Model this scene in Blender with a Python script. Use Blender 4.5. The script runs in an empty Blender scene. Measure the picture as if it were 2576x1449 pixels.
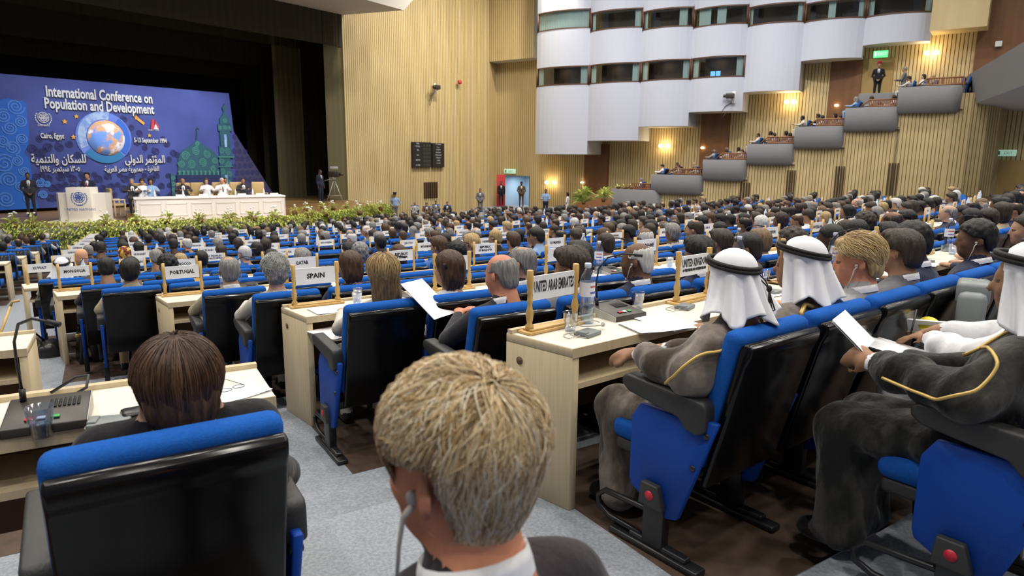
import bpy, bmesh, math, random
import numpy as np
from mathutils import Vector, Matrix
random.seed(7); np.random.seed(7)
C = bpy.context.scene.collection
S = bpy.context.scene
# ------------------------------------------------------------------ camera
H = 4.0                                   # eye height above the lowest floor of the hall
PITCH, ROLL, FPX, CX, CY = math.radians(10.85), math.radians(0.5), 1717.0, 1288.0, 724.5
FW = np.array([0, math.cos(PITCH), -math.sin(PITCH)])
_r = np.array([1.0, 0, 0]); _u = np.cross(_r, FW)
RT = math.cos(ROLL)*_r + math.sin(ROLL)*_u
UP = -math.sin(ROLL)*_r + math.cos(ROLL)*_u
cam_d = bpy.data.cameras.new('camera'); cam = bpy.data.objects.new('camera', cam_d); C.objects.link(cam)
cam_d.sensor_width = 36.0; cam_d.lens = 24.0; cam_d.clip_end = 300; cam_d.clip_start = 0.05
cam.matrix_world = Matrix(((RT[0], UP[0], -FW[0], 0), (RT[1], UP[1], -FW[1], 0), (RT[2], UP[2], -FW[2], H), (0, 0, 0, 1)))
cam_d.dof.use_dof = True; cam_d.dof.focus_distance = 3.6; cam_d.dof.aperture_fstop = 5.0
S.camera = cam
# ------------------------------------------------------------------ colour, world, hall lamps
S.view_settings.view_transform = 'Standard'; S.view_settings.look = 'None'
S.view_settings.exposure = -0.12; S.view_settings.gamma = 1.0; S.view_settings.use_curve_mapping = False
S.cycles.max_bounces = 5; S.cycles.diffuse_bounces = 3; S.cycles.glossy_bounces = 3
S.cycles.transmission_bounces = 5; S.cycles.transparent_max_bounces = 8
S.cycles.caustics_reflective = False; S.cycles.caustics_refractive = False
S.cycles.sample_clamp_indirect = 4.0
W = bpy.data.worlds.new('world'); S.world = W; W.use_nodes = True
bg = W.node_tree.nodes['Background']; bg.inputs[0].default_value = (0.80, 0.86, 1.0, 1); bg.inputs[1].default_value = 0.26
U2 = np.array([math.sin(math.radians(36)), math.cos(math.radians(36))])      # hall axis along the stage front
B2 = np.array([-U2[1], U2[0]])                                                # hall axis towards the stage
def ab(a, b, z=0.0):
    p = U2*a + B2*b
    return Vector((p[0], p[1], z))
def area_lamp(name, loc, size, power, col=(1, 0.93, 0.8), aim=None, spread=math.pi):
    d = bpy.data.lights.new(name, 'AREA'); d.shape = 'DISK'; d.size = size; d.energy = power; d.color = col; d.spread = spread
    o = bpy.data.objects.new(name, d); C.objects.link(o); o.location = loc
    if aim is not None:
        o.rotation_euler = (Vector(aim)-Vector(loc)).to_track_quat('-Z', 'Y').to_euler()
    return o
def spot_lamp(name, loc, aim, power, ang, col=(1, 0.95, 0.88), blend=0.5, rad=0.15):
    d = bpy.data.lights.new(name, 'SPOT'); d.energy = power; d.spot_size = math.radians(ang); d.spot_blend = blend; d.color = col; d.shadow_soft_size = rad
    o = bpy.data.objects.new(name, d); C.objects.link(o); o.location = loc
    o.rotation_euler = (Vector(aim)-Vector(loc)).to_track_quat('-Z', 'Y').to_euler()
    return o
CEIL = H + 13.0
for a_ in (-3, 4, 11, 18, 25, 32):                 # downlights in the hall ceiling
    for b_ in (-9, -2.5, 4, 10.5, 17, 22.5):
        area_lamp('hall_downlight', ab(a_, b_, CEIL-0.1), 0.7, 350, (1, 0.95, 0.87), spread=math.radians(152))
for a_ in (30, 36):                                # flood lamps washing the front wall
    area_lamp('wall_flood', ab(a_, 23, CEIL-.3), .8, 480, (1, 0.94, 0.80), aim=ab(a_+1, 31, H+2.5), spread=math.radians(110))
for b_ in (20, 10):  # extra flood lamps, added only to brighten the booth fronts
    area_lamp('wall_flood', ab(28, b_, CEIL-.3), .8, 260, (0.95, 0.96, 1.0), aim=ab(38, b_, H+5.5), spread=math.radians(100))
# stage lighting: spots under the ceiling towards the rostrum, battens behind the header
for a_, a2 in ((8, 10.5), (13, 14.5), (19, 17.0)):
    spot_lamp('stage_spot', ab(a_, 13, CEIL-0.4), ab(a2, 27.0, H-1.9), 4300, 26, (1, 0.93, 0.86))
for a_ in (12.5, 15.5, 18.5, 21.5):
    spot_lamp('backdrop_spot', ab(a_, 28.5, H+5.2), ab(a_-0.4, 34, H+0.2), 950 if a_ != 18.5 else 1900, 75, (0.86, 0.9, 1.0), 0.8)
# ------------------------------------------------------------------ pixel rays (used to find real positions on real planes)
def ray(x, y): return FW + RT*(x-CX)/FPX - UP*(y-CY)/FPX
def at(x, y, Y):
    v = ray(x, y); p = v*(Y/v[1]); return Vector((p[0], p[1], p[2]+H))
def atz(x, y, z):                          # z in world
    v = ray(x, y); p = v*((z-H)/v[2]); return Vector((p[0], p[1], z))
def on_a(x, y, a):
    v = ray(x, y); p = v*(a/(v[0]*U2[0]+v[1]*U2[1])); return Vector((p[0], p[1], p[2]+H))
def on_b(x, y, b):
    v = ray(x, y); p = v*(b/(v[0]*B2[0]+v[1]*B2[1])); return Vector((p[0], p[1], p[2]+H))
def on_line(x, y, p0, p1):                 # vertical plane through two plan points
    n = np.array([-(p1[1]-p0[1]), p1[0]-p0[0]]); v = ray(x, y)
    p = v*(n.dot(np.array([p0[0], p0[1]]))/(n.dot(v[:2]))); return Vector((p[0], p[1], p[2]+H))
def proj(p):
    q = np.array([p[0], p[1], p[2]-H]); d = q.dot(FW)
    if d < 0.05: return (-9999, -9999)
    return (CX+FPX*q.dot(RT)/d, CY-FPX*q.dot(UP)/d)
# ------------------------------------------------------------------ mesh helpers
class MB:
    def __init__(s): s.v = []; s.f = []; s.m = []; s.s = []
    def add(s, vs, fs, m=0, smooth=False):
        n = len(s.v); s.v += [tuple(v) for v in vs]; s.f += [tuple(i+n for i in f) for f in fs]; s.m += [m]*len(fs); s.s += [smooth]*len(fs)
    def box(s, lo, hi, m=0, M=None):
        (x0, y0, z0), (x1, y1, z1) = lo, hi
        vs = [(x0,y0,z0),(x1,y0,z0),(x1,y1,z0),(x0,y1,z0),(x0,y0,z1),(x1,y0,z1),(x1,y1,z1),(x0,y1,z1)]
        if M is not None: vs = [M @ Vector(v) for v in vs]
        s.add(vs, [(0,3,2,1),(4,5,6,7),(0,1,5,4),(1,2,6,5),(2,3,7,6),(3,0,4,7)], m)
    def rbox(s, lo, hi, r=0.01, m=0, M=None, seg=2, smooth=True):
        bm = bmesh.new(); bmesh.ops.create_cube(bm, size=1)
        for v in bm.verts: v.co = Vector([lo[i]+(v.co[i]+.5)*(hi[i]-lo[i]) for i in range(3)])
        bmesh.ops.bevel(bm, geom=bm.edges[:], offset=r, segments=seg, affect='EDGES', profile=.5)
        s.from_bm(bm, m, M, smooth); bm.free()
    def from_bm(s, bm, m=0, M=None, smooth=False):
        bm.verts.index_update()
        s.add([(M @ v.co) if M is not None else v.co.copy() for v in bm.verts], [[v.index for v in f.verts] for f in bm.faces], m, smooth)
    def prism(s, poly, axis, lo, hi, m=0, r=0.0, M=None, seg=2, smooth=False):
        # poly: 2-D points in the plane of the other two axes, extruded along axis from lo to hi
        def P(a, b, t): return {'x': (t, a, b), 'y': (a, t, b), 'z': (a, b, t)}[axis]
        n = len(poly); bm = bmesh.new()
        A = [bm.verts.new(P(a, b, lo)) for a, b in poly]; B_ = [bm.verts.new(P(a, b, hi)) for a, b in poly]
        bm.faces.new(A); bm.faces.new(B_[::-1])
        for i in range(n): bm.faces.new((A[i], B_[i], B_[(i+1) % n], A[(i+1) % n]))
        bmesh.ops.recalc_face_normals(bm, faces=bm.faces[:])
        if r: bmesh.ops.bevel(bm, geom=bm.edges[:], offset=r, segments=seg, affect='EDGES', profile=.5, clamp_overlap=True)
        s.from_bm(bm, m, M, smooth or bool(r)); bm.free()
    def tube(s, pts, rad, m=0, n=8, caps=True, closed=False):
        pts = [Vector(p) for p in pts]; N = len(pts)
        rads = rad if isinstance(rad, (list, tuple)) else [rad]*N
        vs, fs = [], []; prev = None
        for i, p in enumerate(pts):
            if closed: t = pts[(i+1) % N]-pts[i-1]
            else: t = pts[min(i+1, N-1)]-pts[max(i-1, 0)]
            if t.length < 1e-9: t = Vector((0, 0, 1))
            t.normalize()
            if prev is None:
                a = Vector((0, 0, 1)) if abs(t.z) < .9 else Vector((1, 0, 0)); nx = t.cross(a).normalized()
            else:
                nx = prev-t*prev.dot(t); nx.normalize()
            prev = nx; ny = t.cross(nx)
            for k in range(n):
                th = 2*math.pi*k/n; vs.append(p+(nx*math.cos(th)+ny*math.sin(th))*rads[i])
        for i in range(N if closed else N-1):
            j = (i+1) % N
            for k in range(n): fs.append((i*n+k, i*n+(k+1) % n, j*n+(k+1) % n, j*n+k))
        if caps and not closed: fs += [tuple(range(n))[::-1], tuple((N-1)*n+k for k in range(n))]
        s.add(vs, fs, m, True)
    def lathe(s, prof, m=0, n=14, M=None, ax=1.0, ay=1.0, flat=False):
        vs, fs = [], []; N = len(prof)
        for r, z in prof:
            for k in range(n):
                th = 2*math.pi*k/n; v = Vector((r*math.cos(th)*ax, r*math.sin(th)*ay, z)); vs.append(M @ v if M is not None else v)
        for i in range(N-1):
            for k in range(n): fs.append((i*n+k, i*n+(k+1) % n, (i+1)*n+(k+1) % n, (i+1)*n+k))
        fs += [tuple(range(n))[::-1], tuple((N-1)*n+k for k in range(n))]
        s.add(vs, fs, m, not flat)
    def quad(s, a, b, c, d, m=0): s.add([a, b, c, d], [(0, 1, 2, 3)], m)
    def mesh(s, name, mats):
        me = bpy.data.meshes.new(name); me.from_pydata([tuple(v) for v in s.v], [], s.f)
        me.polygons.foreach_set('material_index', s.m); me.polygons.foreach_set('use_smooth', s.s)
        for mt in (mats if isinstance(mats, (list, tuple)) else [mats]): me.materials.append(mt)
        me.update(); return me
    def build(s, name, mats, parent=None, loc=None, rz=None):
        return link(name, s.mesh(name, mats), parent, loc, rz)
def link(name, data, parent=None, loc=None, rz=None):
    o = bpy.data.objects.new(name, data); C.objects.link(o)
    if parent is not None: o.parent = parent
    if loc is not None: o.location = loc
    if rz is not None: o.rotation_euler = (0, 0, rz)
    return o
def tag(o, label=None, cat=None, group=None, kind=None):
    if label: o['label'] = label
    if cat: o['category'] = cat
    if group: o['group'] = group
    if kind: o['kind'] = kind
    return o
def thing(name, label, cat, loc=(0, 0, 0), rz=0, group=None):
    o = bpy.data.objects.new(name, None); C.objects.link(o); o.location = loc; o.rotation_euler = (0, 0, rz); o.empty_display_size = .1
    return tag(o, label, cat, group)
def kids(o): return [x for x in KIDS.get(o.name, [])]
KIDS = {}
def remember(o):                          # list a prototype's children once, so that copying needs no search
    KIDS[o.name] = list(o.children)
    for c in KIDS[o.name]: remember(c)
def dup(o, loc=None, rz=None, parent=None):
    c = o.copy(); C.objects.link(c)
    if parent is not None: c.parent = parent
    if loc is not None: c.location = loc
    if rz is not None: c.rotation_euler = (0, 0, rz)
    for k in KIDS.get(o.name, []): dup(k, parent=c)
    return c
def hide_proto(o):
    for k in list(o.children): hide_proto(k)
    bpy.data.objects.remove(o, do_unlink=True)
def text_mesh(body, size, font=None, res=2, align='CENTER', extrude=0.0, offset=0.0, spacing=1.0, shear=0.0):
    cu = bpy.data.curves.new('text', 'FONT'); cu.body = body; cu.size = size; cu.resolution_u = res; cu.align_x = align; cu.align_y = 'CENTER'
    cu.extrude = extrude; cu.offset = offset; cu.space_character = spacing; cu.shear = shear; cu.space_line = .85
    o = bpy.data.objects.new('text', cu); C.objects.link(o); bpy.context.view_layer.update()
    me = bpy.data.meshes.new_from_object(o.evaluated_get(bpy.context.evaluated_depsgraph_get()))
    bpy.data.objects.remove(o); bpy.data.curves.remove(cu); return me
def text_arrays(body, size, width=None, **k):
    me = text_mesh(body, size, **k); v = np.empty(len(me.vertices)*3); me.vertices.foreach_get('co', v); v = v.reshape(-1, 3)
    f = [tuple(p.vertices) for p in me.polygons]; bpy.data.meshes.remove(me)
    if len(v):
        v[:, 0] -= (v[:, 0].min()+v[:, 0].max())/2; v[:, 1] -= (v[:, 1].min()+v[:, 1].max())/2
        if width:
            w = v[:, 0].max()-v[:, 0].min()
            v[:, 0] *= width/w
    return v, f
# ------------------------------------------------------------------ materials
def mat(name, col, rough=.5, metal=0., spec=.5, bump=None, noise=None, coat=0., emit=None, trans=0., alpha=1., sheen=0., coord='Object', ior=None):
    """noise=(scale,(sx,sy,sz),amount,second colour or None,lo,hi); bump=(scale,(sx,sy,sz),strength,distance)"""
    m = bpy.data.materials.new(name); m.use_nodes = True; nt = m.node_tree; N = nt.nodes; L = nt.links
    p = N['Principled BSDF']; p.inputs['Base Color'].default_value = (*col, 1); p.inputs['Roughness'].default_value = rough
    p.inputs['Metallic'].default_value = metal; p.inputs['Specular IOR Level'].default_value = spec
    p.inputs['Coat Weight'].default_value = coat; p.inputs['Coat Roughness'].default_value = .08
    p.inputs['Transmission Weight'].default_value = trans; p.inputs['Alpha'].default_value = alpha; p.inputs['Sheen Weight'].default_value = sheen
    if ior: p.inputs['IOR'].default_value = ior
    if emit: p.inputs['Emission Color'].default_value = (*emit[0], 1); p.inputs['Emission Strength'].default_value = emit[1]
    tc = N.new('ShaderNodeTexCoord') if (bump or noise) else None
    def nz(sc, s3, det=4):
        mp = N.new('ShaderNodeMapping'); mp.inputs['Scale'].default_value = s3; L.new(tc.outputs[coord], mp.inputs[0])
        n = N.new('ShaderNodeTexNoise'); n.inputs['Scale'].default_value = sc; n.inputs['Detail'].default_value = det; L.new(mp.outputs[0], n.inputs['Vector']); return n
    if noise:
        sc, s3, amt, c2, lo, hi = noise
        n = nz(sc, s3); r = N.new('ShaderNodeMapRange'); r.inputs[1].default_value = lo; r.inputs[2].default_value = hi; L.new(n.outputs[0], r.inputs[0])
        mx = N.new('ShaderNodeMix'); mx.data_type = 'RGBA'; mx.inputs[6].default_value = (*col, 1)
        mx.inputs[7].default_value = (*(c2 if c2 else tuple(c*(1-amt) for c in col)), 1); L.new(r.outputs[0], mx.inputs[0]); L.new(mx.outputs[2], p.inputs['Base Color'])
    if bump:
        sc, s3, st, di = bump; n = nz(sc, s3); b = N.new('ShaderNodeBump'); b.inputs['Strength'].default_value = st; b.inputs['Distance'].default_value = di
        L.new(n.outputs[0], b.inputs['Height']); L.new(b.outputs[0], p.inputs['Normal'])
    return m
M = {}
def thin(name, tint, gloss=.12, rough=.03, edge=.5):
    """thin clear sheet: mostly see-through with a sharp reflection growing at grazing angles"""
    m = bpy.data.materials.new(name); m.use_nodes = True; nt = m.node_tree; N = nt.nodes; L = nt.links
    for n in list(N):
        if n.type == 'BSDF_PRINCIPLED': N.remove(n)
    t = N.new('ShaderNodeBsdfTransparent'); t.inputs[0].default_value = (*tint, 1); g = N.new('ShaderNodeBsdfGlossy'); g.inputs[0].default_value = (1, 1, 1, 1); g.inputs['Roughness'].default_value = rough
    lw = N.new('ShaderNodeLayerWeight'); lw.inputs[0].default_value = .25; mr = N.new('ShaderNodeMapRange'); mr.inputs[3].default_value = gloss; mr.inputs[4].default_value = edge
    L.new(lw.outputs['Facing'], mr.inputs[0]); mx = N.new('ShaderNodeMixShader'); L.new(mr.outputs[0], mx.inputs[0]); L.new(t.outputs[0], mx.inputs[1]); L.new(g.outputs[0], mx.inputs[2])
    L.new(mx.outputs[0], [n for n in N if n.type == 'OUTPUT_MATERIAL'][0].inputs[0]); return m
M['rib'] = mat('ribbed_oak', (.62, .485, .25), .55, noise=(1.6, (1, 1, .12), .22, (.52, .40, .20), .35, .7))
M['rib_groove'] = mat('rib_groove', (.36, .24, .085), .7)
M['white'] = mat('white_plaster', (.53, .55, .625), .7, bump=(60, (1, 1, 1), .15, .01))
M['soffit'] = mat('soffit_plaster', (.62, .60, .56), .8)
M['ceil'] = mat('ceiling_plaster', (.62, .58, .52), .85)
M['brownpanel'] = mat('brown_wood_panel', (.20, .085, .028), .45, noise=(3, (1, 1, .1), .3, None, .3, .7))
M['grey'] = mat('grey_balcony_carpet', (.22, .22, .23), .95, bump=(140, (1, 1, 1), .4, .01), noise=(90, (1, 1, 1), .18, None, .3, .7))
M['railwood'] = mat('balcony_rail_wood', (.26, .115, .045), .45)
M['dark'] = mat('dark_void', (.012, .011, .010), .8)
M['glass'] = thin('booth_glass', (.80, .84, .84), .06, .02, .35)
M['booth_in'] = mat('booth_interior', (.055, .04, .03), .8)
M['curtain'] = mat('pale_green_curtain', (.36, .47, .45), .9)
M['winframe'] = mat('brown_window_frame', (.09, .04, .02), .5)
M['stagecloth'] = mat('olive_black_drape', (.040, .034, .016), .95)
M['stagecloth_lit'] = mat('olive_drape_lit', (.11, .095, .045), .95)  # same drape in a lighter colour, painting the light on front legs A and B
M['stagefloor'] = mat('stage_boards', (.30, .175, .07), .45, noise=(2, (1, 8, 1), .3, None, .3, .7))
M['stagefront'] = mat('stage_front_panel', (.42, .44, .45), .8, noise=(3, (1, 1, 1), .25, None, .3, .7))
M['carpet'] = mat('grey_blue_carpet', (.31, .335, .375), .97, bump=(220, (1, 1, 1), .5, .008), noise=(70, (1, 1, 1), .3, (.215, .235, .265), .35, .65))
M['brownfloor'] = mat('dark_brown_floor', (.085, .05, .032), .75, noise=(12, (1, 1, 1), .4, None, .3, .7))
M['wood'] = mat('pale_birch', (.66, .54, .35), .42, noise=(5, (14, 14, .7), .12, (.58, .465, .285), .3, .7))
M['woodtop'] = mat('pale_laminate_top', (.80, .75, .64), .38, noise=(60, (1, 1, 1), .06, None, .3, .7))
M['wooddark'] = mat('brown_modesty_board', (.16, .085, .05), .6)
M['post'] = mat('varnished_pine', (.66, .42, .14), .32, noise=(10, (3, 3, .5), .2, None, .3, .7))
M['plate'] = mat('white_name_plate', (.80, .82, .86), .4)
M['ink'] = mat('black_ink', (.012, .012, .014), .5)
M['inkblue'] = mat('navy_ink', (.04, .05, .12), .5)
M['blue'] = mat('royal_blue_fabric', (.012, .105, .44), .9, spec=.15, bump=(260, (1, 1, 1), .35, .004), noise=(130, (1, 1, 1), .18, None, .3, .7))
M['bluepanel'] = mat('blue_side_panel', (.003, .055, .34), .55, spec=.3, bump=(200, (1, 1, 1), .3, .003))
M['black'] = mat('glossy_black_shell', (.004, .004, .0045), .20, spec=.28, bump=(9, (1, 1, 1), .03, .02))
M['arm'] = mat('black_rubber_arm', (.030, .030, .030), .5, bump=(160, (1, 1, 1), .3, .003))
M['metalblack'] = mat('black_metal', (.012, .012, .013), .35)
M['badge'] = mat('red_number_badge', (.55, .02, .04), .4)
M['screw'] = mat('dark_screw', (.05, .05, .05), .3, metal=.8)
M['paper'] = mat('white_paper', (.86, .86, .88), .6)
M['paper2'] = mat('cream_paper', (.80, .76, .60), .6)
M['yellow'] = mat('yellow_print', (.75, .60, .02), .5)
M['plastic'] = thin('clear_plastic', (.86, .90, .96), .10, .06, .55)
M['water'] = thin('water', (.74, .84, .95), .06, .03, .4)
M['cap'] = mat('pale_blue_cap', (.62, .70, .88), .4)
M['labelm'] = mat('bottle_label', (.78, .80, .88), .5)
M['labelred'] = mat('bottle_label_red', (.62, .12, .12), .5)
M['labelblue'] = mat('bottle_label_blue', (.12, .15, .5), .5)
M['console'] = mat('brown_black_console', (.040, .034, .028), .4)
M['consoleside'] = mat('grey_console_side', (.42, .42, .38), .5)
M['green_btn'] = mat('green_button', (.05, .35, .10), .4)
M['receiver'] = mat('grey_receiver', (.20, .22, .22), .45)
M['cord'] = mat('grey_cord', (.45, .43, .38), .5)
M['leaf'] = mat('bright_leaf', (.66, .68, .20), .6, noise=(6, (1, 1, 1), .4, (.52, .57, .13), .35, .65))
M['leaf2'] = mat('pale_leaf', (.66, .68, .24), .55)
M['leafdark'] = mat('mid_green_leaf', (.30, .42, .08), .55)
M['flower'] = mat('white_flower', (.85, .85, .78), .6)
M['podium'] = mat('cream_rostrum', (.84, .80, .72), .5)
M['podiumwhite'] = mat('white_table_front', (.86, .83, .80), .5)
M['chairtan'] = mat('tan_leather', (.50, .36, .16), .5)
M['emblem'] = mat('blue_emblem', (.05, .13, .55), .5)
M['lampglow'] = mat('wall_lamp_glow', (1, .9, .7), .5, emit=((1, .80, .48), 16))
M['exitglow'] = mat('lit_green_sign', (.10, .65, .25), .5, emit=((.12, .80, .28), .75))
M['exitpale'] = mat('pale_exit_sign', (.62, .86, .72), .5, emit=((.5, .9, .7), .30))
M['signwhite'] = mat('sign_white', (.85, .95, .9), .5, emit=((.8, 1, .9), .4))
M['bluewall'] = mat('pale_blue_corridor', (.42, .55, .66), .7)
M['red'] = mat('red_cloth', (.50, .03, .04), .6)
M['board'] = mat('black_score_board', (.010, .010, .010), .5)
M['boardgrid'] = mat('board_grid', (.035, .035, .035), .5)
M['boardtext'] = mat('board_lettering', (.65, .70, .80), .5)
M['grille'] = mat('dark_grille', (.06, .028, .012), .7)
M['camgrey'] = mat('camera_grey', (.36, .36, .34), .5)
M['camwhite'] = mat('white_bracket', (.75, .75, .74), .5)
M['tripod'] = mat('tripod_metal', (.42, .42, .38), .4, metal=.3)
M['steel'] = mat('steel', (.6, .6, .6), .25, metal=1)
M['leather'] = mat('black_leather', (.014, .013, .013), .32, bump=(40, (1, 1, 1), .3, .006))
M['brass'] = mat('brass', (.7, .5, .18), .3, metal=1)
# people
def hairmat(name, c1, c2, rough=.5, sc=26, st=(3.2, 3.2, .35)):
    return mat(name, c1, rough, spec=.35, noise=(sc, st, .5, c2, .36, .64), bump=(sc*1.6, st, .6, .006))
HAIR = dict(black=hairmat('hair_black', (.016, .014, .013), (.005, .005, .005)), dark=hairmat('hair_dark_brown', (.045, .030, .020), (.018, .012, .009)),
    brown=hairmat('hair_brown', (.095, .048, .024), (.035, .018, .010)), light=hairmat('hair_light_brown', (.21, .135, .065), (.10, .062, .030)),
    blond=hairmat('hair_blond', (.50, .36, .17), (.27, .17, .07)), grey=hairmat('hair_grey', (.30, .29, .27), (.13, .125, .12)),
    white=hairmat('hair_white', (.62, .62, .60), (.42, .41, .39)), straw=hairmat('hair_straw', (.66, .53, .34), (.42, .29, .14)))
def skinmat(n, c): return mat(n, c, .55, spec=.35, noise=(22, (1, 1, 1), .18, None, .35, .7))
SKIN = dict(pale=skinmat('skin_pale', (.56, .33, .23)), fair=skinmat('skin_fair', (.48, .27, .17)), tan=skinmat('skin_tan', (.34, .18, .10)),
    brown=skinmat('skin_brown', (.17, .085, .048)), dark=skinmat('skin_dark', (.065, .034, .021)), pink=skinmat('skin_ruddy', (.62, .26, .15)))
def clothmat(n, c, r=.9): return mat(n, c, r, spec=.2, sheen=.15, noise=(9, (1, 1, 1), .22, None, .35, .7), bump=(14, (1, 1, .5), .35, .03))
CLOTH = dict(charcoal=clothmat('charcoal_wool', (.030, .030, .036)), navy=clothmat('navy_wool', (.022, .027, .055)), black=clothmat('black_wool', (.012, .011, .013)),
    grey=clothmat('grey_wool', (.15, .15, .165)), lightgrey=clothmat('light_grey_wool', (.36, .36, .36)), beige=clothmat('beige_jacket', (.40, .34, .22)),
    white=clothmat('white_cotton', (.78, .78, .80)), cream=clothmat('cream_linen', (.62, .58, .50)), blue=clothmat('mid_blue_cloth', (.06, .17, .42)),
    lightblue=clothmat('light_blue_cloth', (.27, .42, .66)), teal=clothmat('teal_cloth', (.03, .22, .34)), brown=clothmat('brown_wool', (.11, .065, .04)),
    green=clothmat('green_cloth', (.04, .17, .07)), red=clothmat('red_dress', (.42, .03, .05)), magenta=clothmat('magenta_cloth', (.40, .06, .28)), tan=clothmat('tan_trousers', (.42, .30, .18)),
    shoe=clothmat('black_shoe', (.012, .011, .010), .4), purplebrown=clothmat('plum_brown_wool', (.024, .018, .022)))
M['eye'] = mat('eye', (.10, .07, .05), .2); M['lip'] = mat('lip', (.36, .14, .11), .5)
M['bisht'] = mat('sheer_brown_bisht', (.072, .052, .038), .85, spec=.2, sheen=.3, noise=(7, (1, 1, .55), .5, (.27, .23, .195), .44, .70), bump=(8, (1, 1, .5), .6, .05))
M['bishtblack'] = mat('sheer_black_bisht', (.012, .012, .011), .85, spec=.2, sheen=.2, noise=(6, (1, 1, .6), .5, (.095, .088, .078), .50, .75), bump=(9, (1, 1, .6), .7, .05))
M['ghutra'] = mat('white_headcloth', (.80, .80, .83), .85, bump=(11, (1, 1, .25), .25, .02))
M['agal'] = mat('black_agal_cord', (.010, .009, .008), .7, bump=(140, (1, 1, 1), .6, .004))
M['gold'] = mat('gold_braid', (.62, .42, .13), .45, metal=.3)
M['scarfpat'] = mat('yellow_red_headwrap', (.62, .42, .05), .8, noise=(16, (1, 1, 1), 1, (.16, .02, .02), .48, .52))
M['scarforange'] = mat('orange_headscarf', (.62, .33, .18), .8)
# ------------------------------------------------------------------ seating geometry: concentric rows about CC
CC = np.array([-25.5, 42.5])
NR = 13
def rad(k): return 47.3-2.03*k
def topz(k): return (-.79-.2225*k if k <= 4 else -1.68-.155*(k-4))+H        # desk top, world
def FL(k): return topz(k)-.74                                              # tread carrying the desk and its chairs
def bR(k): return {-2: 34.6, -1: 33.8, 0: 33.0, 1: 32.3, 2: 31.5, 3: 30.3, 4: 29.6}.get(k, 29.8)
def bL(k): return {-2: 33.2, -1: 32.3, 0: 31.5, 1: 30.45, 2: 29.7, 3: 28.6, 4: 27.9}.get(k, 28.0)
def pol(r, bdeg, z=0.0):
    b = math.radians(bdeg); return Vector((CC[0]+r*math.sin(b), CC[1]-r*math.cos(b), z))
def struct(name, mb, mats, parent=None):
    o = mb.build(name, mats, parent)
    if parent is None: o['kind'] = 'structure'
    return o
# floor: terraces
fl = MB()
def ring(r0, r1, z, k, front):
    bs = sorted(set([b for b in range(4, 27, 2)]+[bL(k), bR(k), 26, 27.5, 29]+[b for b in range(32, 100, 2)]))
    bs = [b for b in bs if not (bL(k) < b < bR(k))]
    for b0, b1 in zip(bs[:-1], bs[1:]):
        aisle = b0 >= bL(k)-.01 and b1 <= bR(k)+.01 or 66.5 <= b0 < 69
        m = 1 if (front and not aisle) else 0
        fl.quad(pol(r0, b0, z), pol(r1, b0, z), pol(r1, b1, z), pol(r0, b1, z), m)
def riser(r, z0, z1):
    for b0 in range(4, 98, 2): fl.quad(pol(r, b0, z0), pol(r, b0, z1), pol(r, b0+2, z1), pol(r, b0+2, z0), 0)
for k in range(NR-1, -3, -1):
    r = rad(k); rn = rad(k-1)
    ring(r-.44, r+.95, FL(k), k, True); ring(r+.95, rn-.44, FL(k)+.075, k, False)
    riser(r+.95, FL(k), FL(k)+.075); riser(rn-.44, FL(k)+.075, FL(k-1)); 
riser(rad(NR-1)-.44, .04, FL(NR-1))
p = [ab(-4, 34), ab(-4, -12), ab(44, -12), ab(44, 34)]
fl.quad(*[(v.x, v.y, .04) for v in p], 0)
struct('floor', fl, [M['carpet'], M['brownfloor']])
# ribbed wall sheets
def ribbed(name, p0, p1, z0, z1, per=.15, dep=.035, mats=None, holes=(), parent=None):
    """vertical battens from plan point p0 to p1; battens stand proud towards the left of p0->p1. holes: (s0,s1,za,zb)"""
    p0 = Vector((p0[0], p0[1], 0)); p1 = Vector((p1[0], p1[1], 0)); d = p1-p0; Lw = d.length; d.normalize(); n = Vector((-d.y, d.x, 0))
    mb = MB(); s = 0.0
    def strip(sa, sb, off, m):
        spans = [(z0, z1)]
        for h0, h1, ha, hb in holes:
            if h0 < (sa+sb)/2 < h1:
                spans = [q for a_, b_ in spans for q in ((a_, min(b_, ha)), (max(a_, hb), b_)) if q[1]-q[0] > .01]
        for a_, b_ in spans:
            A = p0+d*sa+n*off; B = p0+d*sb+n*off
            mb.quad((A.x, A.y, a_), (B.x, B.y, a_), (B.x, B.y, b_), (A.x, A.y, b_), m)
            if m == 0:
                for q, q2 in ((A, p0+d*sa), (B, p0+d*sb)): mb.quad((q.x, q.y, a_), (q.x, q.y, b_), (q2.x, q2.y, b_), (q2.x, q2.y, a_), 1)
    while s < Lw-1e-4:
        e = min(s+per*.78, Lw); strip(s, e, dep, 0); e2 = min(s+per, Lw)
        if e2 > e: strip(e, e2, 0, 1)
        s += per
    return struct(name, mb, mats or [M['rib'], M['rib_groove']], parent)
ZT = H+14
A0w = 26.45                                                  # stage opening jamb
pf0, pf1 = ab(A0w, 31), ab(38.0, 31)
ribbed('wall_front', pf1, pf0, 0, ZT)
ribbed('wall_front_return', ab(39.3, 30.75), pf1, 0, ZT, per=.13)
ribbed('wall_front_corner', ab(40.5, 31), ab(39.3, 30.75), 0, ZT)
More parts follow.
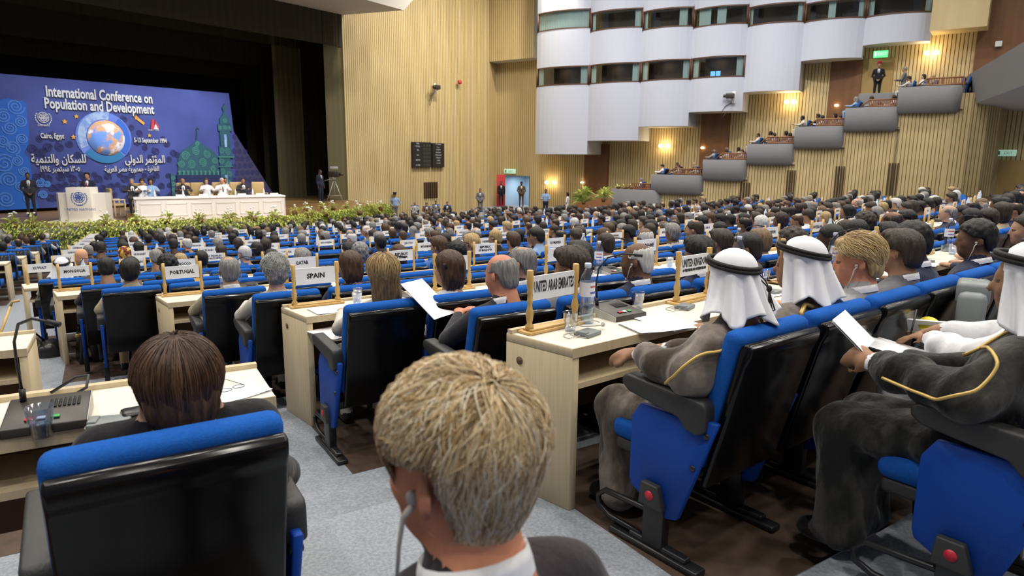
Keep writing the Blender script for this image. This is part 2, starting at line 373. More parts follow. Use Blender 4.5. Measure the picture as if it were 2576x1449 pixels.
# side wall behind the balconies, with the lit doorway by the stage corner
dz = on_a(1290, 442, 40.5).z
ds0, ds1 = 31-30.45, 31-28.0
ribbed('wall_right', ab(40.5, -3), ab(40.5, 31), 0, ZT, per=.17, holes=((34-ds1, 34-ds0, -1, dz),))
bx = MB()                                                    # upper block over the doorway, with its soffit
lo = 30.98; zb = on_a(1290, 150, 39.4).z
for (a0, b0, a1, b1) in ((39.4, 27.0, 39.4, lo),):
    pass
ribbed('wall_right_upper', ab(39.4, 27.0), ab(39.4, lo), zb, ZT, per=.17)
bx.quad(ab(39.4, 27.0, zb), ab(39.4, lo, zb), ab(40.5, lo, zb), ab(40.5, 27.0, zb), 0)
bx.quad(ab(39.4, 27.0, zb), ab(40.5, 27, zb), ab(40.5, 27.0, ZT), ab(39.4, 27.0, ZT), 0)
struct('trim_1', bx, M['soffit'])
# corridor behind the doorway
co = MB()
zc = dz
co.quad(ab(40.5, 30.45, 0), ab(43.5, 30.45, 0), ab(43.5, 30.45, zc), ab(40.5, 30.45, zc), 0)
co.quad(ab(43.5, 30.45, 0), ab(43.5, 28.0, 0), ab(43.5, 28.0, zc), ab(43.5, 30.45, zc), 0)
co.quad(ab(43.5, 28.0, 0), ab(40.5, 28.0, 0), ab(40.5, 28.0, zc), ab(43.5, 28.0, zc), 1)
co.quad(ab(40.5, 30.45, zc), ab(43.5, 30.45, zc), ab(43.5, 28.0, zc), ab(40.5, 28.0, zc), 0)
struct('wall_corridor', co, [M['bluewall'], M['grey']])
area_lamp('corridor_lamp', ab(42, 29.2, zc-.1), .8, 60, (.85, .93, 1))
# low wall beneath the balconies, and the curved end towards the rear doors
zlow = H+3.0
pts = [(36.25, 2.6), (36.3, 1.9), (36.6, 1.3), (37.2, .9), (38.0, .7)]
for i in range(4): ribbed('wall_right_curve', ab(*pts[i+1]), ab(*pts[i]), 0, H+2.9, per=.15)
ribbed('wall_right_rear', ab(38.0, -6), ab(38.0, .7), 0, H+2.9, per=.17)
dr = MB(); q0 = on_a(2462, 402, 37.9); q1 = on_a(2700, 402, 37.9)
dr.box((0, 0, 0), (1, 1, 1), 0, Matrix.Translation((q0.x, q0.y, 0)) @ Matrix(((q1.x-q0.x, -.03*U2[0], 0, 0), (q1.y-q0.y, -.03*U2[1], 0, 0), (0, 0, q0.z, 0), (0, 0, 0, 1))))
struct('door_1', dr, M['rib_groove'])
# ceiling: main plane and the white stage soffit
ce = MB(); ce.quad(ab(-8, 36, ZT), ab(-8, -12, ZT), ab(44, -12, ZT), ab(44, 36, ZT), 0)
struct('ceiling', ce, M['ceil'])
so = MB(); zs = on_b(862, 38, 31).z
P1 = atz(862, 38, zs); P2 = atz(1016, 26, zs); P3 = atz(1050, -12, zs+.9)
so.add([ab(-6, 31, zs), P1, P2, ab(-6, 25, zs), ab(-6, 20, zs+1.2), P3], [(0, 1, 2, 3), (3, 2, 5, 4)], 0)
so.add([ab(-6, 31, zs+.4), P1+Vector((0, 0, .4)), P2+Vector((0, 0, .4)), P1, P2], [(3, 4, 2, 1)], 0)
struct('ceiling_stage_soffit', so, M['ceil'])
# ------------------------------------------------------------------ interpreters' booths on the side wall
bp0, bp1 = ab(37.8, 26.0), ab(39.7, 5.0)                    # plan line of the booth fronts
xs = [1350, 1482, 1611, 1737, 1872, 2011, 2162, 2328]
def bl(x, y): return on_line(x, y, bp0, bp1)
bev = [bl(x, 200) for x in xs]
ybot = [388, 354, 318, 281, 230, 150, 110]
zw = dict(l0=bl(1400, 217).z, l1=bl(1400, 170).z, u0=bl(1400, 78).z, u1=bl(1400, 30).z)
z_u0 = [bl((xs[i]+xs[i+1])/2, [77, 76, 73, 67, 63, 53, 40][i]).z for i in range(7)]
z_u1 = [bl((xs[i]+xs[i+1])/2, [29, 27, 24, 19, 13, 4, -9][i]).z for i in range(7)]
ZBT = H+13
def bay(i, za, zb, mb, m=0, off=0.0, seg=10, bulge=.46, cap=None, lip=True):
    A = Vector((bev[i].x, bev[i].y, 0)); B = Vector((bev[i+1].x, bev[i+1].y, 0)); d = B-A; n = Vector((d.y, -d.x, 0)).normalized()
    pts = []
    for j in range(seg+1):
        t = j/seg; pts.append(A+d*t+n*(bulge*math.sin(math.pi*t)**.8+off))
    for P, Q in zip(pts[:-1], pts[1:]): mb.add([(P.x, P.y, za), (Q.x, Q.y, za), (Q.x, Q.y, zb), (P.x, P.y, zb)], [(0, 1, 2, 3)], m, True)
    if cap is not None:
        back = [p_-n*2.6 for p_ in pts]
        for j in range(seg): mb.quad((pts[j].x, pts[j].y, cap), (back[j].x, back[j].y, cap), (back[j+1].x, back[j+1].y, cap), (pts[j+1].x, pts[j+1].y, cap), 1)
        for e in (0, seg):
            mb.quad((pts[e].x, pts[e].y, za), (back[e].x, back[e].y, za), (back[e].x, back[e].y, zb), (pts[e].x, pts[e].y, zb), m)
    return pts, n
for i in range(7):
    mb = MB(); xm = (xs[i]+xs[i+1])/2; z0 = bl(xm, ybot[i]).z
    if i < 4:
        bay(i, z0, zw['l0'], mb, cap=z0); bay(i, zw['l1'], z_u0[i], mb, cap=zw['l1'])
    else:
        bay(i, z0, z_u0[i], mb, cap=z0)
    bay(i, z_u1[i], ZBT, mb, cap=z_u1[i])
    struct('wall_booth', mb, [M['white'], M['soffit']])
    for (w0, w1) in ([(zw['l0'], zw['l1'])] if i < 4 else [])+[(z_u0[i], z_u1[i])]:
        up = w0 > zw['l1']
        win = MB(); pts, n = bay(i, w0, w0+.07, win, off=.02); bay(i, w1-.07, w1, win, off=.02)
        for P in (pts[0], pts[-1]):
            t = (pts[-1]-pts[0]).normalized(); q = P+t*(.05 if P is pts[0] else -.05)
            win.tube([(q.x, q.y, w0), (q.x, q.y, w1)], .06, 0, 6)
        wo = struct('window', win, M['winframe'])
        wo.name = 'window_%d' % (i+1+(7 if up else 0))
        gl = MB(); bay(i, w0, w1, gl, off=-.03); gl.build('pane', M['glass'], wo)
        rm = MB(); A, B = pts[0]-n*.62, pts[-1]-n*.62
        rm.quad((A.x, A.y, w0-.1), (B.x, B.y, w0-.1), (B.x, B.y, w1+.1), (A.x, A.y, w1+.1), 0)
        for P, Q in ((pts[0], A), (pts[-1], B)): rm.quad((P.x, P.y, w0-.1), (Q.x, Q.y, w0-.1), (Q.x, Q.y, w1+.1), (P.x, P.y, w1+.1), 0)
        rm.quad((pts[0].x, pts[0].y, w0), (pts[-1].x, pts[-1].y, w0), (B.x, B.y, w0), (A.x, A.y, w0), 0)
        rm.build('booth_interior', M['booth_in'], wo)
        spans = [(.03, .15), (.85, .96)]
        if not up: area_lamp('booth_lamp', (pts[5]-n*.62+Vector((0, 0, w1-.02))), .4, 5, (1, .8, .55))
        if up: spans = {0: [(.02, .97)], 1: [(.03, .10), (.86, .97)], 2: [(.02, .10), (.74, .88)], 3: [(.10, .34), (.46, .62)], 4: [(.02, .08), (.88, .97)], 5: [(.40, .52), (.88, .97)], 6: [(.02, .12), (.88, .97)]}[i]
        for s0, s1 in spans:
            cu = MB(); nn = max(6, int((s1-s0)*60)); vs = []
            for j in range(nn+1):
                t = s0+(s1-s0)*j/nn; P = pts[0].lerp(pts[-1], t)+n*(.38*math.sin(math.pi*t)-.16+.03*math.sin(j*2.1)); vs += [(P.x, P.y, w0+.02), (P.x, P.y, w1-.02)]
            cu.add(vs, [(2*j, 2*j+2, 2*j+3, 2*j+1) for j in range(nn)], 0, True)
            cu.build('curtain', M['curtain'], wo)
# small fittings inside two of the lower booths
sc = thing('monitor', 'lit blue screen inside the fourth lower booth window', 'monitor', tuple(bl(1793, 200)-Vector((0, 0, 0))))
d_ = (bev[4]-bev[3]).normalized(); nb = Vector((d_.y, -d_.x, 0))
sc.location = bl(1793, 196)-nb*.35
mb = MB(); 
for ox, oz in ((-.22, .14), (.08, .14), (-.22, -.2), (.08, -.2)):
    q = d_*ox; mb.box((0, 0, 0), (1, 1, 1), 0, Matrix(((d_.x*.24, nb.x*.06, 0, q.x), (d_.y*.24, nb.y*.06, 0, q.y), (0, 0, .24, oz), (0, 0, 0, 1))))
mb.build('screen', mat('blue_screen', (.1, .3, .9), .4, emit=((.15, .45, 1), 1.6)), sc)
# ------------------------------------------------------------------ side balconies: stepped grey parapets with slatted rails
px = [(1540, 1664, 477, 526), (1640, 1769, 440, 489), (1770, 1881, 402, 455), (1881, 2001, 362, 415), (2001, 2128, 318, 374), (2128, 2268, 270, 330), (2262, 2428, 217, 284)]
PAR = []
for i, (x0, x1, yt, yb) in enumerate(px):
    A = on_a(x0, yt, 36.0); B = on_a(x1, yt, 36.0); zt = (A.z+B.z)/2; zbm = on_a((x0+x1)/2, yb, 36.0).z
    if i == 0: A = on_a(1540, yt, 36.3); zbm = 0.3
    A.z = B.z = 0; d = B-A; Lp = d.length; d.normalize(); n = Vector((d.y, -d.x, 0))        # n points into the hall
    if n.dot(Vector((-U2[0], -U2[1], 0))) < 0: n = -n
    mb = MB(); seg = 12; rows = []
    for zz, off in ((zbm, -.10), (zbm+.12, .02), (zt-.02, .10), (zt, .06), (zt, -.05), (zt-.03, -.07), (zbm+.2, -.1)):
        r_ = []
        for j in range(seg+1):
            t = j/seg; crv = .10*math.sin(math.pi*t)-(.45*max(0, (t-.86)/.14)**2)
            P = A+d*(Lp*t)+n*(off+crv); r_.append((P.x, P.y, zz))
        rows.append(r_)
    nv = len(rows)
    mb.add([v for r_ in rows for v in r_], [(a*(seg+1)+j, a*(seg+1)+j+1, (a+1)*(seg+1)+j+1, (a+1)*(seg+1)+j) for a in range(nv-1) for j in range(seg)], 0, True)
    e = A+d*Lp
    mb.quad((e.x-n.x*.35, e.y-n.y*.35, zbm), (e.x-n.x*4, e.y-n.y*4, zbm), (e.x-n.x*4, e.y-n.y*4, zt), (e.x-n.x*.35, e.y-n.y*.35, zt), 0)
    zf = zt-1.0 if i else zt-.9
    a0, b0 = A-n*.08, B-n*.08; a1, b1 = A-n*4.2, B-n*4.2
    mb.quad((a0.x, a0.y, zf), (b0.x, b0.y, zf), (b1.x, b1.y, zf), (a1.x, a1.y, zf), 0)
    a9 = A+d*.02
    mb.quad((a9.x, a9.y, zbm), (a9.x-n.x*4.2, a9.y-n.y*4.2, zbm), (a9.x-n.x*4.2, a9.y-n.y*4.2, zt-.9), (a9.x, a9.y, zt-.9), 0)
    po = struct('wall_balcony', mb, M['grey'])
    rl = MB()                                              # slatted wooden rail on the right half of the ledge
    s0 = Lp*.42; s1 = Lp*.97; zr = .34
    P0, P1_ = A+d*s0-n*.05, A+d*s1-n*.12
    rl.tube([(A+d*(s0-.35)-n*.02)+Vector((0, 0, zt+.03)), P0+Vector((0, 0, zt+zr)), P1_+Vector((0, 0, zt+zr))], .035, 0, 6)
    m_ = 15
    for j in range(m_+1):
        P = P0.lerp(P1_, j/m_); w = d*.028
        rl.box((-.028, -.015, 0), (.028, .015, zr), 0, Matrix.Translation((P.x, P.y, zt)) @ Matrix.Rotation(math.atan2(d.y, d.x), 4, 'Z'))
    rl.tube([P0+Vector((0, 0, zt+.05)), P1_+Vector((0, 0, zt+.05))], .03, 0, 6)
    rl.build('slatted_rail', M['railwood'], po)
    PAR.append((A, B, d, n, Lp, zt, zf))
for i, (A, B, d, n, Lp, zt, zf) in enumerate(PAR):           # the ribbed wall under each parapet
    if i == 0: continue
    bA, bB = A.x*B2[0]+A.y*B2[1], B.x*B2[0]+B.y*B2[1]
    ribbed('wall_right_lower', ab(36.25, bB if i < 6 else 2.6), ab(36.25, bA), 0, zf+.12, per=.15)
# rear balcony front sweeping round on the right, with its white soffit panels
rb = MB(); top = [(2418, 203), (2440, 186), (2475, 165), (2520, 139), (2576, 105), (2700, 20)]
tp = [atz(x, y, H+3.75) for x, y in top]
cen = Vector((0, 0, 0)); zr0 = H+2.45
inn = []
for i, P in enumerate(tp):
    t = (tp[min(i+1, 5)]-tp[max(i-1, 0)]).normalized(); nn = Vector((-t.y, t.x, 0))
    if nn.dot(Vector((1, 0, 0))) < 0: nn = -nn
    inn.append(nn)
vs = []
for P, nn in zip(tp, inn): vs += [(P.x+nn.x*.25, P.y+nn.y*.25, zr0), (P.x, P.y, P.z), (P.x+nn.x*.25, P.y+nn.y*.25, P.z), (P.x+nn.x*3.2, P.y+nn.y*3.2, zr0-.45)]
rb.add(vs, [(4*i, 4*i+4, 4*i+5, 4*i+1) for i in range(5)], 0, True)
rb.add(vs, [(4*i+1, 4*i+5, 4*i+6, 4*i+2) for i in range(5)], 0)
rb.add(vs, [(4*i, 4*i+4, 4*i+7, 4*i+3) for i in range(5)], 1)
struct('wall_rear_balcony', rb, [M['grey'], M['white']])
# brown timber panels on the side wall
for n_, (x0, x1, y0, y1) in enumerate(((1472, 1530, 363, 520), (1765, 1836, 286, 470), (2092, 2172, 145, 330), (2478, 2640, -60, 215))):
    a_, b_ = on_a(x0, y0, 40.3), on_a(x1, y0, 40.3); zlo = on_a(x0, y1, 40.3).z
    mb = MB(); A2 = a_-b_
    mb.prism([(a_.x, a_.y), (b_.x, b_.y), (b_.x+.2*U2[0], b_.y+.2*U2[1]), (a_.x+.2*U2[0], a_.y+.2*U2[1])], 'z', zlo, a_.z, 0)
    struct('trim_%d' % (n_+2), mb, M['brownpanel'])
# upper rear block over the balcony on the far right
mb = MB(); qa, qb = on_a(2338, 78, 39.0), on_a(2482, 74, 39.0)
mb.prism([(qa.x, qa.y), (qb.x, qb.y), (qb.x+1.5*U2[0], qb.y+1.5*U2[1]), (qa.x+1.5*U2[0], qa.y+1.5*U2[1])], 'z', qa.z, ZT, 0)
struct('trim_7', mb, M['rib'])
# ventilation slots low on the side wall and on the front wall
def slots(x0, x1, y0, y1, n, plane, name, label):
    A, B = plane(x0, y0), plane(x1, y0); zb_ = plane(x0, y1).z; d = (B-A); d.z = 0; L_ = d.length; d.normalize()
    base = thing(name, label, 'vent', (A.x, A.y, zb_), math.atan2(d.y, d.x), 'dark slotted wall vents')
    for j in range(n):
        mb = MB(); w = L_/n; s = w*j+w*.2
        mb.box((s, -.06, 0), (s+w*.42, .06, A.z-zb_), 0); mb.build('slot', M['grille'], base)
slots(1066, 1101, 459, 500, 7, lambda x, y: on_b(x, y, 30.93), 'wall_vent', 'row of dark vertical slots low on the front wall under the score board')
for (x0, x1, y0, y1), w in (((1862, 1890, 459, 512), 'fourth'), ((1980, 2004, 428, 500), 'third'), ((2102, 2128, 418, 498), 'second'), ((2236, 2264, 410, 492), 'first')):
    slots(x0, x1, y0, y1, 4, lambda x, y: on_a(x, y, 36.2), 'wall_vent', 'dark four-slot vent on the wall below the balconies, %s from the right' % w)
slots(1760, 1778, 497, 520, 4, lambda x, y: on_a(x, y, 36.2), 'wall_vent', 'short dark vent on the balcony wall nearest the lowest parapet')
# wall lamps: pairs of glowing shells
def wall_lamp(xa, xb, y, plane, label):
    a_ = plane((xa+xb)/2, y); base = thing('wall_lamp', label, 'lamp', a_, 0, 'paired wall lamps')
    for x in (xa, xb):
        q = plane(x, y)-a_; mb = MB()
        n = Vector((-U2[0], -U2[1], 0))
        mb.lathe([(.02, -.10), (.10, -.07), (.13, 0), (.10, .07), (.02, .10)], 0, 10, Matrix.Translation(q+n*.16)); mb.build('shade', M['lampglow'], base)
        mb = MB(); mb.tube([q+n*.02, q+n*.12], .03, 0, 6); mb.build('bracket', M['brass'], base)
    l = bpy.data.lights.new('wall_lamp_light', 'POINT'); l.energy = 42; l.color = (1, .74, .38); l.shadow_soft_size = .12
    o = bpy.data.objects.new('wall_lamp_light', l); C.objects.link(o); o.location = a_+Vector((-U2[0], -U2[1], 0))*.45
pw = lambda x, y: on_a(x, y, 40.4)
wall_lamp(1378, 1397, 459, pw, 'pair of glowing wall lamps on the ribbed wall right of the doorway')
wall_lamp(1664, 1683, 367, pw, 'pair of glowing wall lamps under the second booth step')
wall_lamp(1980, 1999, 257, pw, 'pair of glowing wall lamps under the fifth booth')
wall_lamp(2332, 2356, 134, pw, 'pair of glowing wall lamps highest on the right wall')
for x, y, lb in ((1468, 459, 'single small wall light at the edge of the lowest brown panel'), (1770, 372, 'single wall light on the second brown panel'), (2106, 266, 'single wall light on the third brown panel')):
    q = pw(x, y); o = thing('wall_light', lb, 'lamp', q); mb = MB(); mb.lathe([(.02, -.05), (.09, -.03), (.10, .03), (.02, .06)], 0, 8, Matrix.Translation(Vector((-U2[0]*.2, -U2[1]*.2, 0)))); mb.build('shade', M['lampglow'], o)
# exit signs
def exit_sign(x0, x1, y0, y1, plane, m, label, rz):
    A, B = plane(x0, y0), plane(x1, y1); w = (Vector((B.x, B.y, 0))-Vector((A.x, A.y, 0))).length; h = A.z-B.z
    c = (A+B)/2; o = thing('exit_sign', label, 'sign', c, rz)
    mb = MB(); mb.rbox((-w/2, -.06, -h/2), (w/2, .06, h/2), .02, 0); mb.build('case', M[m], o)
    v, f = text_arrays('EXIT', h*.6, res=1); mb = MB(); mb.add([(x+w*.12, -.068, z) for x, z, _ in v], f, 0); mb.build('lettering', M['signwhite'] if m == 'exitglow' else M['green_btn'], o)
    mb = MB(); mb.box((-w*.4, -.068, -h*.3), (-w*.28, -.062, h*.3), 0); mb.build('symbol', M['signwhite'] if m == 'exitglow' else M['green_btn'], o)
rzs = math.atan2(U2[0], -U2[1])+math.pi          # faces into the hall from the side wall
rzs = math.atan2(-B2[1], -B2[0])
exit_sign(1269, 1297, 425, 437, lambda x, y: on_a(x, y, 40.2), 'exitpale', 'pale green lit exit sign over the doorway in the hall corner', rzs)
exit_sign(2198, 2233, 129, 144, lambda x, y: on_a(x, y, 39.6), 'exitglow', 'bright green exit sign above the upper balcony entrance', rzs)
exit_sign(2505, 2556, 377, 393, lambda x, y: on_a(x, y, 37.7), 'exitpale', 'pale exit sign above the rear side doors at far right', rzs)
# upper balcony entrance (dark recess)
mb = MB(); A, B = on_a(2163, 150, 40.38), on_a(2250, 150, 40.38); zl = on_a(2200, 245, 40.38).z
mb.prism([(A.x, A.y), (B.x, B.y), (B.x+.1*U2[0], B.y+.1*U2[1]), (A.x+.1*U2[0], A.y+.1*U2[1])], 'z', zl, A.z, 0)
struct('door_2', mb, M['rib_groove'])
# score board
A, B = on_b(1038, 357, 30.8), on_b(1118, 421, 30.8); d = Vector((B.x-A.x, B.y-A.y, 0)); wB = d.length; d.normalize(); hB = A.z-B.z
sb = thing('score_board', 'black voting board with pale lettering on the ribbed front wall', 'board', (A.x, A.y, B.z), math.atan2(d.y, d.x))
mb = MB(); mb.box((0, 0, 0), (wB*.575, .14, hB), 0); mb.build('left_panel', M['board'], sb)
mb = MB(); mb.box((wB*.615, 0, 0), (wB, .14, hB*.98), 0); mb.build('right_panel', M['board'], sb)
mb = MB()
for r_ in range(6):
    for c_ in range(3): mb.box((wB*(.32+.08*c_), -.01, hB*(.05+.155*r_)), (wB*(.385+.08*c_), .0, hB*(.16+.155*r_)), 0)
mb.build('digit_grid', M['boardgrid'], sb)
mb = MB()
for i, t in enumerate(('TIME', 'TOTAL', 'YES', 'NO', 'ABSTN', 'VOTED')):
    v, f = text_arrays(t, hB*.08, res=1); mb.add([(x+wB*.15, -.012, z+hB*(.94-.0)-hB*(0, .105, .25, .45, .64, .84)[i]) for x, z, _ in v], f, 0)
for i, t in enumerate(('00 Original', '1 \ufecb\ufeae\ufe91\ufef0', '2 English', '3 Français', '4 Русский', '5 Español', '6 中文', '7 C A D')):
    v, f = text_arrays(t, hB*.075, res=1); mb.add([(x+wB*.80, -.012, z+hB*(.93-.108*i)) for x, z, _ in v], f, 0)
mb.build('lettering', M['boardtext'], sb)
# wall cameras and a red alarm
def wall_camera(q, rz, label):
    o = thing('wall_camera', label, 'camera', q, rz)
    mb = MB(); mb.rbox((-.05, -.35, .0), (.05, .0, .05), .01, 0); mb.rbox((-.07, -.08, -.2), (.12, .0, .45), .02, 0); mb.build('bracket', M['camwhite'], o)
    mb = MB(); mb.rbox((-.32, -.48, .05), (.12, -.22, .32), .04, 0); mb.lathe([(.07, 0), (.09, .1), (.09, .16)], 0, 10, Matrix.Translation((-.30, -.35, .18)) @ Matrix.Rotation(-math.pi/2, 4, 'Y')); mb.build('camera_body', M['console'], o)
    mb = MB(); mb.tube([(-.05, -.06, -.15), (-.4, -.1, -.35), (-.6, -.1, -.7), (-.5, -.08, -.95), (-.3, -.06, -.6)], .018, 0, 5); mb.build('cable', M['console'], o)
wall_camera(on_b(1092, 228, 30.8), math.atan2(U2[1], U2[0]), 'remote camera on a white bracket, high on the front wall')
dB = (bev[4]-bev[3]).normalized()
wall_camera(bl(1848, 252)+nb*.3, math.atan2(dB.y, dB.x), 'remote camera on a white bracket under the fourth booth window')
mb = MB(); mb.lathe([(.02, .14), (.13, .12), (.15, 0)], 0, 12, Matrix.Translation(on_b(1155, 207, 30.75)) @ Matrix.Rotation(math.atan2(U2[1], U2[0]), 4, 'Z') @ Matrix.Rotation(math.pi/2, 4, 'X'))
tag(mb.build('alarm_bell', M['red']), 'small red alarm bell on the front wall right of the camera', 'alarm')
mb = MB(); A, B = on_a(2504, 104, 40.15), on_a(2520, 117, 40.15); dd = Vector((B.x-A.x, B.y-A.y, 0)); L_ = dd.length; dd.normalize()
mb.rbox((0, -.05, 0), (L_, .05, A.z-B.z), .02, 0, Matrix.Translation((A.x, A.y, B.z)) @ Matrix.Rotation(math.atan2(dd.y, dd.x), 4, 'Z'))
tag(mb.build('wall_box', M['camwhite']), 'small white box on the brown panel at top right', 'box')
# ------------------------------------------------------------------ stage
SZ = H-2.5
edge = [ab(-2, 25.8), ab(4, 25.4), Vector((-16.9, 22.9, 0)), Vector((-14.3, 23.8, 0)), Vector((-11.5, 25.0, 0)), Vector((-8.6, 26.9, 0)), Vector((-7.2, 30, 0)), Vector((-6.3, 34.2, 0)), ab(26.4, 30.9)]
poly = [(v.x, v.y) for v in edge]+[(ab(26.4, 44).x, ab(26.4, 44).y), (ab(-2, 44).x, ab(-2, 44).y)]
mb = MB(); n = len(poly)
mb.add([(x, y, SZ) for x, y in poly]+[(x, y, 0) for x, y in poly], [tuple(range(n))], 0)
mb.add([(x, y, SZ) for x, y in poly]+[(x, y, 0) for x, y in poly], [(i, n+i, n+(i+1) % n, (i+1) % n) for i in range(n)], 1)
mb.quad(ab(26.3, 31.06, SZ), ab(26.3, 44, SZ), ab(31, 44, SZ), ab(31, 31.06, SZ), 0)
struct('floor_stage', mb, [M['stagefloor'], M['stagefront']])
def in_stage(x, y, grow=0.0):
    ins = False; j = n-1
    for i in range(n):
        xi, yi = poly[i]; xj, yj = poly[j]
        if (yi > y) != (yj > y) and x < (xj-xi)*(y-yi)/(yj-yi)+xi: ins = not ins
        j = i
    if ins: return True
    for i in range(2, 8):
        a_, b_ = Vector((*poly[i], 0)), Vector((*poly[i+1], 0)); d = b_-a_; t = max(0, min(1, (Vector((x, y, 0))-a_).dot(d)/d.length_squared))
        if (a_+d*t-Vector((x, y, 0))).length < grow: return True
    return False
# nested drapes round the stage opening
def drape(mb, a0, a1, b, z0, z1, m=0, per=.16, dep=.05, th=.0):
    N = max(2, int(abs(a1-a0)/per)*2); vs = []
    for i in range(N+1):
        a_ = a0+(a1-a0)*i/N; bb = b+(dep if i % 2 else -dep)*(.6+.4*math.sin(i*1.7)); vs += [ab(a_, bb, z0), ab(a_, bb, z1)]
    mb.add(vs, [(2*i, 2*i+2, 2*i+3, 2*i+1) for i in range(N)], m, True)
def za(x, y, b): return on_b(x, y, b).z
def aa(x, b): p = on_b(x, 300, b); return float(p.x*U2[0]+p.y*U2[1])
T0 = H+8
for nm, bb, xr0, xr1, zh, ztop, mk in (('A', 31.0, 820, 866, za(817, 112, 31.0), zs+.3, 'stagecloth_lit'), ('B', 34.9, 692, 762, za(690, 113, 34.9), zs+.5, 'stagecloth_lit'),
                                  ('C', 37.5, 659, 696, za(657, 168, 37.5), za(657, 118, 37.5), 'stagecloth_lit'), ('D', 40, 617, 662, za(616, 201, 40), za(616, 165, 40), 'stagecloth_lit')):
    a0, a1 = aa(xr0, bb), aa(xr1, bb)
    leg = MB(); drape(leg, a0, a1, bb, SZ, ztop+.4); struct('trim_leg_drape', leg, M['stagecloth_lit' if nm in 'AB' else 'stagecloth'])
    hd = MB(); drape(hd, -2, a1, bb-.03, zh, ztop+(2.5 if nm in 'AB' else .8), per=.2); struct('trim_header_drape', hd, M['stagecloth'])
mb = MB(); drape(mb, aa(755, 35.5), aa(835, 33.0)+2, 36, SZ, H+8, per=.2); struct('trim_side_masking', mb, M['stagecloth'])
mb = MB(); drape(mb, -2, 30, 43, SZ, H+10, per=.3)
mb.quad(ab(-2, 31, H+9.8), ab(28, 31, H+9.8), ab(28, 43, H+9.8), ab(-2, 43, H+9.8))
mb.quad(ab(28.5, 31, SZ), ab(30, 43, SZ), ab(30, 43, H+9.8), ab(28.5, 31, H+9.8))
struct('wall_stage_back', mb, M['dark'])
# ------------------------------------------------------------------ backdrop
BB = 34.0
def bd(x, y, off=0.0): return on_b(x, y, BB-off)
ang = math.atan2(U2[1], U2[0])
O = bd(268, 350); BM = Matrix.Translation(O) @ Matrix.Rotation(ang, 4, 'Z') @ Matrix.Rotation(math.pi/2, 4, 'X')   # local x along the board, y up
BMI = BM.inverted()
def L2(x, y):
    q = BMI @ bd(x, y); return (q.x, q.y)
M['bdblue'] = mat('backdrop_blue', (.034, .050, .21), .7, noise=(.55, (1, 1, 1), 0, (.055, .080, .30), .35, .7))
M['bdviolet'] = mat('backdrop_violet', (.050, .044, .12), .7)
M['bdbright'] = mat('bright_blue_tree', (.012, .11, .48), .7)
M['swirl'] = mat('swirl_light', (.07, .21, .60), .7); M['swirld'] = mat('swirl_dark', (.022, .025, .12), .7)
M['swirlg'] = mat('swirl_green', (.05, .20, .17), .7); M['bdgreen'] = mat('mosque_green', (.018, .085, .115), .7)
M['bdnavy'] = mat('mosque_navy', (.010, .018, .085), .7)
M['title'] = mat('title_lettering', (.62, .62, .60), .6); M['titleshade'] = mat('title_shadow', (.02, .02, .05), .7)
M['orange'] = mat('orange_star', (.75, .36, .06), .6)
def globe_mat():
    m = mat('painted_globe', (.16, .33, .78), .6, noise=(1.6, (1, 1, 1), 1, (.72, .38, .16), .46, .53))
    nt = m.node_tree; p = nt.nodes['Principled BSDF']; src = p.inputs['Base Color'].links[0].from_socket
    tc = nt.nodes.new('ShaderNodeTexCoord'); n2 = nt.nodes.new('ShaderNodeTexNoise'); n2.inputs['Scale'].default_value = 2.3; n2.inputs['Detail'].default_value = 5
    nt.links.new(tc.outputs['Object'], n2.inputs['Vector']); r = nt.nodes.new('ShaderNodeMapRange'); r.inputs[1].default_value = .55; r.inputs[2].default_value = .62
    nt.links.new(n2.outputs[0], r.inputs[0]); mx = nt.nodes.new('ShaderNodeMix'); mx.data_type = 'RGBA'; mx.inputs[7].default_value = (.85, .87, .95, 1)
    nt.links.new(r.outputs[0], mx.inputs[0]); nt.links.new(src, mx.inputs[6]); nt.links.new(mx.outputs[2], p.inputs['Base Color']); return m
backdrop = thing('stage_backdrop', 'large blue conference backdrop board with globe, titles and mosque, standing on the stage', 'backdrop', (0, 0, 0))
backdrop.matrix_world = BM
def bpart(name, mb, m): return mb.build(name, m, backdrop)
bl_, zt_ = L2(-260, 152)[0], L2(300, 211)[1]
zb_ = (BMI @ Vector((O.x, O.y, SZ+.15))).y
tr, kn, br = L2(576, 240), L2(588, 331), L2(692, 488)
mb = MB(); mb.prism([(bl_, zb_), (tr[0]+.05, zb_), (kn[0], kn[1]), (tr[0], zt_), (bl_, zt_)], 'z', -.15, 0); bpart('board', mb, M['bdblue'])
mb = MB(); mb.prism([(tr[0]+.05, zb_), (br[0], zb_), (kn[0], kn[1])], 'z', -.15, .005); bpart('side_wing', mb, M['bdviolet'])
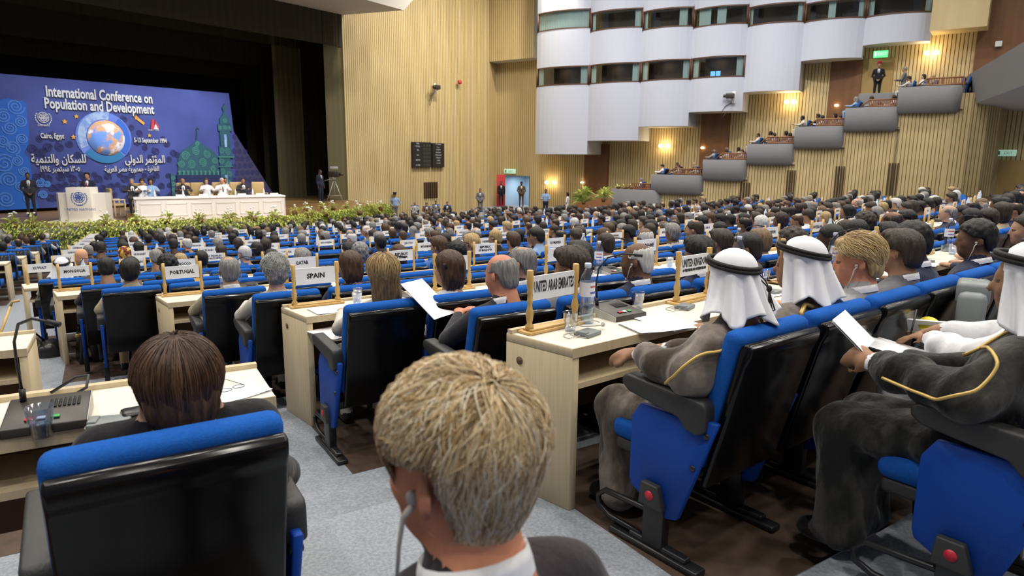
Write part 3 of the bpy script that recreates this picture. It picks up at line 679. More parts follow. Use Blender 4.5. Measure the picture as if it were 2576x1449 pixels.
# bright tree on the left with lighter swirls
tree = [L2(-200, 250), L2(0, 251), L2(20, 247), L2(40, 255), L2(55, 252), L2(66, 262), L2(68, 290), L2(73, 335), L2(70, 365), L2(60, 385), L2(74, 400), L2(80, 440), L2(78, 470), L2(90, 500), (L2(95, 500)[0], zb_), (bl_, zb_), (bl_, L2(0, 250)[1])]
mb = MB(); mb.prism(tree, 'z', 0, .03); bpart('tree_shape', mb, M['bdbright'])
def spiral(mb, c, R, turns=2.4, z=.05, w=.045, ph=0.0, m=0, hand=1):
    pts = [];N = int(turns*12)
    for i in range(N+1):
        t = i/N; th = ph+hand*turns*2*math.pi*t; r = R*(1-t*.9); pts.append((c[0]+r*math.cos(th), c[1]+r*math.sin(th)))
    for (x0, y0), (x1, y1) in zip(pts[:-1], pts[1:]):
        d = Vector((x1-x0, y1-y0)); 
        if d.length < 1e-6: continue
        nn = Vector((-d.y, d.x)).normalized()*w/2; mb.quad((x0-nn.x, y0-nn.y, z), (x1-nn.x, y1-nn.y, z), (x1+nn.x, y1+nn.y, z), (x0+nn.x, y0+nn.y, z), m)
mb = MB()
for i, (x, y, r) in enumerate(((38, 268, 20), (8, 292, 18), (50, 306, 15), (24, 322, 17), (55, 350, 14), (30, 372, 18), (6, 355, 16), (10, 412, 24), (42, 405, 14), (60, 430, 12), (22, 452, 20), (50, 470, 14), (14, 500, 20), (70, 500, 12), (100, 460, 12), (118, 462, 9), (108, 490, 11), (-30, 300, 22), (-30, 380, 24), (-40, 460, 26))):
    c = L2(x, y); spiral(mb, c, r*.0165, ph=i, hand=1 if i % 2 else -1, w=.055)
bpart('tree_swirls', mb, M['swirl'])
mb = MB()
for i, (x, y, r) in enumerate(((80, 375, 12), (95, 385, 10), (110, 378, 9), (108, 395, 9), (132, 345, 14), (120, 372, 12), (150, 370, 12), (175, 362, 10), (195, 390, 10), (212, 400, 8), (100, 350, 9), (312, 300, 10), (330, 320, 9), (350, 335, 10), (345, 360, 10), (365, 372, 9), (392, 380, 12), (420, 362, 10), (435, 385, 11), (445, 390, 9), (410, 350, 8), (380, 395, 9), (318, 385, 8), (205, 440, 9), (215, 450, 8), (155, 440, 8), (345, 290, 8), (425, 400, 9))):
    spiral(mb, L2(x, y), r*.0168, ph=i*1.3, z=.02, w=.05)
for x in range(84, 560, 21):
    for y in (445, 470, 495): 
        q = L2(x+7*math.sin(x*y), y+6*math.cos(x+y)); spiral(mb, q, .17+.04*math.sin(x), ph=x*.3+y, z=.02, w=.045)
bpart('dark_swirls', mb, M['swirld'])
mb = MB()
for i in range(9):
    for j in range(8):
        x, y = 590+13*i+(j % 2)*6, 345+18*j
        if x < 590+(y-331)*.62-4: spiral(mb, L2(x, y), .15, ph=i+j*.7, z=.012, w=.04, turns=2)
bpart('wing_swirls', mb, M['swirld'])
# lettering
def lettering(name, t, x0, x1, ym, h, m, z=.06, shade=True, bold=.012, res=2):
    (xa, y_), (xb, _) = L2(x0, ym), L2(x1, ym); w = xb-xa
    v, f = text_arrays(t, h, width=w, res=res, offset=bold)
    hh = v[:, 1].max()-v[:, 1].min(); 
    mb = MB(); mb.add([((xa+xb)/2+a_, y_+b_, z) for a_, b_, _ in v], f, 0); bpart(name, mb, m)
    if shade:
        mb = MB(); mb.add([((xa+xb)/2+a_+.03, y_+b_-.04, z-.02) for a_, b_, _ in v], f, 0); bpart(name+'_shadow', mb, M['titleshade'])
def L2s(x0, x1, y0, y1): pass
lettering('title_line', 'International Conference on', 114, 380, 229, .62, M['title'], bold=.016)
lettering('title_line', 'Population and Development', 111, 385, 263, .62, M['title'], bold=.016)
lettering('place_line', 'Cairo, Egypt', 101, 160, 343, .30, M['title'], bold=.008)
lettering('date_line', '5-13 September 1994', 336, 418, 354, .30, M['title'], bold=.008)
def arabic(s): return s
# presentation forms, written in visual order
lettering('arabic_line', '\ufe94\ufef4\ufee4\ufee8\ufe98\ufedf\ufe8d\ufeed \ufee5\ufe8e\ufedc\ufeb4\ufee0\ufedf', 77, 215, 402, .50, M['title'], bold=.010)
lettering('arabic_line', '\ufef0\ufedf\ufeed\ufeaa\ufedf\ufe8d \ufeae\ufee4\ufe97\ufe86\ufee4\ufedf\ufe8d', 313, 413, 403, .50, M['title'], bold=.010)
lettering('arabic_date', '\u0661\u0669\u0669\u0664 \ufeae\ufe92\ufee4\ufe98\ufe92\ufeb3 \u0661\u0663-\u0665', 100, 200, 426, .34, M['title'], bold=.006)
lettering('arabic_place', '\ufe94\ufef4\ufe91\ufeae\ufecc\ufedf\ufe8d \ufeae\ufebc\ufee3 \ufe94\ufef3\ufead\ufeee\ufeec\ufee4\ufe9f - \ufe93\ufeae\ufeeb\ufe8e\ufed8\ufedf\ufe8d', 262, 399, 427, .34, M['title'], bold=.006)
lettering('emblem_caption', 'UNITED NATIONS', 93, 124, 315, .12, M['title'], shade=False, res=1, bold=0)
lettering('logo_caption', 'CAIRO 1994', 371, 398, 327, .10, M['title'], shade=False, res=1, bold=0)
# globe with its ring and pale halo
gc = L2(266, 347); gr = .0185*50
mb = MB(); N = 40
def disc(mb, c, rx, ry, z, m=0, n=40, rot=0.0, dome=0.0):
    R = 5; vs = []
    for j in range(R+1):
        for i in range(n):
            th = 2*math.pi*i/n; f = j/R; x, y = rx*f*math.cos(th), ry*f*math.sin(th)
            vs.append((c[0]+x*math.cos(rot)-y*math.sin(rot), c[1]+x*math.sin(rot)+y*math.cos(rot), z+dome*math.sqrt(max(0, 1-f*f))))
    mb.add(vs, [(j*n+i, j*n+(i+1) % n, (j+1)*n+(i+1) % n, (j+1)*n+i) for j in range(R) for i in range(n)], m, True)
sx = abs(L2(330, 347)[0]-L2(202, 347)[0])/128; sy = abs(L2(266, 297)[1]-L2(266, 397)[1])/100
def halo_mat():
    return mat('globe_halo_paint', (.16, .24, .66), .6, noise=(1.2, (1, 1, 1), 0, (.09, .15, .52), .3, .7))
disc(mb, L2(262, 346), 70*sx, 64*sy, .035); bpart('globe_halo', mb, halo_mat())
mb = MB(); disc(mb, gc, 47*sx, 44*sy, .07, dome=.25); bpart('globe', mb, globe_mat())
def arc_band(mb, c, r0, r1, a0, a1, z, n=30):
    vs = []
    for i in range(n+1):
        th = math.radians(a0+(a1-a0)*i/n)
        for r in (r0, r1): vs.append((c[0]+r*math.cos(th)*sx, c[1]+r*math.sin(th)*sy, z))
    mb.add(vs, [(2*i, 2*i+2, 2*i+3, 2*i+1) for i in range(n)], 0)
M['ringlight'] = mat('ring_light', (.35, .47, .66), .6, noise=(5, (1, 1, 1), .5, (.18, .30, .58), .45, .6)); M['ringblue'] = mat('ring_blue', (.03, .12, .50), .6); M['ringteal'] = mat('ring_teal', (.02, .17, .36), .6)
c_ = L2(263, 347)
mb = MB(); arc_band(mb, c_, 46, 66, 75, 205, .055); bpart('globe_ring_pale', mb, M['ringlight'])
mb = MB(); arc_band(mb, c_, 46, 64, -40, 52, .055); bpart('globe_ring_blue', mb, M['ringblue'])
mb = MB(); arc_band(mb, c_, 46, 64, 215, 315, .055); bpart('globe_ring_teal', mb, M['ringteal'])
# stars
def star(mb, c, r, z=.05):
    P_ = [(c[0]+(r if i % 2 == 0 else r*.45)*math.sin(i*math.pi/5), c[1]+(r if i % 2 == 0 else r*.45)*math.cos(i*math.pi/5)) for i in range(10)]
    mb.prism(P_, 'z', 0, z)
for x, y, r in ((162, 306, .12), (191, 293, .11), (184, 345, .12), (375, 341, .10), (342, 296, .12)):
    mb = MB(); star(mb, L2(x, y), r); bpart('star', mb, M['orange'])
mb = MB(); a_, b_ = L2(343, 297), L2(360, 311); mb.prism([(a_[0], a_[1]+.07), (b_[0]+.06, b_[1]+.03), (b_[0], b_[1]-.06), (a_[0]-.05, a_[1]-.05)], 'z', 0, .05); bpart('comet_tail', mb, M['orange'])
# laurel-and-globe emblem
def emblem(mb, c, R, z=.06):
    for rr in (1, .68, .36): 
        pts = [(c[0]+R*.62*rr*math.cos(t*math.pi/12), c[1]+R*.08+R*.62*rr*math.sin(t*math.pi/12)) for t in range(25)]
        for p_, q_ in zip(pts[:-1], pts[1:]):
            d = Vector((q_[0]-p_[0], q_[1]-p_[1])); nn = Vector((-d.y, d.x)).normalized()*R*.035
            mb.quad((p_[0]-nn.x, p_[1]-nn.y, z), (q_[0]-nn.x, q_[1]-nn.y, z), (q_[0]+nn.x, q_[1]+nn.y, z), (p_[0]+nn.x, p_[1]+nn.y, z))
    for k in range(4):
        th = k*math.pi/4; dx, dy = R*.62*math.cos(th), R*.62*math.sin(th); nn = (-math.sin(th)*R*.025, math.cos(th)*R*.025); cy = c[1]+R*.08
        mb.quad((c[0]-dx-nn[0], cy-dy-nn[1], z), (c[0]+dx-nn[0], cy+dy-nn[1], z), (c[0]+dx+nn[0], cy+dy+nn[1], z), (c[0]-dx+nn[0], cy-dy+nn[1], z))
    for (bx_, by_, w_, h_) in ((-.2, .3, .22, .12), (.12, .22, .26, .16), (.0, -.02, .16, .2), (-.3, -.05, .14, .16), (.3, -.1, .14, .12)):
        mb.prism([(c[0]+R*(bx_-w_/2), c[1]+R*by_), (c[0]+R*(bx_+w_*.3), c[1]+R*(by_-h_/2)), (c[0]+R*(bx_+w_/2), c[1]+R*(by_+h_*.3)), (c[0]+R*bx_, c[1]+R*(by_+h_/2))], 'z', z-.02, z+.005)
    for s in (-1, 1):
        for i in range(9):
            th = math.radians(-100+i*17); r = R*.88; x, y = c[0]+s*r*math.cos(th), c[1]+r*math.sin(th); tt = th+math.pi/2+.5
            ux, uy = s*math.cos(tt)*R*.17, math.sin(tt)*R*.17; vx, vy = -uy*.35, ux*.35
            mb.add([(x-ux, y-uy, z), (x+vx, y+vy, z), (x+ux, y+uy, z), (x-vx, y-vy, z)], [(0, 1, 2, 3)], 0)
mb = MB(); emblem(mb, L2(108, 297), .34); bpart('laurel_emblem', mb, M['title'])
# small red and white sail logo
cx_, cy_ = L2(388, 315); mb = MB(); mb.prism([(cx_-.2, cy_-.2), (cx_-.02, cy_-.2), (cx_+.0, cy_+.32), (cx_-.13, cy_+.22)], 'z', 0, .05); mb.prism([(cx_+.02, cy_-.2), (cx_+.2, cy_-.2), (cx_+.2, cy_-.05), (cx_+.04, cy_+.25)], 'z', 0, .05); bpart('logo_red', mb, M['red'])
mb = MB(); mb.prism([(cx_-.08, cy_-.2), (cx_+.17, cy_-.2), (cx_+.05, cy_+.06)], 'z', 0, .06); bpart('logo_white', mb, M['title'])
# mosque: dome, crenellated band, porch and minaret
mb = MB()
dome = [(448, 420), (447, 395), (452, 380), (462, 374), (474, 362), (486, 352), (494, 345), (497, 358+2), (510, 365), (528, 374), (540, 382), (548, 392), (548, 420)]
dome = [L2(447, 440), L2(447, 400), L2(453, 385), L2(466, 374), L2(480, 366), (L2(494, 352)), L2(508, 364), L2(524, 372), L2(540, 384), L2(547, 400), L2(548, 440)]
mb.prism(dome, 'z', 0, .06); bpart('mosque_dome', mb, M['bdgreen'])
mb = MB()
for i, (x, y, r) in enumerate(((465, 392, 13), (492, 380, 13), (520, 388, 12), (455, 412, 11), (480, 412, 13), (508, 408, 13), (538, 405, 10), (495, 362, 7), (535, 425, 9))): spiral(mb, L2(x, y), r*.0172, ph=i*.9, z=.07, w=.05)
bpart('mosque_swirls', mb, M['swirlg'])
mb = MB(); a_, b_ = L2(443, 440), L2(556, 468); mb.prism([(a_[0], a_[1]), (b_[0], a_[1]), (b_[0], b_[1]), (a_[0], b_[1])], 'z', 0, .08); 
a_, b_ = L2(447, 468), L2(556, 488); mb.prism([(a_[0], a_[1]), (b_[0], a_[1]), (b_[0], zb_), (a_[0], zb_)], 'z', 0, .05); bpart('mosque_band', mb, M['bdnavy'])
mb = MB()
for i in range(10):
    x = 450+i*10.8; c = L2(x, 440); mb.prism([(c[0]-.07, c[1]), (c[0]+.07, c[1]), (c[0]+.03, c[1]+.09), (c[0]+.08, c[1]+.15), (c[0], c[1]+.25), (c[0]-.08, c[1]+.15), (c[0]-.03, c[1]+.09)], 'z', .03, .09)
bpart('mosque_crenels', mb, M['swirlg'])
mb = MB(); a_, b_ = L2(494, 352), L2(494, 325); mb.prism([(a_[0]-.03, a_[1]), (a_[0]+.03, a_[1]), (b_[0]+.02, b_[1]), (b_[0]-.02, b_[1])], 'z', 0, .06); spiral(mb, L2(494, 325), .12, .6, .06, .04); bpart('dome_finial', mb, M['bdgreen'])
mr = MB()
def rectp(mb, x0, x1, y0, y1, z0=0, z1=.08): 
    a_, b_ = L2(x0, y0), L2(x1, y1); mb.prism([(a_[0], b_[1]), (b_[0], b_[1]), (b_[0], a_[1]), (a_[0], a_[1])], 'z', z0, z1)
rectp(mr, 549, 581, 368, 395); rectp(mr, 550, 584, 395, 500); rectp(mr, 551, 578, 330, 368); rectp(mr, 546, 582, 312, 331); rectp(mr, 427, 441, 437, 500)
mr.prism([L2(551, 312), L2(577, 312), L2(576, 298), L2(569, 290), L2(566, 280), L2(570, 272), L2(563, 262), L2(557, 272), L2(561, 280), L2(558, 290), L2(551, 298)], 'z', 0, .08)
bpart('minaret', mr, M['bdgreen'])
mb = MB()
for i, (x, y, r) in enumerate(((556, 380, 9), (572, 382, 10), (556, 405, 9), (573, 412, 10), (558, 430, 9), (574, 438, 9), (558, 455, 9), (574, 462, 9), (560, 480, 8), (434, 447, 6), (434, 462, 6), (434, 478, 6), (564, 322, 7), (552, 322, 5), (576, 322, 5), (564, 303, 7))): spiral(mb, L2(x, y), r*.0178, ph=i, z=.09, w=.045, turns=2)
bpart('minaret_swirls', mb, M['swirlg'])
mb = MB(); rectp(mb, 561, 569, 338, 370, .08, .10); rectp(mb, 563, 571, 440, 462, .08, .10); bpart('minaret_openings', mb, M['ringlight'])
mb = MB(); rectp(mb, 546, 586, 393, 397, .07, .11); rectp(mb, 547, 584, 418, 420, .07, .10); bpart('minaret_balcony', mb, M['swirlg'])
# ------------------------------------------------------------------ rostrum and long table
gl_ = atz(133, 558, SZ); gr_ = atz(268, 557, SZ); d = gr_-gl_; wR = d.length; rzR = math.atan2(d.y, d.x)
ro = thing('rostrum', 'cream speaker rostrum with side wings and a blue emblem, at the left of the stage', 'lectern', gl_, rzR)
zc_ = lambda y: (atz(200, 557, SZ)-Vector((0, 0, 0)), 0)
Yr = gl_.y
hC = at(200, 472, Yr).z-SZ; hW = at(150, 487, Yr).z-SZ
x1_, x2_ = wR*.33, wR*.79
mb = MB(); mb.rbox((x1_, -.15, 0), (x2_, .55, hC), .02, 0); mb.build('centre_block', M['podium'], ro)
for s in (0, 1):
    mb = MB()
    if s == 0: mb.prism([(0, .5), (.28, .0), (x1_, -.02), (x1_, .7), (0, .7)], 'z', 0, hW)
    else: mb.prism([(x2_, -.02), (wR, .1), (wR, .7), (x2_, .7)], 'z', 0, hW)
    mb.build('side_wing', M['podium'], ro)
mb = MB(); mb.box((-.05, -.3, -.02), (wR+.05, .8, .03), 0); mb.build('plinth', M['podium'], ro)
mb = MB(); emblem(mb, (0, 0), .30, .0); v, f = text_arrays('UNITED NATIONS', .13, res=1); mb.add([(x, y-.42, 0) for x, y, _ in v], f, 0)
o = mb.build('emblem', M['emblem'], ro); o.location = ((x1_+x2_)/2+.02, -.165, hC*.70); o.rotation_euler = (math.pi/2, 0, 0)
mb = MB()
for i, x in enumerate((.34, .48, .62, .72)):
    X = x1_+(x2_-x1_)*(x*1.4-.35); mb.tube([(X, .1, hC), (X+.02, .05, hC+.12), (X+.07, -.1, hC+.2)], .012, 0, 5)
    mb.tube([(X+.07, -.1, hC+.2), (X+.09, -.17, hC+.22)], .03, 0, 6)
tag(mb.build('microphones', M['ink'], None), None); o = C.objects[-1] if False else bpy.data.objects['microphones']
o.name = 'microphone_cluster'; o.location = gl_; o.rotation_euler = (0, 0, rzR); tag(o, 'cluster of gooseneck microphones on top of the rostrum', 'microphone')
tl_, tr_ = Vector((-14.2, 25.75, SZ)), atz(727, 541, SZ); tr_ = Vector((-9.45, 28.5, SZ))
d = tr_-tl_; wT = d.length; rzT = math.atan2(d.y, d.x)
tb = thing('conference_table', 'long white panelled head table on the stage', 'table', tl_, rzT)
hT = at(335, 499, 25.75).z-SZ
mb = MB(); mb.rbox((-.02, -.03, hT-.06), (wT+.02, 1.05, hT), .01, 0); mb.build('table_top', M['podiumwhite'], tb)
mb = MB(); mb.box((.02, 0, 0), (wT-.02, .05, hT-.06), 0); mb.build('front_board', M['podiumwhite'], tb)
for x in (0, wT-.05):
    mb = MB(); mb.box((x, .0, 0), (x+.05, 1.0, hT-.06), 0); mb.build('end_board', M['podium'], tb)
for i in range(6):
    x0 = wT*(.03+i*.162); x1 = x0+wT*.135; mb = MB()
    for (a0, b0, a1, b1) in ((x0, .16, x1, .19), (x0, hT-.25, x1, hT-.22), (x0, .16, x0+.03, hT-.22), (x1-.03, .16, x1, hT-.22)): mb.box((a0, -.015, b0), (a1, 0, b1), 0)
    mb.build('panel_moulding', M['podium'], tb)
Mt = Matrix.Translation(tl_) @ Matrix.Rotation(rzT, 4, 'Z')
for i, s in enumerate((.29, .44, .565, .70, .83, .93)):
    mb = MB(); v = [(-.16, 0, 0), (.16, 0, 0), (.16, .05, .1), (-.16, .05, .1), (.16, .1, 0), (-.16, .1, 0)]; mb.add(v, [(0, 1, 2, 3), (3, 2, 4, 5), (0, 3, 5), (1, 4, 2)], 0)
    o = mb.build('name_card', M['paper'], None, Mt @ Vector((wT*s, .15, hT)), rzT); tag(o, 'white folded name card on the head table, %s from the left' % ('first', 'second', 'third', 'fourth', 'fifth', 'sixth')[i], 'name card', 'name cards on the head table')
for i, s in enumerate((.13, .31, .48, .66, .78, .86)):
    mb = MB(); mb.lathe([(.035, 0), (.037, .15), (.03, .2), (.012, .25), (.012, .28)], 0, 8); o = mb.build('water_bottle', M['labelm'], None, Mt @ Vector((wT*s, .3, hT))); tag(o, 'small water bottle on the head table, %s from the left' % ('first', 'second', 'third', 'fourth', 'fifth', 'sixth')[i], 'bottle', 'bottles on the head table')
# tan armchairs behind the head table and one pale chair beside the rostrum
def tan_chair(loc, rz, label, g='tan armchairs behind the head table'):
    t = thing('armchair', label, 'chair', loc, rz, g)
    mb = MB(); mb.rbox((-.26, -.34, .42), (.26, -.24, 1.12), .04, 0); mb.build('backrest', M['chairtan'], t)
    mb = MB(); mb.rbox((-.27, -.28, .38), (.27, .24, .50), .04, 0); mb.build('seat', M['chairtan'], t)
    for x in (-.3, .3):
        mb = MB(); mb.rbox((x-.03, -.28, .62), (x+.03, .2, .67), .015, 0); mb.box((x-.02, -.25, 0), (x+.02, -.2, .62), 0); mb.box((x-.02, .14, 0), (x+.02, .19, .62), 0); mb.build('arm', M['wood'], t)
    return t
rzB = rzT+math.pi
RS = .24                                   # low riser that carries the chairs behind the table
mb = MB(); mb.box((-.3, .62, 0), (wT+.3, 2.6, RS), 0, Mt); struct('floor_table_riser', mb, M['stagefloor'])
for i, s in enumerate((.045, .335, .43, .58, .705, .865)):
    tan_chair(Mt @ Vector((wT*s, 1.5, RS)), rzB, 'tan armchair behind the head table, %s from the left' % ('first', 'second', 'third', 'fourth', 'fifth', 'sixth')[i])
tan_chair(atz(278, 545, SZ)+Vector((0, .6, 0)), rzR-.9, 'pale armchair standing between the rostrum and the head table', 'chair by the rostrum')
# ------------------------------------------------------------------ planting along the stage edge
def leaf(mb, p, d, L, w, m, droop=.4):
    d = Vector(d).normalized(); s = d.cross(Vector((0, 0, 1))); s = s.normalized() if s.length > .01 else Vector((1, 0, 0))
    p = Vector(p); q = p+d*L*.5; r = p+d*L+Vector((0, 0, -droop*L))
    mb.add([p, q-s*w, q+s*w+Vector((0, 0, .01)), r], [(0, 1, 3), (0, 3, 2)], m)
pts = [edge[i] for i in range(2, 8)]
el = [0]
for a_, b_ in zip(pts[:-1], pts[1:]): el.append(el[-1]+(b_-a_).length)
def on_edge(s):
    for i in range(len(pts)-1):
        if s <= el[i+1]: return pts[i].lerp(pts[i+1], (s-el[i])/(el[i+1]-el[i])), (pts[i+1]-pts[i]).normalized()
    return pts[-1], (pts[-1]-pts[-2]).normalized()
rng = random.Random(3)
TR = [x for x in []]
mb = MB(); tr_b = MB()
for i in range(9500):
    s = rng.uniform(-2.6, el[-1]); P, t = on_edge(max(0, s)); P = P.copy()
    if s < 0: P = P+(pts[0]-pts[1]).normalized()*(-s)
    nn = Vector((t.y, -t.x, 0)); drop = .30+.26*max(0, math.sin(s*1.25))*(.4+.6*math.sin(s*.37+.8)**2) if s < 8 else .26
    z = SZ+rng.uniform(-drop*1.9, .20); q = P+nn*(rng.uniform(.0, .28) if z < SZ else rng.uniform(-.35, .2))
    d = Vector((rng.gauss(0, 1), rng.gauss(0, 1), rng.uniform(-.6, .8)))+nn*.9
    leaf(mb, (q.x, q.y, z), d, rng.uniform(.10, .24), rng.uniform(.018, .04), rng.choice((0, 0, 0, 1, 2)))
tag(mb.build('stage_edge_greenery', [M['leaf'], M['leaf2'], M['leafdark']]), 'band of bright green trailing plants along the front edge of the stage', 'plants', kind='stuff')
def pot_plant(loc, h, label, n=40, w=.05, flowers=0, cat='plant', group=None, mk=('leaf', 'leaf2'), seed=1, pot=True):
    r_ = random.Random(seed); o = thing('potted_plant', label, cat, loc, 0, group); mb = MB()
    for i in range(n):
        th = r_.uniform(0, 6.283); el_ = r_.uniform(.2, 1.3); z = r_.uniform(.1, .6)*h
        leaf(mb, (0.03*math.cos(th), .03*math.sin(th), z), (math.cos(th)*math.cos(el_), math.sin(th)*math.cos(el_), math.sin(el_)), h*r_.uniform(.45, .8), w*r_.uniform(.7, 1.2), r_.choice((0, 1)), .35)
    mb.build('foliage', [M[mk[0]], M[mk[1]]], o)
    if flowers:
        mb = MB()
        for i in range(flowers):
            th = r_.uniform(0, 6.283); rr = r_.uniform(.02, .3)*h; mb.lathe([(.01, 0), (.05, .03), (.02, .06)], 0, 6, Matrix.Translation((rr*math.cos(th), rr*math.sin(th), h*r_.uniform(.7, 1.05))))
        mb.build('flowers', M['flower'], o)
    if pot:
        mb = MB(); mb.lathe([(.09, 0), (.13, .18), (.12, .18)], 0, 10); mb.build('pot', M['brownpanel'], o)
    return o
for i, (x, y) in enumerate(((4, 545), (78, 555), (262, 556), (345, 552), (416, 545), (500, 543), (570, 541), (635, 540), (688, 538), (742, 528), (770, 520), (812, 515), (838, 515), (872, 515), (895, 518), (930, 516), (958, 516), (905, 528), (780, 535), (820, 532))):
    q = atz(x, y+14, SZ) if x > 740 else on_edge(max(.1, el[-1]*0+0))[0]
    if x <= 740:
        best = min((abs(proj((P:=on_edge(s_*.1)[0])+Vector((0, 0, SZ)))[0]-x), s_*.1) for s_ in range(0, int(el[-1]*10)))[1]; q = on_edge(best)[0]+Vector((0, .12, SZ))
    pot_plant((q.x, q.y, SZ), .42 if x > 740 else .5, 'flowering plant with white blooms on the stage edge, number %s from the left end' % ('one two three four five six seven eight nine ten eleven twelve thirteen fourteen fifteen sixteen seventeen eighteen nineteen twenty'.split()[i]), 26, .035, 7 if i % 2 == 0 else 3, group='flowering plants along the stage edge', seed=i)
for i, x in enumerate((-40, 20, 65, 100, 130, 165, 188)):
    q = atz(x, 668-i*2, .30); pot_plant((q.x, q.y, .04), .55, 'broad-leaved plant on the hall floor below the stage front, %s from the left' % 'first second third fourth fifth sixth seventh'.split()[i], 22, .07, 0, group='plants on the floor below the stage', seed=40+i)
# ------------------------------------------------------------------ television camera on its tripod
q = atz(843, 509, SZ); tv = thing('television_camera', 'broadcast camera on a tripod at the right edge of the stage', 'camera', q, .3)
for th in (200, 330, 90):
    mb = MB(); a_ = math.radians(th); mb.tube([(0, 0, 1.25), (.48*math.cos(a_), .48*math.sin(a_), 0)], [.035, .03], 0, 6); mb.build('leg', M['tripod'], tv)
mb = MB(); mb.rbox((-.14, -.3, 1.36), (.14, .3, 1.66), .03, 0); mb.tube([(0, -.3, 1.5), (0, -.5, 1.5)], .07, 0, 8); o = mb.build('camera_body', M['console'], tv); o.rotation_euler = (0, 0, 1.2)
mb = MB(); mb.rbox((-.22, -.16, 1.75), (.22, .16, 1.92), .04, 0); mb.build('viewfinder', M['camgrey'], tv)
mb = MB(); mb.rbox((-.1, -.1, 1.22), (.1, .1, 1.38), .02, 0); mb.tube([(0, 0, 1.3), (-.55, 0, 1.15)], .02, 0, 6); mb.tube([(-.4, -.1, .35), (.4, .1, .35)], .015, 0, 5); mb.build('pan_head', M['tripod'], tv)
# ------------------------------------------------------------------ conference chair (origin on the floor, +Y towards the desk)
BT = math.radians(13)
def chair_meshes():
    D = {}
    def back_M(y0=-.185, z0=.34): return Matrix.Translation((0, y0, z0)) @ Matrix.Rotation(BT, 4, 'X')
    mb = MB()                                              # hard black shell with a rolled top lip
    mb.prism([(-.03, .0), (.0, .0), (.0, .575), (-.012, .592), (-.036, .592), (-.047, .578), (-.049, .548), (-.040, .515)], 'x', -.232, .232, 0, r=.012, M=back_M(), seg=2)
    D['back_shell'] = mb.mesh('back_shell', M['black'])
    mb = MB(); mb.rbox((-.238, .0, .06), (.238, .075, .612), .030, 0, back_M(), 3); D['back_cushion'] = mb.mesh('back_cushion', M['blue'])
    mb = MB(); mb.rbox((-.225, -.16, .385), (.225, .27, .475), .035, 0, None, 3); D['seat_cushion'] = mb.mesh('seat_cushion', M['blue'])
    mb = MB(); mb.rbox((-.215, -.15, .335), (.215, .25, .39), .015, 0); D['seat_pan'] = mb.mesh('seat_pan', M['arm'])
    mb = MB(); mb.prism([(-.235, .575), (-.235, .665), (-.22, .685), (.13, .705), (.155, .69), (.155, .66), (.12, .635), (-.12, .60), (-.15, .565), (-.20, .555)], 'x', -.034, .034, 0, r=.010); D['armrest'] = mb.mesh('armrest', M['arm'])
    mb = MB(); mb.prism([(.105, .245), (.115, .275), (.115, .53), (.075, .595), (-.215, .595), (-.235, .615), (-.275, .615), (-.125, .185), (-.055, .165)], 'x', -.013, .013, 0, r=.004, seg=1); D['side_panel'] = mb.mesh('side_panel', M['bluepanel'])
    mb = MB()
    mb.lathe([(.009, -.019), (.012, -.017), (.012, .017), (.009, .019)], 0, 8, Matrix.Rotation(math.pi/2, 4, 'Y')); D['bolt'] = mb.mesh('bolt', M['screw'])
    mb = MB(); mb.prism([(.045, .20), (.035, .295), (-.045, .295), (-.075, .20)], 'x', -.026, .026, 0, r=.006); D['end_cap'] = mb.mesh('end_cap', M['arm'])
    mb = MB(); mb.lathe([(.019, -.029), (.019, .029)], 0, 16, Matrix.Translation((0, -.012, .25)) @ Matrix.Rotation(math.pi/2, 4, 'Y')); D['badge'] = mb.mesh('badge', M['badge'])
    mb = MB(); mb.rbox((-.022, -.07, .03), (.022, .03, .22), .004, 0); D['leg'] = mb.mesh('leg', M['metalblack'])
    mb = MB(); mb.rbox((-.032, -.24, 0), (.032, .20, .028), .008, 0); mb.rbox((-.02, -.18, .024), (.02, .1, .05), .008, 0)
    mb.tube([(0, .05, .045), (0, .22, .05), (0, .285, .075), (0, .29, .12), (0, .25, .155), (0, .05, .165), (0, 0, .17)], .013, 0, 6); D['foot'] = mb.mesh('foot', M['metalblack'])
    mb = MB(); mb.rbox((-.27, -.055, .265), (.27, .0, .315), .006, 0); D['cross_beam'] = mb.mesh('cross_beam', M['metalblack'])
    # far chair: everything in one mesh
    mb = MB()
    mb.prism([(-.05, .0), (.0, .0), (.0, .59), (-.05, .585)], 'x', -.232, .232, 0, r=.014, M=back_M(), seg=1); mb.rbox((-.238, .0, .06), (.238, .075, .612), .028, 1, back_M(), 1)
    mb.rbox((-.225, -.16, .36), (.225, .27, .475), .03, 1, None, 1); mb.box((-.035-.26, -.22, .60), (.035-.26, .15, .69), 2); mb.box((-.275, -.2, .18), (-.245, .11, .60), 3); mb.box((-.28, -.2, 0), (-.24, .18, .2), 2)
    D['far'] = mb.mesh('conference_chair', [M['black'], M['blue'], M['arm'], M['bluepanel']])
    return D
CH = chair_meshes()
def conference_chair(loc, rz, label, group, right_end=False, aisle=True):
    t = thing('conference_chair', label, 'chair', loc, rz, group)
    for nm in ('back_shell', 'back_cushion', 'seat_cushion', 'seat_pan', 'cross_beam'): link(nm, CH[nm], t)
    for x in ((-.262, .262) if right_end else (-.262,)):
        link('armrest', CH['armrest'], t, (x, 0, 0)); p = link('side_panel', CH['side_panel'], t, (x, 0, 0))
        link('bolt', CH['bolt'], p, (0, -.235, .56)); link('bolt', CH['bolt'], p, (0, -.185, .42)); c = link('end_cap', CH['end_cap'], t, (x-.012 if x < 0 else x+.012, 0, 0)); link('badge', CH['badge'], c)
        link('leg', CH['leg'], t, (x, 0, 0)); link('foot', CH['foot'], t, (x, 0, 0))
    return t
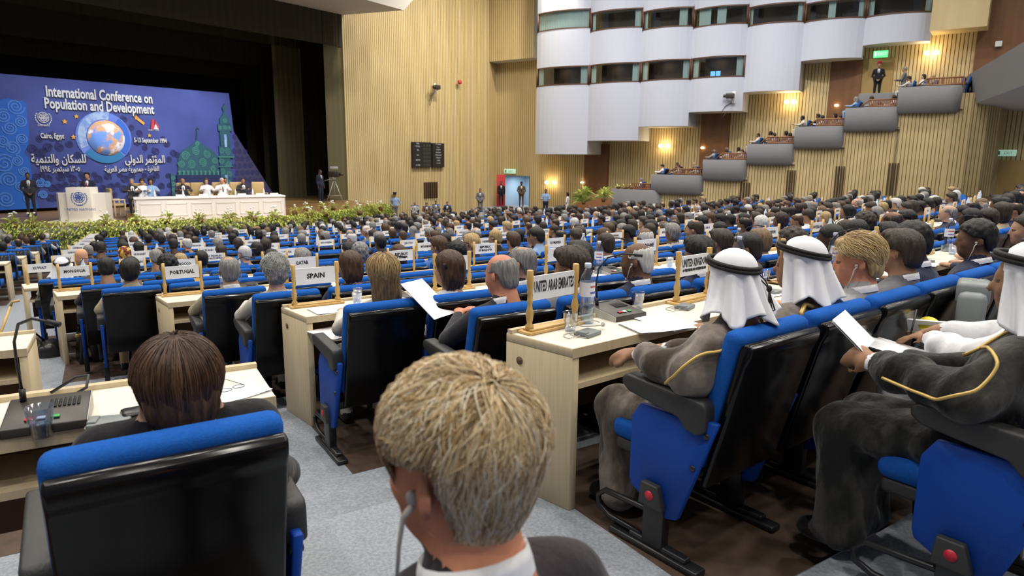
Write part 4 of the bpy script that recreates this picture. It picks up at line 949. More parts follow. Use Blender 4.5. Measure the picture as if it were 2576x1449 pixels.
def mid_chair(loc, rz, label, group, right_end=False):
    t = thing('conference_chair', label, 'chair', loc, rz, group)
    for nm in ('back_shell', 'back_cushion', 'seat_cushion'): link(nm, CH[nm], t)
    for x in ((-.262, .262) if right_end else (-.262,)):
        link('armrest', CH['armrest'], t, (x, 0, 0)); link('side_panel', CH['side_panel'], t, (x, 0, 0)); link('leg', CH['leg'], t, (x, 0, 0))
    return t
def far_chair(loc, rz, label, group):
    o = link('conference_chair', CH['far'], None, loc, rz); return tag(o, label, 'chair', group)
# ------------------------------------------------------------------ desk run (origin at the seat-side aisle corner on the floor; +X along the row, +Y to the stage)
DD = .385
def desk(Mx, L, label, rz, end_l=True, end_r=True, detail=True, skew=0.0):
    loc = Mx.translation
    t = thing('delegate_desk', label, 'desk', loc, rz, 'pale wood delegate desks')
    sk = lambda x, y: x+skew*y if x < .5*L else x
    mb = MB(); mb.prism([(sk(0, 0), 0), (L, 0), (L, DD), (sk(0, DD), DD)], 'z', .70, .7392, 0, r=.003, seg=1)
    mb.prism([(sk(0, 0)+.003, .003), (L-.002, .003), (L-.002, DD-.003), (sk(0, DD)+.003, DD-.003)], 'z', .738, .74, 1); mb.build('desk_top', [M['wood'], M['woodtop']], t)
    mb = MB(); mb.box((.04, .012, .62 if not detail else .64), (L-.04, .03, .70), 0) if False else mb.box((.04, .0, .555), (L-.04, .30, .580), 0); mb.build('shelf', M['wood'], t)
    if detail:
        mb = MB(); mb.box((.0, -.004, .698), (L, -.0005, .7405), 0); mb.build('edge_band', M['wood'], t)
        mb = MB(); mb.box((sk(0, DD)+.005, DD-.035, .7405), (L, DD-.005, .757), 0); mb.build('back_ledge', M['wood'], t)
    mb = MB(); mb.box((.04, DD-.05, .30), (L-.04, DD-.03, .70), 0); mb.build('modesty_board', M['wooddark'], t)
    for e, x in ((end_l, 0), (end_r, L-.04)):
        if e:
            mb = MB(); x0 = x
            mb.prism([(sk(x0, 0), 0), (sk(x0, 0)+.04, 0), (sk(x0, DD)+.04, DD), (sk(x0, DD), DD)], 'z', 0, .6995, 0, r=.002, seg=1); e_ = mb.build('end_panel', M['wood'], t)
            if detail and x == 0:
                mb = MB(); mb.lathe([(.019, -.004), (.019, .004)], 0, 14, Matrix.Translation((sk(0, .30), .30, .625)) @ Matrix.Rotation(-math.pi/2, 4, 'Y')); mb.build('cable_hole', M['wooddark'], e_)
    return t
# ------------------------------------------------------------------ name sign
def post_prof(h):
    return [(.020, 0), (.020, .02), (.012, .028), (.016, .05), (.019, .075), (.012, .105), (.010, .12), (.015, .13), (.012, .14), (.011, .165), (.015, .175), (.011, .185), (.016, .20), (.016, h-.004), (.013, h)]
SGP = {}
def sign_meshes():
    for nm, n_ in (('near', 12), ('mid', 6)):
        mb = MB(); pr = post_prof(.275)
        if nm == 'mid': pr = [(.019, 0), (.012, .03), (.018, .07), (.010, .12), (.014, .2), (.014, .275)]
        mb.lathe(pr, 0, n_); SGP['post_'+nm] = mb.mesh('post', M['post'])
    mb = MB(); mb.rbox((-.185, -.042, 0), (.185, .042, .014), .004, 0); mb.rbox((-.165, -.030, .012), (.165, .030, .024), .004, 0); SGP['base'] = mb.mesh('base', M['post'])
    mb = MB(); mb.box((-.137, -.005, .150), (.137, .005, .262), 0); SGP['plate'] = mb.mesh('name_plate', M['plate'])
    mb = MB(); mb.lathe([(.018, 0), (.014, .26)], 0, 5, Matrix.Translation((-.15, 0, 0))); mb.lathe([(.018, 0), (.014, .26)], 0, 5, Matrix.Translation((.15, 0, 0))); mb.box((-.137, -.005, .150), (.137, .005, .262), 1)
    SGP['far'] = mb
sign_meshes()
def sign_text(name):
    lines = name.split('|'); mb = MB()
    if name.startswith('UNITED KINGDOM'):
        spec = [('UNITED KINGDOM', .24, .052, .222), ('OF GREAT BRITAIN AND NORTHERN IRELAND', .23, .016, .182)]
    elif len(lines) == 2: spec = [(lines[0], None, .030, .224), (lines[1], None, .030, .188)]
    elif len(name) > 12: spec = [(name, .262, .062, .212)]
    else: spec = [(name, None, .040, .208)]
    for s_, w, h, z in spec:
        if w is None: w = min(.25, len(s_)*h*.62)
        v, f = text_arrays(s_, h*1.15, width=w, res=1, offset=.0018)
        mb.add([(x, -.0062, z+y) for x, y, _ in v], f, 2)
    return mb
def name_sign(loc, rz, name, label, lod):
    g = 'wooden country name signs'
    if lod < 2:
        t = thing('name_sign', label, 'sign', loc, rz, g)
        link('base', SGP['base'], t)
        for x in (-.15, .15): link('post', SGP['post_near' if lod == 0 else 'post_mid'], t, (x, 0, .018))
        p = link('name_plate', SGP['plate'], t); tm = sign_text(name); tm.m = [0]*len(tm.m); tm.build('lettering', M['ink'], p)
        return t
    mb = MB(); b = SGP['far']; mb.v, mb.f, mb.m, mb.s = list(b.v), list(b.f), list(b.m), list(b.s)
    if lod == 2: tm = sign_text(name); mb.add(tm.v, tm.f, 2)
    return tag(mb.build('name_sign', [M['post'], M['plate'], M['inkblue']], None, loc, rz), label, 'sign', g)
# ------------------------------------------------------------------ things on the desks
PR = {}
def prop_meshes():
    mb = MB(); mb.lathe([(.030, 0), (.036, .004), (.037, .05), (.034, .055), (.037, .06), (.037, .095), (.0345, .10), (.037, .105), (.037, .20), (.034, .225), (.020, .255), (.0135, .268), (.0135, .275)], 0, 18); PR['b_body'] = mb.mesh('bottle_body', M['plastic'])
    mb = MB(); mb.lathe([(.030, .004), (.033, .01), (.034, .17), (.001, .172)], 0, 16); PR['b_water'] = mb.mesh('water', M['water'])
    mb = MB(); mb.lathe([(.0165, .272), (.0165, .292), (.014, .295)], 0, 14); PR['b_cap'] = mb.mesh('cap', M['cap'])
    mb = MB(); 
    N = 18; vs = []
    for z in (.135, .205):
        for k in range(N): th = 2*math.pi*k/N; vs.append((.0378*math.cos(th), .0378*math.sin(th), z))
    mb.add(vs, [(k, (k+1) % N, N+(k+1) % N, N+k) for k in range(N)], 0, True); PR['b_label'] = mb.mesh('label', M['labelm'])
    mb = MB()
    for z0, z1, m_ in ((.150, .160, 1), (.180, .188, 0)):
        vs = []
        for z in (z0, z1):
            for k in range(9): th = math.radians(225+10*k); vs.append((.0382*math.cos(th), .0382*math.sin(th), z))
        mb.add(vs, [(k, k+1, 10+k, 9+k) for k in range(8)], m_, True)
    PR['b_print'] = mb.mesh('print', [M['labelred'], M['labelblue']])
    mb = MB(); mb.lathe([(.034, 0), (.036, .13), (.037, .21), (.02, .25), (.015, .28), (.015, .292)], 0, 7); PR['b_far'] = mb.mesh('water_bottle', mat('hazy_bottle', (.62, .70, .84), .15))
    mb = MB(); mb.lathe([(.024, 0), (.026, .002), (.029, .045), (.032, .048), (.036, .088), (.0375, .090), (.0345, .088), (.030, .047), (.026, .044), (.023, .004)], 0, 18); PR['cup'] = mb.mesh('cup_wall', M['plastic'])
    mb = MB(); mb.lathe([(.022, .004), (.0255, .040), (.001, .041)], 0, 14); PR['c_water'] = mb.mesh('water', M['water'])
    mb = MB(); mb.lathe([(.026, 0), (.036, .088)], 0, 7); PR['c_far'] = mb.mesh('plastic_cup', mat('hazy_cup', (.60, .62, .62), .2, alpha=.75))
    # microphone console: wedge body
    mb = MB(); mb.prism([(-.10, 0), (.10, 0), (.10, .055), (-.10, .028)], 'x', -.105, .105, 0, r=.004); PR['m_body'] = mb.mesh('console_body', M['console'])
    mb = MB()
    for x in (-.107, .105): mb.prism([(-.10, 0), (.10, 0), (.10, .053), (-.10, .026)], 'x', x, x+.002, 0)
    PR['m_side'] = mb.mesh('side_cheek', M['consoleside'])
    mb = MB(); mb.tube([(-.07, .075, .05), (-.07, .078, .09)], .009, 0, 8); mb.tube([(-.07, .078, .085), (-.075, .08, .16), (-.072, .07, .24), (-.05, .03, .30), (-.005, -.03, .325), (.035, -.07, .32)], .0045, 0, 6); mb.tube([(.035, -.07, .32), (.065, -.095, .315)], .0085, 0, 8); PR['m_neck'] = mb.mesh('gooseneck', M['ink'])
    mb = MB()
    for i in range(6):
        for j in range(7): mb.lathe([(.0045, .043+.004*(i/6)-.002), (.0045, .0475+.004*(i/6))], 0, 6, Matrix.Translation((.005+j*.012, .01+i*.011, .0)))
    PR['m_grill'] = mb.mesh('speaker_grill', M['ink'])
    for nm, x, mt in (('red', -.04, 'badge'), ('white', -.01, 'paper'), ('green', .025, 'green_btn')):
        mb = MB(); mb.rbox((x-.011, -.07, .034), (x+.011, -.05, .040), .002, 0); PR['m_'+nm] = mb.mesh(nm+'_button', M[mt])
    mb = MB(); mb.prism([(-.10, 0), (.10, 0), (.10, .055), (-.10, .028)], 'x', -.105, .105, 0); mb.tube([(-.07, .075, .05), (-.072, .07, .24), (-.03, 0, .31), (.05, -.08, .315)], .006, 0, 4); PR['m_far'] = mb.mesh('microphone_unit', M['console'])
    mb = MB(); mb.rbox((-.055, -.04, 0), (.055, .04, .020), .005, 0); mb.rbox((-.055, -.028, .016), (-.03, .028, .026), .004, 0); PR['r_body'] = mb.mesh('receiver_body', M['receiver'])
    mb = MB(); pts = [(-.055+.0, .0, .01)]
    for i in range(15): th = i*.62; pts.append((-.07-.05*math.cos(th)*(1-.03*i)+.004*i, .02+.06*math.sin(th), .004))
    mb.tube(pts, .0022, 0, 5); PR['r_cord'] = mb.mesh('cord', M['cord'])
    mb = MB(); pts = [(.10+.075*math.cos(t*.3)+.01*math.sin(t), .05+.055*math.sin(t*.3), .02+.012*math.sin(t*.15)) for t in range(0, 19)]; mb.tube(pts, .003, 0, 6); mb.lathe([(.008, 0), (.011, .01), (.006, .02)], 0, 8, Matrix.Translation(Vector(pts[-1])-Vector((0, 0, .012)))); PR['r_ear'] = mb.mesh('headset', M['cord'])
    for n_, (w, h) in enumerate(((.21, .297), (.21, .15), (.30, .21))):
        mb = MB(); N = 6; vs = []
        for i in range(N+1):
            for j in range(2): vs.append(((i/N-.5)*w, (j-.5)*h, .006+.002*math.sin(i*1.1+n_)))
        mb.add(vs, [(2*i, 2*i+2, 2*i+3, 2*i+1) for i in range(N)], 0, True); mb.box((-w/2+.004, -h/2+.004, 0), (w/2-.002, h/2-.003, .0018), 0); PR['paper%d' % n_] = mb.mesh('paper_sheets', M['paper'])
prop_meshes()
def bottle(loc, label, near=True, rz=0):
    g = 'clear water bottles on the desks'
    if near:
        t = thing('water_bottle', label, 'bottle', loc, rz, g)
        b = link('bottle_body', PR['b_body'], t); link('water', PR['b_water'], t); link('cap', PR['b_cap'], t); l = link('label', PR['b_label'], t); link('print', PR['b_print'], l); return t
    return tag(link('water_bottle', PR['b_far'], None, loc, rz), label, 'bottle', g)
def cup(loc, label, near=True, full=True):
    g = 'clear plastic cups on the desks'
    if near:
        t = thing('plastic_cup', label, 'cup', loc, 0, g); link('cup_wall', PR['cup'], t)
        if full: link('water', PR['c_water'], t)
        return t
    return tag(link('plastic_cup', PR['c_far'], None, loc), label, 'cup', g)
def microphone(loc, rz, label, near=True):
    g = 'gooseneck microphone units on the desks'
    if near:
        t = thing('microphone_unit', label, 'microphone', loc, rz, g)
        for nm, k in (('console_body', 'm_body'), ('side_cheek', 'm_side'), ('gooseneck', 'm_neck'), ('speaker_grill', 'm_grill'), ('red_button', 'm_red'), ('white_button', 'm_white'), ('green_button', 'm_green')): link(nm, PR[k], t)
        return t
    return tag(link('microphone_unit', PR['m_far'], None, loc, rz), label, 'microphone', g)
def receiver(loc, rz, label, ear=False):
    t = thing('interpretation_receiver', label, 'receiver', loc, rz, 'grey interpretation receivers on the desks')
    link('receiver_body', PR['r_body'], t); link('cord', PR['r_cord'], t)
    if ear: link('headset', PR['r_ear'], t)
    return t
def paper(loc, rz, label, n=0, group='papers on the desks', tilt=None):
    o = link('paper_sheets', PR['paper%d' % n], None, loc, rz); return tag(o, label, 'papers', group)
# ------------------------------------------------------------------ people: smooth-union bodies meshed with surface nets
class Sdf:
    def __init__(s): s.p = []
    def cone(s, a, b, ra, rb, tag='top', k=.03): s.p.append(('c', np.array(a, float), np.array(b, float), ra, rb, tag, k)); return s
    def ell(s, c, r, tag='top', k=.03, R=None): s.p.append(('e', np.array(c, float), np.array(r, float), R, None, tag, k)); return s
    def xf(s, Mx):                                           # transformed copy
        o = Sdf(); A = np.array(Mx)
        R = A[:3, :3]
        for t in s.p:
            if t[0] == 'c': o.p.append(('c', R @ t[1]+A[:3, 3], R @ t[2]+A[:3, 3], t[3], t[4], t[5], t[6]))
            else: o.p.append(('e', R @ t[1]+A[:3, 3], t[2], R if t[3] is None else R @ t[3], None, t[5], t[6]))
        return o
    def one(s, t, P):
        if t[0] == 'c':
            ba = t[2]-t[1]; pa = P-t[1]; h = np.clip((pa @ ba)/max(ba @ ba, 1e-9), 0, 1)
            return np.linalg.norm(pa-h[..., None]*ba, axis=-1)-(t[3]+(t[4]-t[3])*h)
        q = P-t[1]
        if t[3] is not None: q = q @ t[3]
        k0 = np.linalg.norm(q/t[2], axis=-1); k1 = np.linalg.norm(q/t[2]**2, axis=-1)
        return k0*(k0-1)/np.maximum(k1, 1e-6)
    def bounds(s, pad=.05):
        lo = np.full(3, 1e9); hi = -lo
        for t in s.p:
            if t[0] == 'c':
                r = max(t[3], t[4]); lo = np.minimum(lo, np.minimum(t[1], t[2])-r); hi = np.maximum(hi, np.maximum(t[1], t[2])+r)
            else: r = max(t[2]); lo = np.minimum(lo, t[1]-r); hi = np.maximum(hi, t[1]+r)
        return lo-pad, hi+pad
    def grid(s, h, disp=None, extra=None):
        lo, hi = s.bounds(); n = np.ceil((hi-lo)/h).astype(int)+1
        ax = [lo[i]+np.arange(n[i])*h for i in range(3)]
        F = np.full(n, 1.0, np.float32)
        for t in s.p:                                         # evaluate each primitive only near itself
            if t[0] == 'c':
                r = max(t[3], t[4])+.12; a, b = np.minimum(t[1], t[2])-r, np.maximum(t[1], t[2])+r
            else: r = max(t[2])+.12; a, b = t[1]-r, t[1]+r
            i0 = np.maximum(0, np.floor((a-lo)/h).astype(int)); i1 = np.minimum(n, np.ceil((b-lo)/h).astype(int)+1)
            sl = tuple(slice(i0[j], i1[j]) for j in range(3))
            G = np.stack(np.meshgrid(*[ax[j][sl[j]] for j in range(3)], indexing='ij'), -1)
            d = s.one(t, G); f = F[sl]; k = t[6]
            hh = np.maximum(k-np.abs(f-d), 0)/k; F[sl] = np.minimum(f, d)-hh*hh*k*.25
        if disp is not None or extra is not None:
            G = np.stack(np.meshgrid(*ax, indexing='ij'), -1)
            if disp is not None: F = F-disp(G)
            if extra is not None: F = np.maximum(F, extra(G))
        return F, lo
def nets(F, lo, h):
    s = F < 0; nx, ny, nz = F.shape
    c = np.zeros((nx-1, ny-1, nz-1), int)
    for i in (0, 1):
        for j in (0, 1):
            for k in (0, 1): c += s[i:nx-1+i, j:ny-1+j, k:nz-1+k]
    act = (c > 0) & (c < 8); idx = -np.ones(act.shape, int); ijk = np.argwhere(act); idx[act] = np.arange(len(ijk))
    acc = np.zeros((len(ijk), 3)); cnt = np.zeros(len(ijk)); I, J, K = ijk.T
    cor = [(0,0,0),(1,0,0),(0,1,0),(1,1,0),(0,0,1),(1,0,1),(0,1,1),(1,1,1)]
    for a in range(8):
        for b in range(a+1, 8):
            da = np.array(cor[b])-np.array(cor[a])
            if np.abs(da).sum() != 1: continue
            fa = F[I+cor[a][0], J+cor[a][1], K+cor[a][2]]; fb = F[I+cor[b][0], J+cor[b][1], K+cor[b][2]]
            m = (fa < 0) != (fb < 0); t = np.where(m, fa/np.where(m, fa-fb, 1), 0)
            acc += np.where(m[:, None], np.array(cor[a])+t[:, None]*da, 0); cnt += m
    V = lo+(ijk+acc/cnt[:, None])*h
    faces = []
    for ax in range(3):
        sl0 = [slice(None)]*3; sl1 = [slice(None)]*3; sl0[ax] = slice(0, -1); sl1[ax] = slice(1, None)
        a, b = s[tuple(sl0)], s[tuple(sl1)]; m = a != b
        o1, o2 = (ax+1) % 3, (ax+2) % 3
        E_ = np.argwhere(m)
        ok = (E_[:, o1] > 0) & (E_[:, o2] > 0) & (E_[:, o1] < F.shape[o1]-1) & (E_[:, o2] < F.shape[o2]-1); E_ = E_[ok]
        ins = a[tuple(E_.T)]
        def g(d1, d2):
            q = E_.copy(); q[:, o1] += d1; q[:, o2] += d2; return idx[tuple(q.T)]
        Q = np.stack([g(-1, -1), g(0, -1), g(0, 0), g(-1, 0)], 1)
        Q[~ins] = Q[~ins][:, ::-1]; faces.append(Q)
    return V, np.concatenate(faces)
TAGS = ['skin', 'top', 'trousers', 'shoe', 'eye', 'lip', 'shirt', 'tie']
def sdf_mesh(name, S_, h, tags=TAGS, disp=None, extra=None, smooth=1):
    F, lo = S_.grid(h, disp, extra); V, Q = nets(F, lo, h)
    for _ in range(smooth):                                   # one gentle relaxation
        acc = np.zeros_like(V); cnt = np.zeros(len(V))
        for i in range(4):
            np.add.at(acc, Q[:, i], V[Q[:, (i+1) % 4]]); np.add.at(cnt, Q[:, i], 1); np.add.at(acc, Q[:, (i+1) % 4], V[Q[:, i]]); np.add.at(cnt, Q[:, (i+1) % 4], 1)
        V = V*.5+.5*acc/np.maximum(cnt, 1)[:, None]
    me = bpy.data.meshes.new(name); me.vertices.add(len(V)); me.vertices.foreach_set('co', V.astype(np.float32).ravel())
    me.loops.add(len(Q)*4); me.loops.foreach_set('vertex_index', Q.astype(np.int32).ravel()); me.polygons.add(len(Q))
    me.polygons.foreach_set('loop_start', np.arange(0, len(Q)*4, 4, dtype=np.int32)); me.polygons.foreach_set('loop_total', np.full(len(Q), 4, np.int32))
    if tags:
        fc = V[Q].mean(1); best = np.full(len(fc), 1e9); ti = np.zeros(len(fc), np.int32)
        for t in S_.p:
            d = S_.one(t, fc); m = d < best; best[m] = d[m]; ti[m] = tags.index(t[5])
        me.polygons.foreach_set('material_index', ti)
    me.polygons.foreach_set('use_smooth', np.ones(len(Q), bool)); me.update(calc_edges=True); return me
# --- head in its own frame: origin mid-head, +Y the face
def head_sdf(female=False, detail=True, ears=True):
    s = Sdf(); f = .95 if female else 1.0
    s.ell((0, -.014, .036), (.074*f, .095*f, .082), 'skin', .03); s.ell((0, .028, -.028), (.060*f, .066, .086), 'skin', .03)
    s.ell((0, .052, -.083), (.036*f, .034, .030), 'skin', .03); s.cone((0, .084, .012), (0, .108, -.026), .008, .0135, 'skin', .012)
    s.cone((-.030, .080, .020), (.030, .080, .020), .011, .011, 'skin', .015)
    for x in (-1, 1):
        if ears: s.ell((x*.081*f, -.018, -.010), (.0085, .023, .034), 'skin', .008, np.array(Matrix.Rotation(math.radians(28*x), 3, 'Z')))
        s.ell((x*.036, .062, -.025), (.022, .022, .020), 'skin', .02)
        if detail: s.ell((x*.031, .0815, .004), (.0115, .010, .0075), 'eye', .003)
    if detail: s.cone((-.018, .087, -.058), (.018, .087, -.058), .0085, .0085, 'lip', .008)
    s.cone((0, -.030, -.055), (0, -.045, -.19), .055*f, .064*f, 'skin', .03)
    return s
def hair_extra(kind):
    ys = np.array([-.15, -.10, -.060, -.040, -.012, .022, .05, .075, .12]); zs_ = np.array([-.088, -.084, -.066, .010, .022, .020, .046, .064, .085])
    if kind in ('bob', 'long', 'curlylong'): ys = np.array([-.15, -.10, -.045, -.015, .02, .05, .075, .12]); zs_ = np.array([-.30, -.30, -.30, -.17, -.05, .045, .070, .09])
    if kind == 'cap': zs_ = np.array([-.055, -.052, -.035, .014, .024, .024, .048, .066, .087])
    def f(G):
        d = np.interp(G[..., 1], ys, zs_)-G[..., 2]
        if kind == 'bald':
            e = np.sqrt((G[..., 0]/.070)**2+((G[..., 1]-.01)/.105)**2); top = np.where(G[..., 2] > .035, (1-e)*.07, -.05); d = np.maximum(d, np.minimum(top, .05))
        if kind == 'thin':
            e = np.sqrt((G[..., 0]/.045)**2+((G[..., 1]+.03)/.05)**2); top = np.where(G[..., 2] > .07, (1-e)*.04, -.05); d = np.maximum(d, top)
        return d
    return f
def hair_sdf(kind, female=False):
    f = .95 if female else 1.0; s = Sdf(); t = {'short': .010, 'cap': .007, 'full': .017, 'bald': .007, 'thin': .010, 'afro': .020, 'curly': .030, 'bob': .016, 'long': .018, 'wavy': .022, 'curlylong': .03}[kind]
    s.ell((0, -.018, .036), (.074*f+t, .095*f+t, .082+t*1.05), 'top', .03); s.ell((0, -.055, -.025), (.060*f+t, .052+t, .075), 'top', .03)
    if kind in ('bob', 'curlylong'): s.ell((0, -.045, -.06), (.088, .068, .105), 'top', .03)
    if kind == 'long': s.ell((0, -.050, -.07), (.092, .066, .12), 'top', .03); s.ell((0, -.070, -.15), (.098, .048, .11), 'top', .04)
    if kind in ('full', 'wavy'): s.ell((0, .055, .092), (.058, .045, .032), 'top', .03)
    amp, fr = {'short': (.0025, 60), 'cap': (.002, 60), 'full': (.004, 55), 'bald': (.0015, 70), 'thin': (.002, 60), 'afro': (.005, 95), 'curly': (.010, 75), 'bob': (.004, 60), 'long': (.005, 60), 'wavy': (.007, 55), 'curlylong': (.009, 70)}[kind]
    if kind in ('afro', 'curly', 'curlylong'):
        disp = lambda G: amp*(np.sin(G[..., 0]*fr+1)*np.sin(G[..., 1]*fr*1.1)*np.sin(G[..., 2]*fr*.9+2)+.5*np.sin(G[..., 0]*fr*2.1)*np.sin(G[..., 1]*fr*1.9+1)*np.sin(G[..., 2]*fr*2))
    else:
        def disp(G):
            th = np.arctan2(G[..., 0], -(G[..., 1]-.01)); return amp*(np.sin(th*14+np.sin(G[..., 2]*40)*1.2)*.6+np.sin(th*31+G[..., 2]*25)*.4+np.sin(G[..., 2]*fr+th*4)*.25)
    return s, disp, hair_extra(kind)
def T(x, y, z): return Matrix.Translation((x, y, z))
# --- seated / standing bodies. Origin: floor point below the seat centre (or between the feet); +Y ahead
def head_matrix(hc, yaw=0, pitch=0, roll=0):
    return T(*hc) @ Matrix.Rotation(math.radians(yaw), 4, 'Z') @ Matrix.Rotation(math.radians(-pitch), 4, 'X') @ Matrix.Rotation(math.radians(roll), 4, 'Y')
def hand(s, wrist, d, up, side, curl=.4, fine=True, tag_='skin'):
    """palm, four bent fingers and a thumb; d: finger direction, up: back of the hand, side: +1 right hand"""
    w = Vector(wrist); d = Vector(d).normalized(); up = Vector(up); up = (up-d*up.dot(d)).normalized(); lat = d.cross(up)*side
    if not fine: s.ell(w+d*.07, (.04, .055, .022), tag_, .02, np.array(Matrix((d.cross(up), d, up)).transposed())); return
    for i in range(4):
        o = (1.5-i)*.020; k0 = w+d*.085+lat*o-up*(.004*abs(1.5-i)); s.cone(w+d*.015+lat*o*.6, k0, .016, .0115, tag_, .012)
        L = (.040, .046, .043, .034)[i]; c = curl; p = k0; dd = d
        for j, (l, r) in enumerate(((L, .0098), (L*.62, .0088), (L*.5, .0078))):
            dd = (dd-up*c*(1 if j else .7)).normalized(); q = p+dd*l; s.cone(p, q, r+.0006, r, tag_, .004); p = q
    b = w+d*.025+lat*.022; m_ = b+(d*.55+lat*.65-up*.35).normalized()*.045; e = m_+(d*.85+lat*.15-up*.35).normalized()*.035
    s.cone(b, m_, .017, .0125, tag_, .012); s.cone(m_, e, .0115, .009, tag_, .005)
def seated(female=False, yaw=0, pitch=0, roll=0, lean=-.06, arms='desk', sc=.945, robe=False, fine=False, shirt=False, hands=True, legs=True, wide=1.0):
    s = Sdf(); w = (.88 if female else 1.0)*wide; L = lean
    s.cone((-.085, -.01, .555), (.085, -.01, .555), .125*w, .125*w, 'trousers', .05)
    s.ell((0, -.025+L*.25, .68), (.160*w, .122, .15), 'top', .05); s.ell((0, -.045+L*.65, .815), (.185*w, .126, .155), 'top', .05)
    s.cone((-.135*w, -.05+L*.95, .892), (.135*w, -.05+L*.95, .892), .068, .068, 'top', .05); s.cone((0, -.058+L, .91), (0, -.064+L*1.1, (.930 if female else .958)), .096, (.068 if female else .072), 'top', .03)
    if female: s.ell((0, .05+L*.6, .80), (.13, .07, .07), 'top', .04)
    if shirt: s.ell((0, .050+L*.7, .84), (.062, .045, .13), 'shirt', .02); s.cone((0, .092+L*.8, .90), (0, .105+L*.5, .72), .012, .020, 'tie', .008)
    hc = (0, -.01+L*1.25, 1.118)
    hM = head_matrix(hc, yaw, pitch, roll)
    s.p += head_sdf(female, fine or True).xf(hM).p
    for x in (-1, 1):
        sh = Vector((x*.195*w, -.05+L*.95, .880))
        if arms == 'desk': el, wr, hd, hu = Vector((x*.275*w, .12+L, .765)), Vector((x*.15, .36+L, .80)), Vector((-x*.45, 1, 0)), Vector((0, 0, 1))
        elif arms == 'rest': el, wr, hd, hu = Vector((x*.285*w, -.06+L*.5, .76)), Vector((x*.265*w, .17, .77)), Vector((-x*.2, 1, -.25)), Vector((0, 0, 1))
        elif arms == 'lap': el, wr, hd, hu = Vector((x*.27*w, .0+L*.5, .74)), Vector((x*.12, .22, .68)), Vector((-x*.7, .7, -.1)), Vector((0, .2, 1))
        elif arms == 'chin' and x > 0: el, wr, hd, hu = Vector((.20*w, .22+L, .80)), Vector((.09, .11+L*1.2, .97)), Vector((-.4, -.2, 1)), Vector((.6, .8, 0))
        elif arms == 'chin': el, wr, hd, hu = Vector((-.25*w, .14+L, .78)), Vector((-.06, .34+L, .80)), Vector((.8, .6, 0)), Vector((0, 0, 1))
        else: el, wr, hd, hu = Vector((x*.275*w, .10+L, .75)), Vector((x*.10, .30+L, .82)), Vector((-x*.5, .8, .1)), Vector((0, -.2, 1))
        s.cone(sh, el, .060*(.92 if female else 1), .050, 'top', .035); s.cone(el, wr, .049, .036, 'top', .02)
        if hands:
            d = (wr-el).normalized(); s.cone(wr-d*.01, wr+d*.03, .028, .027, 'skin', .01); hand(s, wr+d*.025, hd, hu, x, fine=fine)
        if legs:
            kn = Vector((x*.115, .43, .50)); an = Vector((x*.12, .40, .09))
            s.cone((x*.085, .0, .545), kn, .092, .066, 'trousers', .04); s.cone(kn, an, .062, .044, 'trousers', .03); s.cone(an+Vector((0, -.03, -.045)), an+Vector((0, .15, -.055)), .042, .036, 'shoe', .02)
    Sc = Matrix.Scale(sc, 4)
    o = Sdf()
    for t in s.p:
        if t[0] == 'c': o.p.append(('c', t[1]*sc, t[2]*sc, t[3]*sc, t[4]*sc, t[5], t[6]))
        else: o.p.append(('e', t[1]*sc, t[2]*sc, t[3], None, t[5], t[6]))
    return o, Sc @ hM
def standing(arms='down', yaw=0, pitch=0, fine=False, female=False, sc=1.0, shirt=True, cap=False):
    s = Sdf(); w = .88 if female else 1.0
    s.cone((-.08, 0, .92), (.08, 0, .92), .115*w, .115*w, 'trousers', .05); s.ell((0, .0, 1.08), (.158*w, .112, .16), 'top', .05); s.ell((0, -.01, 1.26), (.185*w, .122, .18), 'top', .05)
    s.cone((-.135*w, -.02, 1.385), (.135*w, -.02, 1.385), .068, .068, 'top', .05); s.cone((0, -.02, 1.40), (0, -.02, 1.45), .085, .062, 'top', .04)
    if shirt: s.ell((0, .078, 1.30), (.055, .042, .14), 'shirt', .015); s.cone((0, .115, 1.38), (0, .118, 1.14), .012, .022, 'tie', .006)
    if shirt: s.cone((-.1, .01, 1.0), (.1, .01, 1.0), .125, .125, 'top', .05)
    hM = head_matrix((0, .015, 1.615), yaw, pitch); s.p += head_sdf(female, True).xf(hM).p
    for x in (-1, 1):
        sh = Vector((x*.195*w, -.02, 1.37))
        if arms == 'down': el, wr = Vector((x*.245*w, -.03, 1.10)), Vector((x*.24*w, .05, .87)); hd, hu = Vector((0, .1, -1)), Vector((x, 0, 0))
        elif arms == 'front': el, wr = Vector((x*.265*w, .0, 1.10)), Vector((x*.07, .17, .93)); hd, hu = Vector((-x*.8, .1, -.5)), Vector((0, 1, .2))
        elif arms == 'hips': el, wr = Vector((x*.33, -.05, 1.13)), Vector((x*.20, .06, .98)); hd, hu = Vector((-x*.6, .6, -.4)), Vector((x, .5, .3))
        else: el, wr = Vector((x*.25*w, .05, 1.12)), Vector((x*.15, .30, 1.12)); hd, hu = Vector((-x*.3, 1, 0)), Vector((0, 0, 1))
        s.cone(sh, el, .059, .048, 'top', .035); s.cone(el, wr, .047, .036, 'top', .02); d = (wr-el).normalized(); s.cone(wr, wr+d*.03, .028, .027, 'skin', .01); hand(s, wr+d*.02, hd, hu, x, fine=fine)
        kn, an = Vector((x*.10, .01, .49)), Vector((x*.11, -.02, .08))
        s.cone((x*.09, 0, .88), kn, .092, .062, 'trousers', .04); s.cone(kn, an, .060, .046, 'trousers', .03); s.cone(an+Vector((0, -.03, -.035)), an+Vector((0, .16, -.045)), .042, .036, 'shoe', .02)
    return s, hM
PROTO = {}
def proto(key, builder, h, **kw):
    S_, hM = builder(**kw); me = sdf_mesh('person', S_, h)
    for t in TAGS: me.materials.append(None)
    PROTO[key] = (me, hM, kw.get('female', False)); return PROTO[key]
HAIRM = {}
